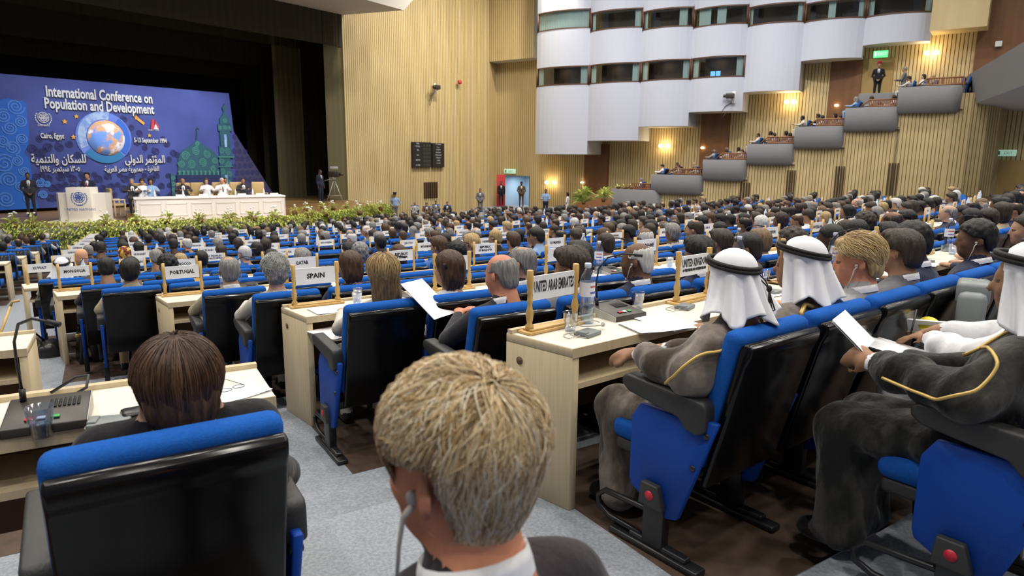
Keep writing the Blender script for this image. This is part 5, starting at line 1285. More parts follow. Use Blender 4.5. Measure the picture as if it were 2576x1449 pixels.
def hair_mesh(kind, h):
    k = (kind, h)
    if k not in HAIRM:
        s, disp, ex = hair_sdf(kind); me = sdf_mesh('hair', s, h, None, disp, ex); me.materials.append(None); HAIRM[k] = me
    return HAIRM[k]
def setmats(o, mats):
    for i, m_ in enumerate(mats):
        sl = o.material_slots[i]; sl.link = 'OBJECT'; sl.material = m_
COLLAR = None
def collar_mesh():
    mb = MB(); N = 18; vs = []
    for r, z in ((.0720, -.022), (.0695, -.004), (.0655, .012), (.058, -.010)):
        for k in range(N):
            th = 2*math.pi*k/N; vs.append((r*math.cos(th), r*1.02*math.sin(th), z+.010*(-math.sin(th))))
    mb.add(vs, [(j*N+k, j*N+(k+1) % N, (j+1)*N+(k+1) % N, (j+1)*N+k) for j in range(3) for k in range(N)], 0, True); return mb.mesh('shirt_collar', CLOTH['white'])
COLLAR = collar_mesh()
def put_collar(o, hM, sc=.965, up=0.0):
    c = link('shirt_collar', COLLAR, o); L = (hM.translation.y/.945+.01)/1.25
    c.matrix_local = Matrix.Translation((0, (-.063+1.09*L)*.945, .986*.945+up)) @ Matrix.Rotation(math.radians(-8), 4, 'X') @ Matrix.Scale(sc, 4)
EARP = None
def ear_mesh():
    mb = MB(); mb.tube([(-.088, .0, -.018), (-.094, .012, -.03), (-.097, .02, -.06), (-.090, .035, -.10), (-.075, .04, -.125)], [.0042, .0036, .003, .0028, .0025], 0, 7); mb.lathe([(.003, -.006), (.008, -.003), (.008, .005), (.003, .007)], 0, 8, T(-.086, .003, -.012) @ Matrix.Rotation(math.pi/2, 4, 'Y')); return mb.mesh('earphone', M['cord'])
EARP = ear_mesh()
def person(pk, loc, rz, label, skin='fair', top='charcoal', trousers=None, hair='dark', hk='short', shirt='white', tie='navy', group=None, sc=1.0, hres=.0075, collar=False, ear=0, cat='person', hsc=1.0):
    me, hM, fem = PROTO[pk]
    o = bpy.data.objects.new('person', me); C.objects.link(o); o.location = loc; o.rotation_euler = (0, 0, rz); o.scale = (sc, sc, sc)
    setmats(o, [SKIN[skin], CLOTH[top], CLOTH[trousers or top], CLOTH['shoe'], M['eye'], M['lip'] if skin in ('pale', 'fair', 'pink', 'tan') else SKIN[skin], CLOTH[shirt], CLOTH[tie]])
    tag(o, label, cat, group)
    if hk:
        hm = hair_mesh(hk, hres); h = bpy.data.objects.new('hair', hm); C.objects.link(h); h.parent = o; h.matrix_local = hM @ Matrix.Scale(hsc*(.96 if fem and hk not in ('long', 'bob') else 1), 4); setmats(h, [HAIR[hair]])
    if collar:
        put_collar(o, hM)
    if ear:
        c = link('earphone', EARP, o); c.matrix_local = hM @ Matrix.Diagonal((1 if ear < 0 else -1, 1, 1, 1))
    return o
def headcloth_mesh(nm='headscarf', top_r=.108, open_=42, folds=11, drop=.20, seed=0, thick=.004):
    """draped head cloth in the head frame: dome, brow edge, then folds falling to the shoulders"""
    r_ = random.Random(seed); NA, NH = 72, 30; vs = []
    for j in range(NH+1):
        t = j/NH
        for i in range(NA+1):
            u_ = i/NA; th = math.radians(open_)+u_*math.radians(360-2*open_)              # angle from the face (+Y)
            if t < .42:
                q = t/.42; ph = q*math.pi/2*1.02; r0 = math.sin(ph); z = .036+.094*math.cos(ph)
                thd = math.radians(open_*q)+u_*math.radians(360-2*open_*q); a_ = th*q+thd*(1-q) if q > .5 else thd
                x, y = .083*r0*math.sin(a_), -.014+.104*r0*math.cos(a_)
            else:
                q = (t-.42)/.58; a_ = th; back = .5-.5*math.cos(a_)                          # 0 face .. 1 back
                rx, ry = .084+.070*q**1.5, .104+.030*q**1.3+.015*back*q
                am = (.006+.016*q)*math.sin(folds*a_+1.4*math.sin(a_*2+seed)+q*1.2)+.008*q*math.sin(23*a_+seed)
                x, y = (rx+am)*math.sin(a_), -.014+(ry+am)*math.cos(a_)-.015*q
                z = .036-drop*q*(.86+.14*math.sin(5*a_+seed))-(.02*q*back)
            vs.append((x, y, z))
    mb = MB(); n1 = NA+1
    mb.add(vs, [(j*n1+i, j*n1+i+1, (j+1)*n1+i+1, (j+1)*n1+i) for j in range(NH) for i in range(NA)], 0, True)
    me = mb.mesh(nm, M['ghutra']); o = bpy.data.objects.new('tmp', me); C.objects.link(o); md = o.modifiers.new('s', 'SOLIDIFY'); md.thickness = thick; md.offset = 0
    bpy.context.view_layer.update(); me2 = bpy.data.meshes.new_from_object(o.evaluated_get(bpy.context.evaluated_depsgraph_get())); bpy.data.objects.remove(o); me2.name = nm; return me2
def agal_mesh(tail=False):
    mb = MB()
    for dz, rr in ((0, .0), (.014, -.001)):
        pts = []
        for i in range(40):
            th = 2*math.pi*i/40; pts.append(((.089+rr)*math.sin(th), -.016+(.110+rr)*math.cos(th), .058+dz+.026*math.cos(th)))
        mb.tube(pts, .0095, 0, 8, closed=True)
    if tail:
        b = Vector((.03, -.122, .03)); k = Vector((.045, -.150, -.035))
        for s_ in (-.012, .012): mb.tube([b+Vector((s_-.02, .01, 0)), b+Vector((s_, -.012, -.03)), k], .003, 0, 5)
        mb.lathe([(.004, -.014), (.011, -.006), (.011, .008), (.004, .014)], 0, 8, T(*k))
        for i, s_ in enumerate((-.022, -.007, .009, .024)): mb.tube([k, k+Vector((s_*.7, -.008+.004*i, -.04)), k+Vector((s_*1.3, -.004, -.09)), k+Vector((s_*.2-.01, .004, -.115+.006*i))], .0035, 0, 5)
    return mb.mesh('agal_cord', M['agal'])
HEADCLOTH = [headcloth_mesh(seed=i, folds=9+2*i) for i in range(3)]
AGAL = [agal_mesh(False), agal_mesh(True)]
def wear_headcloth(o, hM, i=0, tail=False, sc=1.0):
    h = link('headscarf', HEADCLOTH[i], o); h.matrix_local = hM @ Matrix.Scale(sc, 4); a = link('agal_cord', AGAL[1 if tail else 0], o); a.matrix_local = hM @ Matrix.Scale(sc, 4); return h
# prototypes: near (fine) and far (coarse)
NEAR = dict(m_desk=dict(arms='desk'), m_left=dict(arms='desk', yaw=28, pitch=4), m_read=dict(arms='desk', pitch=18, lean=.0), m_rest=dict(arms='rest', yaw=-10), m_chin=dict(arms='chin', yaw=14, lean=.06, pitch=6),
            f_desk=dict(arms='desk', female=True, lean=-.03), f_left=dict(arms='lap', female=True, yaw=22), m_lean=dict(arms='desk', lean=.08, yaw=20, pitch=6), m_lap=dict(arms='read', pitch=10, yaw=16))
for k_, kw in NEAR.items():
    proto(k_, seated, .014, **kw); proto(k_+'_far', seated, .030, **kw)
proto('m_face', seated, .022, arms='desk', shirt=True); proto('m_face_lap', seated, .024, arms='lap', shirt=True); proto('f_face', seated, .022, arms='desk', female=True, pitch=10)
proto('s_front', standing, .022, arms='front'); proto('s_down', standing, .024, arms='down'); proto('s_hips', standing, .024, arms='hips', shirt=False); proto('s_back', standing, .024, arms='back', shirt=False); proto('s_desk', standing, .022, arms='ahead')
proto('f_stand', standing, .024, arms='front', female=True, shirt=False)
# low cost figure for the massed far rows
PROTO['mass'] = None
# ------------------------------------------------------------------ the rows of delegates
D0 = Vector((math.sin(math.radians(51.2)), math.cos(math.radians(51.2)), 0))
TOFF = {0: .06, 1: 0, 2: .17, 3: .22, 4: .2}
def frame(k, t, n=0.0, left=False):
    """plan position at distance t along row k from its aisle end, n metres ahead of the desk's seat-side edge; returns (x, y, rz)"""
    if k == 0 and not left:
        A = Vector((.258, 2.771, 0)); N_ = Vector((-D0.y, D0.x, 0)); p = A+D0*t+N_*n; return p.x, p.y, math.atan2(D0.y, D0.x)
    r = rad(k); b = math.radians(bL(k) if left else bR(k))+t/r; p = pol(r-n, math.degrees(b)); return p.x, p.y, b+(math.radians(1.5) if k == 0 else 0)
NAMES = [
 "UNITED ARAB EMIRATES,UNITED KINGDOM,UNITED REPUBLIC|OF TANZANIA,UNITED STATES|OF AMERICA,URUGUAY,UZBEKISTAN,VENEZUELA,VIET NAM,YEMEN,ZAMBIA,ZIMBABWE",
 "SPAIN,SRI LANKA,SUDAN,SURINAME,SWAZILAND,SWEDEN,SWITZERLAND,SYRIAN ARAB|REPUBLIC,TAJIKISTAN,THAILAND,TOGO,TONGA,TRINIDAD|AND TOBAGO,TUNISIA,TURKEY,TURKMENISTAN,TUVALU,UGANDA,UKRAINE",
 "PORTUGAL,QATAR,REPUBLIC|OF KOREA,REPUBLIC|OF MOLDOVA,ROMANIA,RUSSIAN|FEDERATION,RWANDA,SAMOA,SAN MARINO,SENEGAL,SEYCHELLES,SIERRA LEONE,SINGAPORE,SLOVAKIA,SLOVENIA,SOLOMON|ISLANDS,SOMALIA,SOUTH AFRICA",
 "MONGOLIA,MOROCCO,MOZAMBIQUE,,MYANMAR,NAMIBIA,NEPAL,NETHERLANDS,NEW ZEALAND,NICARAGUA,NIGER,NIGERIA,NORWAY,OMAN,PAKISTAN,PANAMA,PARAGUAY,PERU,POLAND",
 "KUWAIT,KYRGYZSTAN,LAO PEOPLE'S|DEMOCRATIC REPUBLIC,LATVIA,LEBANON,LESOTHO,LIBERIA,LIBYA,LIECHTENSTEIN,LITHUANIA,LUXEMBOURG,MADAGASCAR,MALAWI,MALAYSIA,MALDIVES,MALI,MALTA,MAURITANIA",
 "HONDURAS,HUNGARY,ICELAND,INDIA,INDONESIA,IRAN,IRAQ,IRELAND,ISRAEL,ITALY,JAMAICA,JAPAN,JORDAN,KAZAKHSTAN,KENYA,KIRIBATI",
 "GABON,GAMBIA,GEORGIA,GERMANY,GHANA,GREECE,GRENADA,GUATEMALA,GUINEA,GUYANA,HAITI,HOLY SEE",
 "DENMARK,DJIBOUTI,DOMINICA,ECUADOR,EGYPT,EL SALVADOR,ERITREA,ESTONIA,ETHIOPIA,FIJI,FINLAND,FRANCE",
 "CHAD,CHILE,CHINA,COLOMBIA,COMOROS,CONGO,COSTA RICA,COTE D'IVOIRE,CROATIA,CUBA,CYPRUS,CZECH REPUBLIC",
 "BOTSWANA,BRAZIL,BULGARIA,BURKINA FASO,BURUNDI,CAMBODIA,CAMEROON,CANADA,CAPE VERDE",
 "BAHAMAS,BAHRAIN,BANGLADESH,BARBADOS,BELARUS,BELGIUM,BELIZE,BENIN,BHUTAN,BOLIVIA",
 "ALGERIA,ANDORRA,ANGOLA,ARGENTINA,ARMENIA,AUSTRALIA,AUSTRIA,AZERBAIJAN",
 "AFGHANISTAN,ALBANIA"]
NAMES = [s.split(',') for s in NAMES]
ORD = 'first second third fourth fifth sixth seventh eighth ninth tenth eleventh twelfth thirteenth fourteenth fifteenth sixteenth seventeenth eighteenth nineteenth twentieth'.split()
def ordn(i): return ORD[i] if i < 20 else '%d%s' % (i+1, {1: 'st', 2: 'nd', 3: 'rd'}.get((i+1) % 10, 'th') if (i+1) % 100 not in (11, 12, 13) else 'th')
def pretty(nm): return nm.replace('|', ' ')
def where(k, kind, j, block):
    """plain words for a seat"""
    si = (j//2)
    side = ('left', 'right')[j % 2]
    if block == 'R' and si < len(NAMES[k]) and NAMES[k][si]:
        return ('%s front seat, %s sign' if kind == 'f' else '%s back seat, %s sign') % (side, pretty(NAMES[k][si]))
    blk = {'R': 'centre block', 'W': 'right-wall block', 'L': 'left block'}[block]
    return '%s %s seat, %s stage row, %s' % (ordn(j), 'front' if kind == 'f' else 'back', ORD[NR-1-k], blk)
SEATS = []                                    # (distance, k, kind, j, block, x, y, z, rz)
def add_seats(k, block):
    r = rad(k)
    if block == 'L': rng_ = [-(.27+.52*j)-.10*(k == 0) for j in range(5)]; rows_ = (('f', -.42), ('a', -1.11))
    else: rng_ = None; rows_ = (('f', -.42), ('a', -1.34 if k == 0 else -1.13))
    for kind, n in rows_:
        j = 0; js = 0
        while True:
            if block == 'L':
                if j >= 5: break
                t = rng_[j]
            elif block == 'R':
                t = (.25 if kind == 'f' else .64)+TOFF.get(k, .2)*(kind == 'f')+.52*j
                if math.degrees(t/r)+bR(k) > 66.3 or j > 70: break
            else:
                b = 69.0+math.degrees((.3+.52*j)/r)
                if b > 92 or j > 60: break
                t = math.radians(b-bR(k))*r
            x, y, rz = frame(k, t, n, block == 'L'); z = FL(k)+(.075 if kind == 'a' else 0)
            aa_ = x*U2[0]+y*U2[1]
            hp = proj((x, y, z+1.15)); env = np.interp(proj((x, y, z+1.2))[0], [985, 1000, 1140, 1165, 1240, 1300, 1340, 1450, 1600, 1900, 2100, 2400, 2600], [0, 534, 532, 522, 518, 516, 520, 516, 505, 488, 480, 470, 465])
            if hp[1] < env: j += 1; continue
            if aa_ < 35.0 and not in_stage(x, y, .9) and -90 < hp[0] < 2700 and hp[1] > 0 and y > .6 and (block != 'L' or hp[0] < 760):
                SEATS.append((math.hypot(x, y), k, kind, j, block, x, y, z, rz))
            j += 1
for k in range(NR):
    for blk in 'RWL':
        if k == 0 and blk == 'W': continue
        add_seats(k, blk)
SEATS.sort()
# hand-placed sitters near the camera: (k, kind, j, block) -> keyword arguments, or None for an empty chair
E_ = None
SPEC = {
 (0,'f',2,'R'): dict(pk='m_left', hair='blond', hk='wavy', top='lightgrey', skin='pink', lab='wavy-haired blond man with an earphone, grey jacket', ear=-1, cl=1),
 (0,'f',3,'R'): dict(pk='m_desk', hair='dark', hk='full', top='grey', skin='tan', lab='dark-haired man in a mid grey suit', cl=1),
 (0,'f',4,'R'): dict(pk='m_lean', hair='black', hk='afro', top='navy', skin='dark', lab='close-cropped man with an earphone, navy suit', ear=-1, cl=1),
 (0,'f',5,'R'): dict(pk='m_left', hair='black', hk='afro', top='navy', skin='brown', lab='man with black afro hair turned left', ear=-1, cl=1),
 (0,'f',6,'R'): E_, (0,'f',7,'R'): dict(pk='m_left', hair='dark', hk='short', top='navy', skin='fair', lab='young man in profile, brown hair, navy suit', ear=-1, cl=1),
 (0,'a',2,'R'): dict(pk='m_left', hair='brown', hk='full', top='charcoal', skin='fair', lab='brown-haired man partly hidden behind a white headcloth', cl=1),
 (0,'a',3,'R'): E_,
 (1,'f',0,'R'): dict(pk='f_desk', hair='light', hk='long', top='cream', skin='pale', lab='woman with long blonde hair in a cream jacket', dx=.10),
 (1,'f',1,'R'): dict(pk='f_left', hair='brown', hk='bob', top='white', skin='fair', lab='light brown-haired woman with dark clip, white top'),
 (1,'f',2,'R'): dict(pk='m_left', hair='grey', hk='thin', top='charcoal', skin='fair', lab='grey-haired man looking left in a dark suit'),
 (1,'f',3,'R'): dict(pk='m_desk', hair='black', hk='full', top='charcoal', skin='tan', lab='black-haired man in a dark suit'),
 (1,'f',4,'R'): E_, (1,'f',5,'R'): E_, (1,'f',6,'R'): dict(pk='m_desk', hair='dark', hk='full', top='lightblue', skin='tan', lab='dark-haired man in a pale blue shirt'),
 (1,'a',0,'R'): dict(pk='m_lap', hair='grey', hk='bald', top='charcoal', skin='pink', lab='balding white-bearded man in a dark suit reading papers', cl=1, dx=.06),
 (1,'a',1,'R'): dict(pk='m_left', hair='dark', hk='wavy', top='grey', skin='tan', lab='man with thick dark hair in a grey suit', cl=1),
 (1,'a',2,'R'): dict(pk='m_left', hair='white', hk='bald', top='navy', skin='brown', lab='bald brown-skinned man with glasses and an earphone', ear=-1),
 (1,'a',3,'R'): dict(pk='m_desk', hair='black', hk='wavy', top='navy', skin='tan', lab='man with full black hair in a navy suit'),
 (1,'a',4,'R'): dict(pk='m_left', hair='black', hk='short', top='white', skin='brown', lab='black-haired man wearing a headset over white shirt', ear=-1),
 (1,'a',5,'R'): dict(pk='f_left', hair='dark', hk='curlylong', top='brown', skin='brown', lab='woman with dark curly hair looking left'),
 (2,'f',0,'R'): dict(pk='m_desk', hair='grey', hk='thin', top='beige', skin='fair', lab='man with thinning grey hair in a beige-grey jacket', ear=1),
 (2,'f',1,'R'): E_, (2,'f',2,'R'): E_, (2,'f',3,'R'): E_, (2,'f',4,'R'): dict(pk='m_desk', hair='black', hk='afro', top='beige', skin='dark', lab='man with black afro hair in a beige jacket'), (2,'f',5,'R'): E_,
 (2,'a',0,'R'): dict(pk='f_desk', hair='grey', hk='curly', top='cream', skin='pale', lab='woman with curly silver hair in a cream jacket'),
 (2,'a',1,'R'): dict(pk='f_left', hair='brown', hk='bob', top='navy', skin='tan', lab='woman with smooth chestnut hair leaning on her hand'),
 (2,'a',2,'R'): E_, (2,'a',3,'R'): E_, (2,'a',4,'R'): E_, (2,'a',5,'R'): E_, (2,'a',6,'R'): dict(pk='m_desk', hair='dark', hk='short', top='blue', skin='tan', lab='dark-haired man in a mid blue jacket'),
 (3,'f',0,'R'): dict(pk='m_read', hair='black', hk='short', top='purplebrown', skin='tan', lab='black-haired man bending forward in a plum-brown jacket'),
 (3,'f',1,'R'): dict(pk='f_left', hair='black', hk='curly', top='teal', skin='brown', lab='woman with big dark hair in a teal dress'),
 (3,'f',2,'R'): E_, (3,'f',3,'R'): dict(pk='m_desk', hair='black', hk='short', top='charcoal', skin='tan', lab='black-haired man in a charcoal suit'), (3,'f',4,'R'): E_,
 (3,'a',0,'R'): dict(pk='m_rest', hair='black', hk='full', top='beige', trousers='tan', skin='tan', lab='dark-haired man in a beige jacket and tan trousers'),
 (3,'a',1,'R'): E_, (3,'a',2,'R'): E_, (3,'a',3,'R'): dict(pk='m_desk', hair='grey', hk='full', top='charcoal', skin='tan', lab='grey-haired man in a charcoal suit'),
 (4,'f',0,'R'): dict(pk='m_desk', hk=None, top='lightgrey', trousers='lightgrey', skin='tan', cloth=1, lab='man in a white headcloth and pale robe'),
 (4,'a',0,'R'): E_,
 (5,'f',0,'R'): dict(pk='f_desk', hair='dark', hk='bob', top='tan', skin='fair', wrap='scarforange', lab='woman in an orange headscarf'),
 (5,'f',1,'R'): dict(pk='f_desk', hair='dark', hk='curly', top='brown', skin='dark', wrap='scarfpat', lab='woman in a yellow and red patterned headwrap'),
 (2,'f',0,'L'): dict(pk='m_rest', hair='black', hk='short', top='lightblue', skin='brown', lab='person in pale blue resting a stick beside the chair'),
}
SKIP = {(0,'f',0,'R'), (0,'f',1,'R'), (0,'a',0,'R'), (0,'a',1,'R'), (0,'f',0,'L'), (0,'a',0,'L'), (0,'f',1,'L'), (0,'a',1,'L')}
NOCHAIR = set()
TOPS = ['charcoal']*5+['navy']*4+['black']*2+['grey']*4+['lightgrey']*2+['beige']*2+['white']*3+['blue']*2+['lightblue']*2+['brown', 'brown', 'cream', 'green', 'red', 'magenta', 'teal']
CN = dict(charcoal='charcoal suit', navy='navy suit', black='black suit', grey='grey suit', lightgrey='pale grey suit', beige='beige jacket', white='white shirt', blue='blue jacket', lightblue='pale blue shirt', brown='brown jacket', cream='cream jacket', green='green dress', red='red dress', magenta='magenta dress', teal='teal dress', purplebrown='plum jacket', tan='tan jacket')
HN = dict(black='black', dark='dark brown', brown='brown', light='light brown', blond='blond', grey='grey', white='white', straw='fair')
rg = random.Random(11)
def random_spec(far):
    fem = rg.random() < .26; sk = rg.choice(['fair', 'fair', 'pale', 'tan', 'tan', 'brown', 'brown', 'dark', 'dark'])
    if sk in ('dark', 'brown'): hair = rg.choice(['black', 'black', 'black', 'dark', 'black', 'grey'])
    elif sk == 'tan': hair = rg.choice(['black', 'black', 'dark', 'dark', 'dark', 'brown', 'grey'])
    else: hair = rg.choice(['dark', 'brown', 'brown', 'dark', 'light', 'grey', 'white', 'blond', 'dark', 'black'])
    if fem: hk = rg.choice(['bob', 'bob', 'long', 'curlylong', 'curly']); pk = rg.choice(['f_desk', 'f_left', 'f_desk'])
    else:
        hk = rg.choice(['afro', 'afro', 'short']) if sk == 'dark' else rg.choice(['short', 'short', 'full', 'full', 'thin', 'bald', 'wavy']); pk = rg.choice(['m_desk', 'm_desk', 'm_left', 'm_read', 'm_chin', 'm_lean', 'm_rest'])
        if hk == 'bald': hair = rg.choice(['grey', 'white', 'dark'])
    top = rg.choice(TOPS)
    if not fem and top in ('red', 'magenta', 'green', 'teal'): top = 'navy'
    hd = {'bald': 'balding, %s-haired', 'afro': 'short curly %s-haired', 'curly': 'curly %s-haired', 'curlylong': 'curly %s-haired'}.get(hk, '%s-haired') % HN[hair]
    return dict(pk=pk, hair=hair, hk=hk, top=top, skin=sk, lab='%s %s in a %s' % (hd, 'woman' if fem else 'man', CN[top]))
MASS_P = []; MASS_C = []; nP = nC = 0; MAXP, MAXC = 236, 292
PEOPLE = {}
for dist, k, kind, j, blk, x, y, z, rz in SEATS:
    key = (k, kind, j, blk); w_ = where(k, kind, j, blk)
    b = math.degrees(math.atan2(x-CC[0], CC[1]-y))
    near = dist < 5.4; mid = dist < 9.5
    # chair
    g = 'blue and black conference chairs in the rows'
    lab = 'blue-black conference chair, '+w_
    if key not in ((0,'a',0,'L'),):
        if nC < MAXC:
            nC += 1
            re = (blk == 'L' and j == 0)
            if near: conference_chair((x, y, z), rz, lab, g, right_end=re)
            elif mid: mid_chair((x, y, z), rz, lab, g, right_end=re)
            else: far_chair((x, y, z), rz, lab, g)
        else: MASS_C.append((x, y, z, rz))
    if key in SKIP: continue
    if key in SPEC:
        sp = SPEC[key]
        if sp is None: continue
    else:
        if blk == 'L': pr = .42
        elif b < 37: pr = .55 if kind == 'f' else .36
        elif b < 46: pr = .80 if kind == 'f' else .52
        else: pr = .93 if kind == 'f' else .66
        if k >= 9: pr = min(.92, pr+.15)
        if rg.random() > pr: rg.random(); continue
        sp = random_spec(not mid)
    px_, py_ = x+rg.uniform(-.02, .02)+math.cos(rz)*sp.get('dx', 0), y+rg.uniform(-.02, .02)+math.sin(rz)*sp.get('dx', 0); rr = rz+rg.uniform(-.10, .10) if key not in SPEC else rz
    fx = fy = 0.0
    if nP < MAXP or key in SPEC:
        nP += 1
        pk = sp['pk']+('' if dist < 8.5 else '_far')
        o = person(pk, (px_+fx, py_+fy, z), rr, sp['lab']+', '+w_, skin=sp['skin'], top=sp['top'], trousers=sp.get('trousers'), hair=sp.get('hair', 'dark'), hk=sp['hk'], group='seated delegates', sc=rg.uniform(.97, 1.03) if key not in SPEC else 1.0,
                   hres=.0075 if dist < 8.5 else .016, collar=bool(sp.get('cl')) or (dist < 7 and not PROTO[pk][2] and sp['hk'] is not None), ear=sp.get('ear', 0))
        PEOPLE[key] = o
        if sp.get('cloth'): wear_headcloth(o, PROTO[pk][1], 1)
        if sp.get('wrap'):
            hm = o.children[0]; hm.name = 'headwrap'; setmats(hm, [M[sp['wrap']]])
    else: MASS_P.append((px_, py_, z, rr, sp))
# massed far sitters and chairs, too many to count
def mass(name, items, build, mats):
    V, Fq, MI = [], [], []; n0 = 0
    for it in items:
        v, q, mi = build(it); V.append(v); Fq.append(q+n0); MI.append(mi); n0 += len(v)
    if not V: return None
    V = np.concatenate(V); Fq = np.concatenate(Fq); MI = np.concatenate(MI); me = bpy.data.meshes.new(name)
    me.vertices.add(len(V)); me.vertices.foreach_set('co', V.astype(np.float32).ravel()); me.loops.add(Fq.size); me.loops.foreach_set('vertex_index', Fq.astype(np.int32).ravel()); me.polygons.add(len(Fq))
    me.polygons.foreach_set('loop_start', np.arange(0, Fq.size, 4, dtype=np.int32)); me.polygons.foreach_set('loop_total', np.full(len(Fq), 4, np.int32)); me.polygons.foreach_set('material_index', MI.astype(np.int32)); me.polygons.foreach_set('use_smooth', np.ones(len(Fq), bool))
    for m_ in mats: me.materials.append(m_)
    me.update(calc_edges=True); return link(name, me)
MK = [('skin', s_) for s_ in SKIN]+[('cloth', c_) for c_ in CLOTH]+[('hair', h_) for h_ in HAIR]; MI_ = {q: i for i, q in enumerate(MK)}
MMATS = [SKIN[b_] if a_ == 'skin' else CLOTH[b_] if a_ == 'cloth' else HAIR[b_] for a_, b_ in MK]
LOWB = []
for kw in (dict(arms='desk', legs=False, hands=False), dict(arms='lap', legs=False, hands=False, yaw=22), dict(arms='desk', legs=False, hands=False, pitch=14, lean=.04)):
    S_, hM = seated(**kw); F_, lo = S_.grid(.042); V_, Q_ = nets(F_, lo, .042); fc = V_[Q_].mean(1); best = np.full(len(fc), 1e9); ti = np.zeros(len(fc), int)
    for t in S_.p:
        d = S_.one(t, fc); m = d < best; best[m] = d[m]; ti[m] = TAGS.index(t[5])
    LOWB.append((V_, Q_, ti, hM))
LOWH = {}
for hk in ('short', 'full', 'bob', 'afro', 'thin', 'bald', 'wavy', 'long', 'curly', 'curlylong'):
    s_, dsp, ex = hair_sdf(hk); F_, lo = s_.grid(.026, None, ex); LOWH[hk] = nets(F_, lo, .026)
def b_person(it):
    x, y, z, rz, sp = it; V_, Q_, ti, hM = LOWB[rg.randrange(3)]; Hv, Hq = LOWH[sp['hk']]
    hm = np.array(hM); Hv = Hv @ hm[:3, :3].T+hm[:3, 3]; v = np.concatenate([V_, Hv]); q = np.concatenate([Q_, Hq+len(V_)])
    mp = np.array([MI_[('skin', sp['skin'])], MI_[('cloth', sp['top'])], MI_[('cloth', sp['top'])], MI_[('cloth', 'shoe')], MI_[('skin', sp['skin'])], MI_[('skin', sp['skin'])], MI_[('cloth', 'white')], MI_[('cloth', 'navy')]])
    mi = np.concatenate([mp[ti], np.full(len(Hq), MI_[('hair', sp['hair'])])]); c, s = math.cos(rz), math.sin(rz)
    w = v.copy(); w[:, 0] = v[:, 0]*c-v[:, 1]*s+x; w[:, 1] = v[:, 0]*s+v[:, 1]*c+y; w[:, 2] += z; return w, q, mi
o = mass('seated_crowd', MASS_P, b_person, MMATS)
if o: tag(o, 'mass of small seated delegates filling the farthest rows of the hall', 'crowd', kind='stuff')
def quadbox(lo, hi, Mx):
    (x0, y0, z0), (x1, y1, z1) = lo, hi; vs = np.array([(x0,y0,z0),(x1,y0,z0),(x1,y1,z0),(x0,y1,z0),(x0,y0,z1),(x1,y0,z1),(x1,y1,z1),(x0,y1,z1)]) @ np.array(Mx)[:3, :3].T+np.array(Mx)[:3, 3]
    return vs, np.array([(0,3,2,1),(4,5,6,7),(0,1,5,4),(1,2,6,5),(2,3,7,6),(3,0,4,7)])
bm_ = Matrix.Translation((0, -.185, .34)) @ Matrix.Rotation(BT, 4, 'X')
LC = [quadbox((-.232, -.05, 0), (.232, 0, .59), bm_), quadbox((-.238, 0, .06), (.238, .07, .61), bm_), quadbox((-.225, -.16, .36), (.225, .27, .47), Matrix.Identity(4))]
def b_chair(it):
    x, y, z, rz = it; v = np.concatenate([a_[0] for a_ in LC]); q = np.concatenate([a_[1]+8*i for i, a_ in enumerate(LC)]); mi = np.repeat([0, 1, 1], 6); c, s = math.cos(rz), math.sin(rz)
    w = v.copy(); w[:, 0] = v[:, 0]*c-v[:, 1]*s+x; w[:, 1] = v[:, 0]*s+v[:, 1]*c+y; w[:, 2] += z; return w, q, mi
o = mass('far_chairs', MASS_C, b_chair, [M['black'], M['blue']])
if o: tag(o, 'mass of blue and black chairs in the farthest rows', 'chairs', kind='stuff')
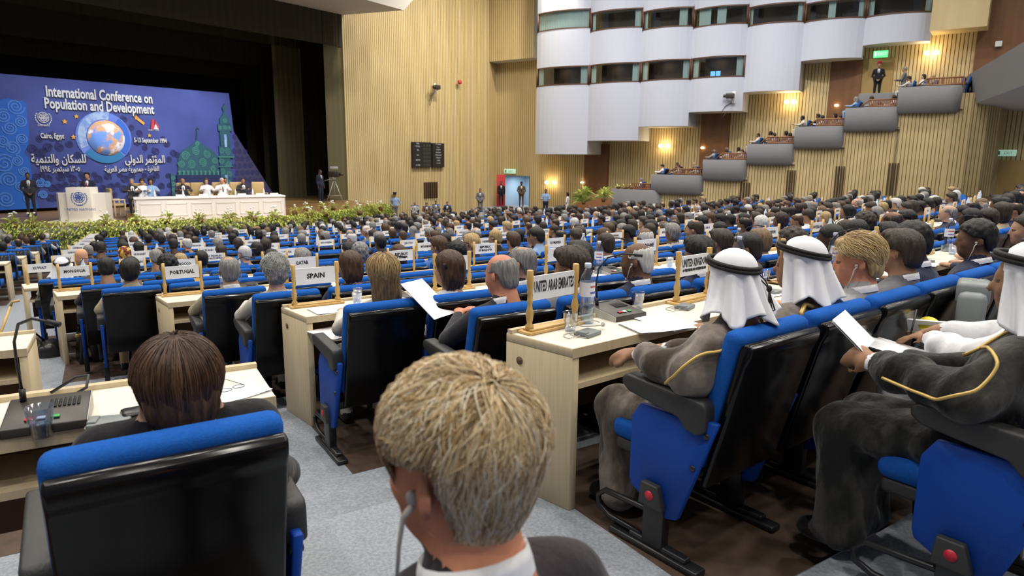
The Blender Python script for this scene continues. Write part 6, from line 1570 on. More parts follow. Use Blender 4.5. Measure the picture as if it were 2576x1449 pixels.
# desks, signs and the things on them
nS = 0
for k in range(NR):
    r = rad(k)
    for blk in 'RWL':
        if blk == 'R': t0, t1 = 0.0, math.radians(66.3-bR(k))*r
        elif blk == 'W': t0 = math.radians(69-bR(k))*r; t1 = t0+12.5
        else: t0, t1 = -2.62, 0.0
        if k == 0: t1 = min(t1, 5.4)
        if k == 0 and blk == 'W': continue
        t = t0; i = 0; UL = 2.12 if blk != 'L' else 2.62
        while t < t1-.8:
            L_ = min(UL, t1-t); x, y, rz = frame(k, t, 0, blk == 'L'); xm, ym, _ = frame(k, t+L_/2, 0, blk == 'L')
            hp = proj((xm, ym, topz(k))); ev = np.interp(hp[0], [985, 1000, 1140, 1165, 1240, 1300, 1340, 1450, 1600, 1900, 2100, 2400, 2600], [0, 534, 532, 522, 518, 516, 520, 516, 505, 488, 480, 470, 465]); ok = -250 < hp[0] < 2900 and proj((xm, ym, topz(k)+.42))[1] > ev and not in_stage(xm, ym, .9) and xm*U2[0]+ym*U2[1] < 35 and hp[1] > 0
            if k == 0 or blk == 'L': ok = not in_stage(xm, ym, .9) and k < 10
            if ok:
                dist = math.hypot(xm, ym); x2, y2, _ = frame(k, t+L_, 0, blk == 'L'); rzd = math.atan2(y2-y, x2-x)
                nm = [n_ for n_ in NAMES[k][2*i:2*i+2] if n_] if blk == 'R' else []
                lb = 'pale wood delegate desk carrying the %s' % (' and '.join(pretty(q) for q in nm)+(' sign' if len(nm) == 1 else ' signs')) if nm else 'pale wood delegate desk, %s of the %s, %s row from the stage' % (ordn(i), {'R': 'centre block', 'W': 'right-wall block', 'L': 'left block'}[blk], ORD[NR-1-k])
                Mx = Matrix.Translation((x, y, FL(k)))
                desk(Mx, L_, lb, rzd, end_l=(i == 0), end_r=(t+L_ >= t1-.8), detail=dist < 9, skew=(-.14 if blk == 'R' and k < 5 else 0))
                Mx = Mx @ Matrix.Rotation(rzd, 4, 'Z')
                for e in range(2):
                    u0 = .17+1.06*e; si = 2*i+e
                    if u0 > L_-.3: continue
                    P = Mx @ Vector((u0, .315, .7405)); dd = P.xy.length
                    nm1 = NAMES[k][si] if blk == 'R' and si < len(NAMES[k]) else None
                    q = proj(P)
                    if not (-60 < q[0] < 2640): continue
                    if nm1 is None and blk != 'L' and rg.random() < .7 and (k > 0): nm1 = '  '
                    if nm1:
                        yaw = rzd+(math.radians(3) if k == 0 else 0)
                        name_sign(P, yaw, nm1, ('white name sign reading %s on turned wooden posts' % pretty(nm1)) if nm1.strip() else 'small distant name sign, %s of the %s, %s row from the stage' % (ordn(si), 'centre block' if blk == 'R' else 'right-wall block', ORD[NR-1-k]), 0 if dd < 6.5 else 1 if dd < 10 else 2 if dd < 24 else 3); nS += 1
                    ref = ('the %s sign' % pretty(nm1)) if nm1 and nm1.strip() else '%s desk %s end, %s stage row, %s' % (ordn(i), ('left', 'right')[e], ORD[NR-1-k], {'R': 'centre block', 'W': 'right-wall block', 'L': 'left block'}[blk])
                    if (k, blk, i) in ((0, 'R', 0), (0, 'L', 0)): continue
                    nr = dd < 7.5
                    if rg.random() < (.5 if dd < 20 else .3): bottle(Mx @ Vector((u0+rg.uniform(.28, .5), .25+rg.uniform(0, .06), .74)), 'clear water bottle beside %s' % ref, nr)
                    if dd < 16 and rg.random() < .55: cup(Mx @ Vector((u0+rg.uniform(.1, .3), .16+rg.uniform(0, .05), .74)), 'clear plastic cup beside %s' % ref, nr)
                    if rg.random() < (.85 if dd < 16 else .5): paper(Mx @ Vector((u0+rg.uniform(.1, .6), .14, .74)), rzd+rg.uniform(-.3, .3), 'white papers lying by %s' % ref, rg.randrange(3))
                    if dd < 14 and e == 0: microphone(Mx @ Vector((u0+.52, .22, .74)), rzd, 'gooseneck microphone unit between seats at %s' % ref, nr)
                    if dd < 8 and e == 1: receiver(Mx @ Vector((u0+.62, .12, .74)), rzd+rg.uniform(-.4, .4), 'grey interpretation receiver by %s' % ref)
            t += L_; i += 1
# ------------------------------------------------------------------ people and things close to the camera
def place_by_head(o, hM, target, rz, sc=1.0):
    h = Matrix.Rotation(rz, 4, 'Z') @ (Vector(hM.translation)*sc); o.rotation_euler = (0, 0, rz); o.scale = (sc,)*3; o.location = Vector(target)-h
def hero_body(key, S_, h): 
    me = sdf_mesh('person', S_, h)
    for t in TAGS: me.materials.append(None)
    o = bpy.data.objects.new('person', me); C.objects.link(o); return o
def strands(name, mats, n=3500, crown=(.012, -.55, .83), length=.085, seed=1, rad=.0011, lift=.012, r0=(.079, .101, .089), hair_ok=None, part=0.0, grav=.5, messy=.35, off=.006, ears=True, zmin=-.105):
    r_ = np.random.RandomState(seed); cr = np.array(crown, float); cr /= np.linalg.norm(cr); c0 = np.array((0, -.018, .036)); RU = np.array(r0); vs, fs, mi = [], [], []
    def Rf(d): return RU*np.array((1-.14*max(0, -d[2]), 1-.06*max(0, -d[2]), 1+.55*max(0, -d[2])))
    cnt = 0
    while cnt < n:
        d = r_.normal(size=3); d /= np.linalg.norm(d); R0 = Rf(d); p = c0+d*R0
        if hair_ok is not None and not hair_ok(p): continue
        cnt += 1; pts = []; NS = 8; lk = r_.normal(size=3)*messy*.4
        cl = np.array([math.sin(9*d[0]+5*d[2]+seed), math.sin(8*d[1]+6*d[0]+2), math.sin(7*d[2]+9*d[1])])*messy*.55
        o_ = off+r_.rand()*.006; ln = length*(.65+.5*r_.rand())
        for i in range(NS):
            s_ = i/(NS-1); R0 = Rf(d); lz = min(1, max(.12, ((c0+d*R0)[2]+.01)/.09)); pts.append(c0+d*(R0+o_+lift*lz*math.sin(math.pi*min(1, s_*.9))*(.6+.4*r_.rand())*.8))
            t = d*(d @ cr)-cr; nt = np.linalg.norm(t); t = t/nt if nt > .05 else r_.normal(size=3)*.5
            g = np.array([0, 0, -1.0]); g = g-d*(g @ d); v = t+g*grav+lk+cl; v = v-d*(v @ d); v /= max(np.linalg.norm(v), 1e-6)
            d2 = d+v*(ln/(NS-1))/.088; d2 /= np.linalg.norm(d2); pz = c0+d2*R0
            if not (ears and abs(pz[0]) > .05 and -.045 < pz[1] < .05 and pz[2] < .034) and pz[2] > zmin: d = d2
        m_ = r_.choice(len(mats), p=None); b0 = len(vs); P = np.array(pts)
        for i in range(NS):
            t = P[min(i+1, NS-1)]-P[max(i-1, 0)]; t /= max(np.linalg.norm(t), 1e-9); out = P[i]-c0; out /= np.linalg.norm(out); s1 = np.cross(t, out); w = rad*(1 if i < NS-2 else .75 if i < NS-1 else .15)
            vs += [P[i]+s1*w, P[i]+out*w*.9, P[i]-s1*w]
        for i in range(NS-1):
            a_ = b0+3*i
            for q in range(3): fs.append((a_+q, a_+(q+1) % 3, a_+3+(q+1) % 3, a_+3+q)); mi.append(m_)
    me = bpy.data.meshes.new(name); V = np.array(vs); Q = np.array(fs); me.vertices.add(len(V)); me.vertices.foreach_set('co', V.astype(np.float32).ravel()); me.loops.add(Q.size); me.loops.foreach_set('vertex_index', Q.astype(np.int32).ravel()); me.polygons.add(len(Q))
    me.polygons.foreach_set('loop_start', np.arange(0, Q.size, 4, dtype=np.int32)); me.polygons.foreach_set('loop_total', np.full(len(Q), 4, np.int32)); me.polygons.foreach_set('material_index', np.array(mi, np.int32)); me.polygons.foreach_set('use_smooth', np.ones(len(Q), bool))
    for q in mats: me.materials.append(q)
    me.update(calc_edges=True); return me
_ys = np.array([-.15, -.10, -.060, -.040, -.012, .022, .05, .075, .12]); _zs = np.array([-.085, -.080, -.060, .030, .040, .040, .060, .075, .095])
def ok_short(p): return p[2] > np.interp(p[1], _ys, _zs)
def ok_long(p): return p[2] > np.interp(p[1], _ys, np.array([-.09, -.09, -.09, -.07, -.06, .0, .05, .07, .09]))
M['h_b1'] = mat('blond_strand_light', (.72, .56, .34), .42, spec=.4); M['h_b2'] = mat('blond_strand', (.55, .38, .17), .42, spec=.4); M['h_b3'] = mat('blond_strand_dark', (.30, .19, .09), .45, spec=.4); M['h_b4'] = mat('blond_strand_pale', (.88, .78, .60), .42, spec=.4)
M['h_n1'] = mat('brown_strand', (.085, .042, .022), .38, spec=.5); M['h_n2'] = mat('brown_strand_dark', (.040, .020, .012), .38, spec=.5); M['h_n3'] = mat('brown_strand_light', (.15, .080, .042), .4, spec=.5)
M['h_l1'] = mat('honey_strand', (.50, .34, .14), .42, spec=.4); M['h_l2'] = mat('honey_strand_dark', (.24, .145, .055), .45, spec=.4)
M['h_s1'] = mat('silver_strand', (.52, .52, .50), .45, spec=.4); M['h_s2'] = mat('silver_strand_dark', (.28, .28, .27), .45, spec=.4)
# --- blond man nearest the camera
S_, hM = seated(arms='rest', fine=True, pitch=4, yaw=15, legs=True)
o = hero_body('blond', S_, .0105); rzb = math.radians(38)
setmats(o, [SKIN['pink'], CLOTH['purplebrown'], CLOTH['purplebrown'], CLOTH['shoe'], M['eye'], M['lip'], CLOTH['white'], CLOTH['navy']])
place_by_head(o, hM, at(1146, 1170, .82), rzb, 1.0)
tag(o, 'blond man with tousled hair seen from behind, nearest the camera in the aisle-side seat', 'person', 'delegates nearest the camera')
h = link('hair', hair_mesh('cap', .006), o); h.matrix_local = hM @ Matrix.Scale(1.0, 4); setmats(h, [HAIR['blond']])
hs = link('hair_strands', strands('hair_strands', [M['h_b1'], M['h_b2'], M['h_b4'], M['h_b3'], M['h_b1']], 9000, crown=(.020, -.50, .85), length=.105, seed=4, rad=.0008, lift=.020, r0=(.086, .108, .096), hair_ok=lambda p: ok_short(p) or (p[1] < -.06 and p[2] > -.10), messy=.75, grav=.35, zmin=-.135), o); hs.matrix_local = hM
put_collar(o, hM, 1.07, .012)
e = link('earphone', EARP, o); e.matrix_local = hM @ Matrix.Translation((.004, .004, -.002)) @ Matrix.Diagonal((.95, 1.1, 1.35, 1))
blond = o
cx0, cy0, cr0 = o.location.x, o.location.y, rzb
conference_chair((cx0+math.sin(rzb)*.11-.03, cy0-math.cos(rzb)*.11-.02, FL(0)+.075), rzb, 'blue and black conference chair under the blond man nearest the camera', 'blue and black conference chairs in the rows', right_end=True)
# --- brown-haired man at the left desk
S_, hM = seated(arms='desk', fine=True, pitch=8, lean=-.07); S_.cone((-.165, -.09, .935), (.165, -.09, .935), .070, .070, 'top', .05)
o = hero_body('brown', S_, .0105); x, y, rzl = frame(0, -.37, -.40, True)
setmats(o, [SKIN['fair'], CLOTH['black'], CLOTH['black'], CLOTH['shoe'], M['eye'], M['lip'], CLOTH['white'], CLOTH['navy']])
place_by_head(o, hM, at(450, 985, 1.56), rzl, 1.0)
tag(o, 'man with smooth brown hair in a black jacket seen from behind at the left desk', 'person', 'delegates nearest the camera')
h = link('hair', hair_mesh('full', .006), o); h.matrix_local = hM @ Matrix.Scale(1.08, 4); setmats(h, [HAIR['brown']])
hs = link('hair_strands', strands('hair_strands', [M['h_n1'], M['h_n2'], M['h_n3'], M['h_n1']], 4500, crown=(0, -.30, .95), length=.095, seed=9, rad=.00085, lift=.006, r0=(.090, .111, .098), hair_ok=ok_short, messy=.12, grav=.9, off=.004), o); hs.matrix_local = hM @ Matrix.Scale(1.08, 4)
# --- strands for some of the near sitters
for key, mats_, kw in (((1,'f',0,'R'), ['h_l1', 'h_l2', 'h_l1', 'h_b1'], dict(n=2600, ears=False, zmin=-.3, crown=(0, -.1, .99), length=.20, seed=3, r0=(.092, .112, .10), grav=1.3, messy=.25, rad=.0011)),
                       ((0,'f',2,'R'), ['h_l1', 'h_b2', 'h_l2', 'h_b1'], dict(n=2400, crown=(.15, .88, .45), length=.11, seed=5, r0=(.093, .114, .102), grav=.3, messy=.45, rad=.0011)),
                       ((2,'a',0,'R'), ['h_s1', 'h_s2', 'h_s1'], dict(n=1800, crown=(0, -.3, .95), length=.05, seed=6, r0=(.100, .120, .108), grav=.1, messy=1.6, rad=.0012))):
    if key in PEOPLE:
        po = PEOPLE[key]; pm = [c for c in po.children if c.name.startswith('hair')][0]
        hs = link('hair_strands', strands('hair_strands', [M[q] for q in mats_], hair_ok=ok_long if key[1] == 'f' and key[0] == 1 else ok_short, **kw), po); hs.matrix_local = pm.matrix_local
if (1,'f',1,'R') in PEOPLE:
    po = PEOPLE[(1,'f',1,'R')]; pm = [c for c in po.children if c.name.startswith('hair')][0]; mb = MB(); mb.rbox((-.03, -.012, -.012), (.03, .012, .012), .008, 0); mb.lathe([(.004, -.02), (.016, 0), (.004, .02)], 0, 8)
    c = mb.build('hair_clip', M['agal'], po); c.matrix_local = pm.matrix_local @ Matrix.Translation((-.085, -.055, .03)) @ Matrix.Rotation(.8, 4, 'Y')
# --- robed men: bodies with full sleeves and skirts
def robed(yaw=0, pitch=0, hands_at=None, lean=0.0, sleeve=1.0, fine=True, open_=True):
    s = Sdf(); L = lean
    s.cone((-.09, -.02, .56), (.09, -.02, .56), .130, .130, 'top', .05); s.ell((0, -.03+L*.3, .70), (.195, .145, .18), 'top', .05); s.ell((0, -.05+L*.7, .82), (.205, .135, .15), 'top', .05)
    s.cone((-.135, -.055+L, .925), (.135, -.055+L, .925), .070, .070, 'top', .05); s.cone((0, -.05+L, .91), (0, -.045+L, .97), .092, .066, 'top', .04)
    hM = head_matrix((0, -.01+L*1.2, 1.15), yaw, pitch); s.p += head_sdf(False, True, False).xf(hM).p
    for x, (el, wr, hd, hu) in hands_at.items():
        sh = Vector((x*.185, -.055+L, .915)); el, wr = Vector(el), Vector(wr); d = (wr-el).normalized()
        s.cone(sh, el, .068*sleeve, .078*sleeve, 'top', .05); s.cone(el, wr-d*.03, .076*sleeve, .062*sleeve, 'top', .04); s.cone(el+Vector((0, .0, -.035)), wr-d*.06+Vector((0, 0, -.04)), .052, .038, 'top', .05)
        s.cone(wr-d*.05, wr+d*.015, .040, .036, 'shirt', .006); s.cone(wr, wr+d*.045, .028, .027, 'skin', .008); hand(s, wr+d*.035, hd, hu, x, curl=.42, fine=fine)
    for x in (-1, 1):
        kn, an = Vector((x*.105, .43, .515)), Vector((x*.11, .40, .10)); s.cone((x*.08, .0, .56), kn, .105, .082, 'trousers', .06); s.cone(kn, an, .082, .090, 'trousers', .05); s.cone(an+Vector((0, 0, -.04)), an+Vector((0, .13, -.05)), .042, .038, 'shoe', .02)
    s.cone((0, .12, .50), (0, .38, .46), .10, .09, 'trousers', .08); s.cone((0, .40, .42), (0, .42, .12), .09, .10, 'trousers', .08)
    sc = .945; o = Sdf()
    for t in s.p:
        if t[0] == 'c': o.p.append(('c', t[1]*sc, t[2]*sc, t[3]*sc, t[4]*sc, t[5], t[6]))
        else: o.p.append(('e', t[1]*sc, t[2]*sc, t[3], None, t[5], t[6]))
    return o, Matrix.Scale(sc, 4) @ hM
def fold_disp(seed, amp=.008):
    def f(G):
        x, y, z = G[..., 0], G[..., 1], G[..., 2]; m = np.clip((.98-z)/.12, 0, 1)
        return m*amp*(np.sin(x*26+np.sin(z*9+seed)*2+y*8)*np.sin(z*13+y*22+seed)+.6*np.sin((x+y)*47+z*11+seed)+.5*np.sin(z*31-y*27))
    return f
def surface_path(S_, pts, off=.004):
    out = []
    for i in range(len(pts)-1):
        for t in np.linspace(0, 1, 9)[:-1]: out.append(np.array(pts[i])*(1-t)+np.array(pts[i+1])*t)
    out.append(np.array(pts[-1])); res = []
    def F(p):
        P = p[None, :]; f = np.array([1.0])
        for t in S_.p:
            d = S_.one(t, P); k = t[6]; hh = np.maximum(k-np.abs(f-d), 0)/k; f = np.minimum(f, d)-hh*hh*k*.25
        return f[0]
    for p in out:
        for _ in range(6):
            g = np.array([F(p+e)-F(p-e) for e in np.eye(3)*.003])/.006; f = F(p)-off; p = p-g*f/max(g @ g, .1)
        res.append(p)
    return res
def trim(o, S_, pts, r=.0055):
    P = surface_path(S_, pts, .013); 
    for _ in range(2): P = [P[0]]+[(P[i-1]+2*P[i]+P[i+1])/4 for i in range(1, len(P)-1)]+[P[-1]]
    mb = MB(); mb.tube(P, r, 0, 6); return mb.build('gold_trim', M['gold'], o)
def robe_mats(o, m, cuff='white', skin='tan'): setmats(o, [SKIN[skin], M[m], M[m], CLOTH['shoe'], M['eye'], M['lip'], CLOTH['white'], M[m]])
# first robed man, left seat at the UNITED ARAB EMIRATES sign
hd = {-1: ((-.232, -.05, .815), (-.215, .20, .815), (.1, 1, -.2), (-.3, .2, 1)), 1: ((.27, .06, .78), (.10, .30, .76), (-.6, .8, 0), (0, 0, 1))}
S_, hM = robed(yaw=-4, pitch=6, hands_at=hd, lean=-.03, sleeve=1.0)
me = sdf_mesh('person', S_, .0115, disp=fold_disp(1)); [me.materials.append(None) for t in TAGS]
o = bpy.data.objects.new('person', me); C.objects.link(o); robe_mats(o, 'bisht'); x, y, rz = frame(0, .235, -.39)
place_by_head(o, hM, at(1838, 716, 2.52), rz); o.location.z = FL(0); tag(o, 'man in white headcloth and gold-edged brown robe at the UNITED ARAB EMIRATES sign', 'person', 'robed delegates in white headcloths')
wear_headcloth(o, hM, 0, tail=True, sc=.95)
trim(o, S_, [(-.055, -.10, .90), (-.13, -.10, .88), (-.20, -.10, .86), (-.26, -.08, .82), (-.31, -.05, .775), (-.30, .0, .73)])
trim(o, S_, [(.08, -.10, .90), (.0, -.14, .90), (-.06, -.11, .90)], .009)
# second robed man
hd2 = {-1: ((-.27, .08, .77), (-.14, .32, .78), (.4, 1, 0), (0, 0, 1)), 1: ((.27, .08, .77), (.14, .32, .78), (-.4, 1, 0), (0, 0, 1))}
S_, hM = robed(yaw=24, pitch=2, hands_at=hd2, lean=-.03)
me = sdf_mesh('person', S_, .015, disp=fold_disp(3)); [me.materials.append(None) for t in TAGS]
o = bpy.data.objects.new('person', me); C.objects.link(o); robe_mats(o, 'bisht'); x, y, rz = frame(0, .78, -.40)
place_by_head(o, hM, at(2008, 695, 2.90), rz); o.location.z = FL(0); tag(o, 'man in white headcloth looking left, second seat in the UNITED ARAB EMIRATES row', 'person', 'robed delegates in white headcloths')
wear_headcloth(o, hM, 1)
trim(o, S_, [(.08, -.10, .90), (.0, -.14, .90), (-.08, -.10, .90), (-.18, -.08, .86)], .010)
# third robed man, bottom right, holding papers
hd3 = {-1: ((-.238, -.02, .80), (-.15, .29, .81), (.28, 1, -.02), (-.75, .0, .65)), 1: ((.27, .03, .74), (.10, .30, .765), (-.35, 1, .0), (.7, 0, .7))}
S_, hM = robed(yaw=8, pitch=6, hands_at=hd3, lean=-.05, sleeve=1.0)
me = sdf_mesh('person', S_, .0105, disp=fold_disp(5)); [me.materials.append(None) for t in TAGS]
o = bpy.data.objects.new('person', me); C.objects.link(o); robe_mats(o, 'bishtblack'); x, y, rz = frame(0, .64, -1.10)
place_by_head(o, hM, at(2585, 750, 2.06), rz); o.location.z = FL(0)+.085; tag(o, 'man in a white headcloth and black gold-edged robe holding papers, right edge foreground', 'person', 'robed delegates in white headcloths')
wear_headcloth(o, hM, 2)
trim(o, S_, [(-.05, -.10, .90), (-.14, -.09, .87), (-.22, -.08, .85), (-.30, -.05, .79), (-.30, .05, .735), (-.27, .14, .735), (-.215, .23, .745)], .0055)
R3 = Matrix.Translation(o.location) @ Matrix.Rotation(rz, 4, 'Z')
pp = paper((0, 0, 0), 0, 'white folded papers held in both hands by the robed man at right', 1, 'papers held by delegates'); pp.matrix_world = R3 @ Matrix.Translation((-.04, .43, .83)) @ Matrix.Rotation(.25, 4, 'Z') @ Matrix.Rotation(math.radians(42), 4, 'X')
# the man beside him, in a white robe, writing
hd4 = {-1: ((-.27, .08, .75), (-.10, .33, .755), (.4, 1, -.1), (-.3, 0, 1)), 1: ((.27, .08, .75), (.08, .34, .765), (-.5, 1, -.1), (.3, 0, 1))}
S_, hM = robed(yaw=10, pitch=16, hands_at=hd4, lean=-.02)
me = sdf_mesh('person', S_, .0125, disp=fold_disp(7)); [me.materials.append(None) for t in TAGS]
o = bpy.data.objects.new('person', me); C.objects.link(o); setmats(o, [SKIN['tan'], CLOTH['white'], CLOTH['white'], CLOTH['shoe'], M['eye'], M['lip'], CLOTH['white'], CLOTH['white']])
x, y, rz4 = frame(0, 1.16, -1.10); place_by_head(o, hM, at(2650, 722, 2.52), rz4); o.location.z = FL(0)+.085; tag(o, 'man in a white robe writing on his knees, half hidden at the right edge', 'person', 'robed delegates in white headcloths')
wear_headcloth(o, hM, 0)
R4 = Matrix.Translation(o.location) @ Matrix.Rotation(rz4, 4, 'Z')
pp = paper((0, 0, 0), 0, 'white sheet on the knees of the writing man at right', 0, 'papers held by delegates'); pp.matrix_world = R4 @ Matrix.Translation((-.16, .45, .665)) @ Matrix.Rotation(.3, 4, 'Z') @ Matrix.Rotation(math.radians(10), 4, 'X')
mb = MB(); mb.tube([(0, 0, 0), (.09, .02, .10)], .004, 0, 6); oo = mb.build('pen', M['ink']); oo.matrix_world = R4 @ Matrix.Translation((-.02, .43, .70)); tag(oo, 'dark pen in the hand of the writing man', 'pen')
nb_ = thing('notepad', 'cream ring-bound notepad with a yellow badge, open on the next lap at right', 'notepad'); 
x, y, rz5 = frame(0, 1.50, -.78); nb_.location = (x, y, FL(0)+.74); nb_.rotation_euler = (0, 0, rz5+.5)
mb = MB(); mb.rbox((-.02, -.09, 0), (.20, .09, .014), .003, 0); mb.build('pages', M['paper2'], nb_)
mb = MB(); mb.prism([(-.02, .014), (-.09, .075), (-.085, .08), (-.012, .02)], 'y', -.09, .09, 0); mb.build('turned_cover', M['paper'], nb_)
mb = MB(); mb.lathe([(.045, -.002), (.045, .002)], 0, 20, Matrix.Translation((-.055, -.02, .052)) @ Matrix.Rotation(math.radians(-43), 4, 'Y')); mb.build('badge_print', M['yellow'], nb_)
x, y, rz6 = frame(0, 1.86, -.86); mb = MB(); mb.rbox((-.16, -.06, -.2), (.16, .06, .12), .03, 0); mb.rbox((-.10, -.07, .05), (.10, .07, .16), .02, 0)
oo = mb.build('document_case', M['receiver'], None, (x, y, FL(0)+.80), rz6+.3); tag(oo, 'grey case standing between the chairs at far right', 'case')
# --- things on the UNITED ARAB EMIRATES desk
Zd = topz(0); rz0 = math.atan2(D0.y, D0.x)
bottle(atz(1475, 812, Zd), 'tall clear water bottle with red and blue label at the UNITED ARAB EMIRATES sign', True, rz0+.4)
cup(atz(1434, 832, Zd), 'empty clear cup in front of the UNITED ARAB EMIRATES sign', True, False)
cup(atz(1604, 776, Zd), 'half-full clear cup right of the microphone on the UNITED ARAB EMIRATES desk', True, True)
microphone(atz(1552, 795, Zd), rz0-.05, 'black gooseneck microphone unit on the UNITED ARAB EMIRATES desk')
receiver(atz(1478, 843, Zd), rz0+.2, 'grey receiver with coiled cord and headset, front edge of UNITED ARAB EMIRATES desk', True)
receiver(atz(1722, 776, Zd), rz0+.3, 'grey receiver lying by the UNITED KINGDOM sign')
paper(atz(1682, 812, Zd), rz0-.15, 'white papers in front of the first robed man', 0); paper(atz(1650, 822, Zd+.002), rz0-.3, 'second white sheet under the first robed man\'s papers', 2)
bottle(atz(1853, 705, Zd), 'water bottle half hidden behind the first robed man', True); cup(atz(1922, 712, Zd), 'cup of water between the two robed men', True)
paper(atz(1910, 735, Zd), rz0, 'thick pile of papers between the two robed men', 0); receiver(atz(1945, 738, Zd), rz0, 'receiver on the papers between the two robed men')
# --- things on the left desk
rzd = frame(0, -1, 0, True)[2]
microphone(atz(125, 1062, Zd), rzd-.08, 'black gooseneck microphone unit on the left foreground desk')
cup(atz(107, 1098, Zd), 'cup of water in front of the left foreground microphone', True, True)
receiver(atz(278, 1070, Zd), rzd-.25, 'grey receiver left of the brown-haired man'); 
mb = MB(); mb.rbox((-.05, -.035, 0), (.05, .035, .028), .012, 0); oo = mb.build('spectacle_case', M['leather'], None, atz(352, 1048, Zd), rzd+.1); tag(oo, 'dark case beside the brown-haired man on the left desk', 'case')
paper(atz(585, 992, Zd), rzd+.35, 'white papers right of the brown-haired man', 1)
mb = MB(); mb.tube([(.02*math.cos(t)+(-.024), .016*math.sin(t), .012) for t in np.linspace(0, 6.28, 14)], .0012, 0, 5); mb.tube([(.02*math.cos(t)+.024, .016*math.sin(t), .012) for t in np.linspace(0, 6.28, 14)], .0012, 0, 5); mb.tube([(-.045, 0, .012), (-.05, .12, .006)], .0012, 0, 5); mb.tube([(.045, 0, .012), (.05, .12, .006)], .0012, 0, 5)
oo = mb.build('spectacles', M['ink'], None, atz(585, 985, Zd+.002), rzd+.4); tag(oo, 'thin spectacles lying on the papers at the left desk', 'spectacles')
# console cable looping behind the left desk microphone
mb = MB(); q = atz(205, 1000, Zd); mb.tube([q+Vector((-.10, .0, .015)), q+Vector((-.05, .06, .05)), q+Vector((.0, .05, .06)), q+Vector((.02, .0, .035)), q+Vector((-.02, -.02, .01))], .005, 0, 6); tag(mb.build('microphone_cable', M['ink']), 'black cable looping behind the left foreground microphone', 'cable')
# --- Spain desk
Z1 = topz(1); r1 = frame(1, .5, 0)[2]
paper(atz(840, 779, Z1), r1+.05, 'white papers in front of the SPAIN sign', 2); cup(atz(900, 757, Z1), 'clear cup right of the SPAIN sign', True, False)
# papers held by the bearded man, file in front of the blonde woman
if (1,'a',0,'R') in PEOPLE:
    po = PEOPLE[(1,'a',0,'R')]; pp = paper((0, 0, 0), 0, 'white papers held up by the bearded man in the dark suit', 0, 'papers held by delegates')
    pp.matrix_world = Matrix.Translation(po.location) @ Matrix.Rotation(po.rotation_euler.z, 4, 'Z') @ Matrix.Translation((-.20, .40, .86)) @ Matrix.Rotation(.5, 4, 'Z') @ Matrix.Rotation(math.radians(38), 4, 'X')
if (1,'f',0,'R') in PEOPLE:
    po = PEOPLE[(1,'f',0,'R')]; pp = paper((0, 0, 0), 0, 'open white file on the lap of the blonde woman', 0, 'papers held by delegates')
    pp.matrix_world = Matrix.Translation(po.location) @ Matrix.Rotation(po.rotation_euler.z, 4, 'Z') @ Matrix.Translation((-.20, .30, .64)) @ Matrix.Rotation(.3, 4, 'Z')
# --- bags by the MONGOLIA desk, stick in the left block
x, y, r3 = frame(3, -.10, .55); bg_ = thing('shoulder_bag', 'black shoulder bag slumped against the end of the MONGOLIA desk', 'bag', (x, y, FL(4)+.075), r3)
mb = MB(); mb.rbox((-.10, -.17, .0), (.10, .17, .30), .05, 0, Matrix.Rotation(-.35, 4, 'Y')); mb.build('bag_body', M['leather'], bg_)
mb = MB(); mb.tube([(-.12, -.14, .3), (-.2, -.05, .42), (-.2, .08, .40), (-.12, .14, .28)], .012, 0, 6); mb.build('strap', M['leather'], bg_)
for i, (tt, nn, a_) in enumerate(((.14, .10, .15), (.30, .12, -.1))):
    x, y, r3 = frame(3, tt, nn); bc = thing('briefcase', ('open black briefcase standing under the MONGOLIA desk, left one', 'open black briefcase standing under the MONGOLIA desk, right one')[i], 'briefcase', (x, y, FL(3)), r3+a_, 'briefcases under the MONGOLIA desk')
    mb = MB(); mb.rbox((-.035, -.16, .0), (.035, .16, .34), .012, 0, Matrix.Rotation((.12, -.10)[i], 4, 'Y')); mb.build('case_body', M['leather'], bc)
    mb = MB(); mb.tube([(0, -.05, .34), (0, -.05, .38), (0, .05, .38), (0, .05, .34)], .008, 0, 6); mb.build('handle', M['leather'], bc)
    mb = MB(); mb.rbox((-.045, -.165, .30), (.045, -.13, .335), .004, 0); mb.build('latch', M['brass'], bc)
q0, q1 = atz(27, 770, FL(2)+.55), atz(5, 850, FL(2)+.1); mb = MB(); q1 = Vector((q0.x-.10, q0.y-.25, FL(2)+.02)); mb.tube([q1, q0], .012, 0, 8); mb.tube([q0, q0+Vector((.02, .0, .04)), q0+Vector((.07, .03, .05))], .012, 0, 8); tag(mb.build('walking_stick', M['post']), 'brown walking stick leaning in the left block', 'stick')
# ------------------------------------------------------------------ people on the stage, by the walls and in the balconies
def stand_px(pk, x, ytop, Y, label, h=1.74, rz=None, z=None, **kw):
    p = at(x, ytop, Y); zf = p.z-h if z is None else z
    rz_ = math.atan2(-p.y, -p.x)-math.pi/2 if rz is None else rz
    return person(pk, (p.x, p.y, zf), rz_, label, sc=h/1.735, hres=.016, **kw)
RF = lambda x, y: math.atan2(-y, -x)-math.pi/2
q = atz(82, 545, SZ); person('s_front', (q.x, q.y, SZ), RF(q.x, q.y), 'man in a dark suit standing with clasped hands at the far left of the stage', skin='brown', top='charcoal', hair='black', hres=.016, shirt='white', tie='grey', group='people on the stage')
p_ = Matrix.Translation(gl_) @ Matrix.Rotation(rzR, 4, 'Z') @ Vector(((x1_+x2_)/2-.1, 1.05, 0))
person('s_desk', tuple(p_), rzR+math.pi, 'dark-haired speaker in a dark suit behind the rostrum', skin='fair', top='navy', hair='black', hk='full', hres=.016, shirt='white', tie='red', group='people on the stage', sc=1.03)
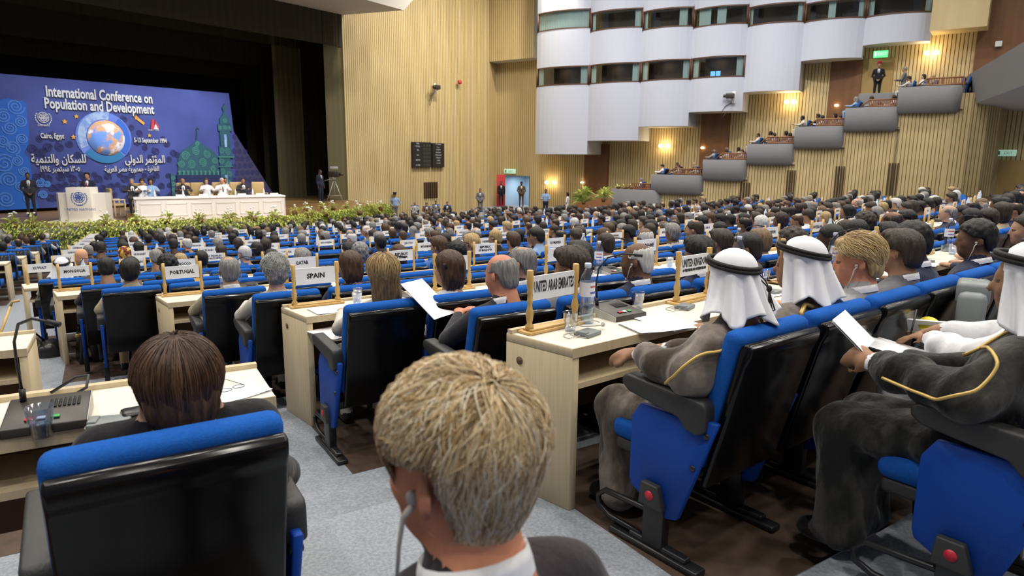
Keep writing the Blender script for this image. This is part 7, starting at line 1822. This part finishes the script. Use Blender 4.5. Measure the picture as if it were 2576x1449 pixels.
for i, (x, pk, kw, lb) in enumerate(((321, 'm_face', dict(top='charcoal', hair='grey', skin='fair'), 'grey-haired man in a dark suit'), (358, 'f_face', dict(top='white', hair='dark', hk='curly', skin='fair'), 'dark-haired woman in white'),
        (381, 'f_face', dict(top='lightblue', hair='black', hk='bob', skin='tan'), 'dark-haired person in pale blue bending over papers'), (460, 'm_face', dict(top='charcoal', hair='grey', hk='bald', skin='tan'), 'balding man in a dark suit'),
        (521, 'f_face', dict(top='white', hair='brown', hk='bob', skin='pale'), 'brown-haired woman in white and blue'), (560, 'm_face', dict(top='white', hair='white', skin='pink'), 'white-haired man in a pale jacket'),
        (574, 'm_face', dict(top='cream', hair='dark', skin='tan'), 'dark-haired man in a cream jacket half hidden'), (613, 'm_face', dict(top='charcoal', hair='dark', hk='thin', skin='tan'), 'dark-haired man in a charcoal suit'))):
    s = None; best = min(range(0, 200), key=lambda q_: abs(proj(Mt @ Vector((wT*q_/200, 1.4, hT+.4)))[0]-x)); p = Mt @ Vector((wT*best/200, 1.42 if x != 574 else 2.1, 0)); kw = dict(kw); kw.setdefault('hk', 'short')
    person(pk, (p.x, p.y, SZ+RS+.02), rzT+math.pi, lb+', head table, %s from left' % ORD[i], hres=.016, group='people on the stage', shirt='white', sc=1.1, **kw)
q = atz(808, 510, SZ); person('s_down', (q.x, q.y, SZ), RF(q.x, q.y)+.9, 'camera operator in a dark suit beside the broadcast camera', skin='brown', top='navy', hair='black', hk='thin', hres=.016, group='people on the stage', sc=1.02)
G = 'people standing and sitting along the front wall'
def flat(x, ytop, h): 
    yh = proj((0, 1e5, H))[1]; zt = .04+h-H
    lo, hi = 5., 90.
    for _ in range(50):
        Y = (lo+hi)/2
        if at(x, ytop, Y).z > .04+h: lo = Y
        else: hi = Y
    return Y
o = stand_px('s_hips', 993, 486, flat(993, 486, 1.72), 'uniformed guard in pale blue with a peaked cap by the front wall', h=1.72, z=.04, skin='tan', top='lightblue', trousers='grey', hair='black', group=G)
mb = MB(); mb.lathe([(.09, .0), (.10, .05), (.13, .09), (.12, .115), (.02, .125)], 0, 12); mb.lathe([(.10, .0), (.10, .012)], 0, 12, T(0, .07, 0)); c = mb.build('peaked_cap', CLOTH['navy'], o); c.matrix_local = PROTO['s_hips'][1] @ T(0, 0, .07)
stand_px('s_front', 1013, 478, flat(1013, 478, 1.78), 'man in a dark suit standing right of the blue-shirted guard', h=1.78, z=.04, skin='tan', top='charcoal', hair='black', group=G)
for x, yt, top, hair, lb in ((1043, 500, 'lightgrey', 'grey', 'grey-haired man in a pale suit'), (1073, 502, 'brown', 'black', 'man in a dark brown suit'), (1096, 498, 'grey', 'black', 'man in a grey suit'), (1125, 500, 'charcoal', 'black', 'man in a charcoal suit')):
    Y = flat(x, yt, 1.3)-1.0; p = at(x, yt, Y); person('m_face_lap', (p.x, p.y, .04), RF(p.x, p.y), lb+' sitting against the front wall below the score board', skin='tan', top=top, hair=hair, hres=.016, group=G)
    far_chair((p.x, p.y, .04), RF(p.x, p.y), 'chair against the front wall under the '+lb, 'chairs against the front wall')
stand_px('s_front', 1208, 474, 46.5, 'man in a grey suit standing against the front wall left of the doorway', h=1.76, skin='tan', top='grey', hair='black', group=G)
stand_px('s_down', 1261, 456, 49.0, 'man in a dark suit standing at the left of the corner doorway', h=1.78, skin='brown', top='black', hair='black', group=G)
stand_px('s_front', 1312, 457, 48.0, 'dark-skinned man in a brown suit standing in the corner doorway', h=1.76, skin='dark', top='brown', hair='black', hk='afro', group=G)
stand_px('s_back', 1373, 476, 43.5, 'guard in a pale blue shirt standing right of the doorway', h=1.74, skin='brown', top='lightblue', trousers='navy', hair='black', group=G)
stand_px('f_stand', 1428, 484, 43.0, 'woman in a white jacket standing right of the blue-shirted guard', h=1.62, skin='tan', top='white', hair='black', hk='bob', rz=1.2, group=G)
mb = MB(); q = at(1262, 450, 49.6); mb.rbox((-.32, -.02, -.1), (.32, .02, 2.3), .01, 0, Matrix.Translation((q.x-.05, q.y, q.z-2.0)) @ Matrix.Rotation(math.atan2(U2[1], U2[0])-.7, 4, 'Z')); oo = mb.build('red_banner', M['red']); tag(oo, 'red banner hanging in the corner doorway', 'banner')
mb = MB(); pl = ab(40.2, 29.2); mb.rbox((-2.2, -2.2, 0), (2.2, 2.2, .42), .02, 0, Matrix.Translation((pl.x, pl.y, .04)) @ Matrix.Rotation(math.atan2(U2[1], U2[0]), 4, 'Z')); struct('floor_doorway_landing', mb, M['carpet'])
# planter box and plants by the lowest balcony
q = atz(1530, 520, .3); q = at(1500, 520, 41.5); ph = thing('planter_box', 'low slatted wooden planter box below the lowest balcony', 'planter', (q.x, q.y, .04), math.atan2(B2[1], B2[0]))
mb = MB(); mb.rbox((-1.2, -.4, 0), (1.2, .4, q.z+.75-.04), .03, 0); mb.build('box', M['railwood'], ph)
for x, y, s_, lb in ((1468, 498, 1.1, 'bushy green potted plant left of the slatted planter'), (1518, 492, 1.0, 'tall pale-leaved potted plant on the slatted planter')):
    q = at(x, y+12, 38.5); pot_plant((q.x, q.y, q.z-.1), s_, lb, 70, .075, 0, seed=int(x), mk=('leafdark', 'leaf') if x < 1500 else ('leaf2', 'leaf'), group=None)
for i, x in enumerate((1552, 1568, 1584)):
    A, B, d, n, Lp, zt, zf = PAR[0]; P = A+d*(.35+.45*i)-n*.1; pot_plant((P.x, P.y, zt-.05), .40, 'small plant on the ledge of the lowest balcony, %s from the left' % ORD[i], 18, .05, 0, seed=70+i, group='plants on the lowest balcony ledge')
# balcony sitters
rb_ = random.Random(5); BR = math.atan2(B2[1], B2[0])-math.pi/2
nmn = ['lowest', 'second', 'third', 'fourth', 'fifth', 'sixth', 'topmost']
for i, (A, B, d, n, Lp, zt, zf) in enumerate(PAR):
    m_ = 2 if i == 0 else 5 if i < 6 else 3
    for j in range(m_):
        s_ = Lp*(.45+.15*j) if i == 0 else Lp*(.10+.17*j); row = j % 2
        P = A+d*s_-n*(.55+.75*row+.1*rb_.random()); zz = zf+.12*row+.38
        sp = random_spec(True); fem = sp['pk'].startswith('f')
        if j % 2 == 0: sp['top'] = rb_.choice(['white', 'cream', 'lightgrey', 'lightblue']); sp['lab'] = sp['lab'].rsplit(' in a ', 1)[0]+' in a '+CN[sp['top']]
        if i == 0: sp = dict(pk='f_left', hair='grey' if j == 0 else 'light', hk='bob', top=('white', 'red')[j], skin='fair', lab=('woman in white', 'woman in a red dress')[j])
        person(sp['pk']+'_far', (P.x, P.y, zz), BR+rb_.uniform(-.25, .25), sp['lab']+', %s spectator on the %s side balcony' % (ORD[j], nmn[i]), skin=sp['skin'], top=sp['top'], hair=sp['hair'], hk=sp['hk'], hres=.018, group='spectators in the side balconies')
        far_chair((P.x, P.y, zz), BR, 'blue balcony seat, %s on the %s side balcony' % (ORD[j], nmn[i]), 'blue seats in the side balconies')
    if i:
        for j in range(2):
            P = A+d*(Lp*(.84+.1*j))-n*.8; far_chair((P.x, P.y, zf+.45), BR, 'empty blue balcony seat, %s from the right on the %s side balcony' % (ORD[1-j], nmn[i]), 'blue seats in the side balconies')
o = stand_px('s_front', 2213, 157, 34.7, 'policeman in a dark uniform and cap standing at the upper balcony entrance', h=1.76, skin='tan', top='black', hair='black', shirt='white', group='people at the upper balcony entrance')
mb = MB(); mb.lathe([(.095, 0), (.10, .05), (.13, .09), (.12, .115), (.02, .125)], 0, 12); c = mb.build('peaked_cap', CLOTH['red'], o); c.matrix_local = PROTO['s_front'][1] @ T(0, 0, .06)
stand_px('s_back', 2277, 168, 33.6, 'man in a grey-green jacket leaning by the topmost balcony rail', h=1.7, skin='tan', top='grey', hair='grey', rz=BR, group='people at the upper balcony entrance')
A, B, d, n, Lp, zt, zf = PAR[5]
mb = MB(); P = at(2222, 241, 34.4); mb.rbox((-1.7, -.8, -1.2), (1.7, .8, 0), .02, 0, Matrix.Translation((P.x, P.y, P.z)) @ Matrix.Rotation(BR, 4, 'Z')); struct('floor_balcony_landing', mb, M['grey'])
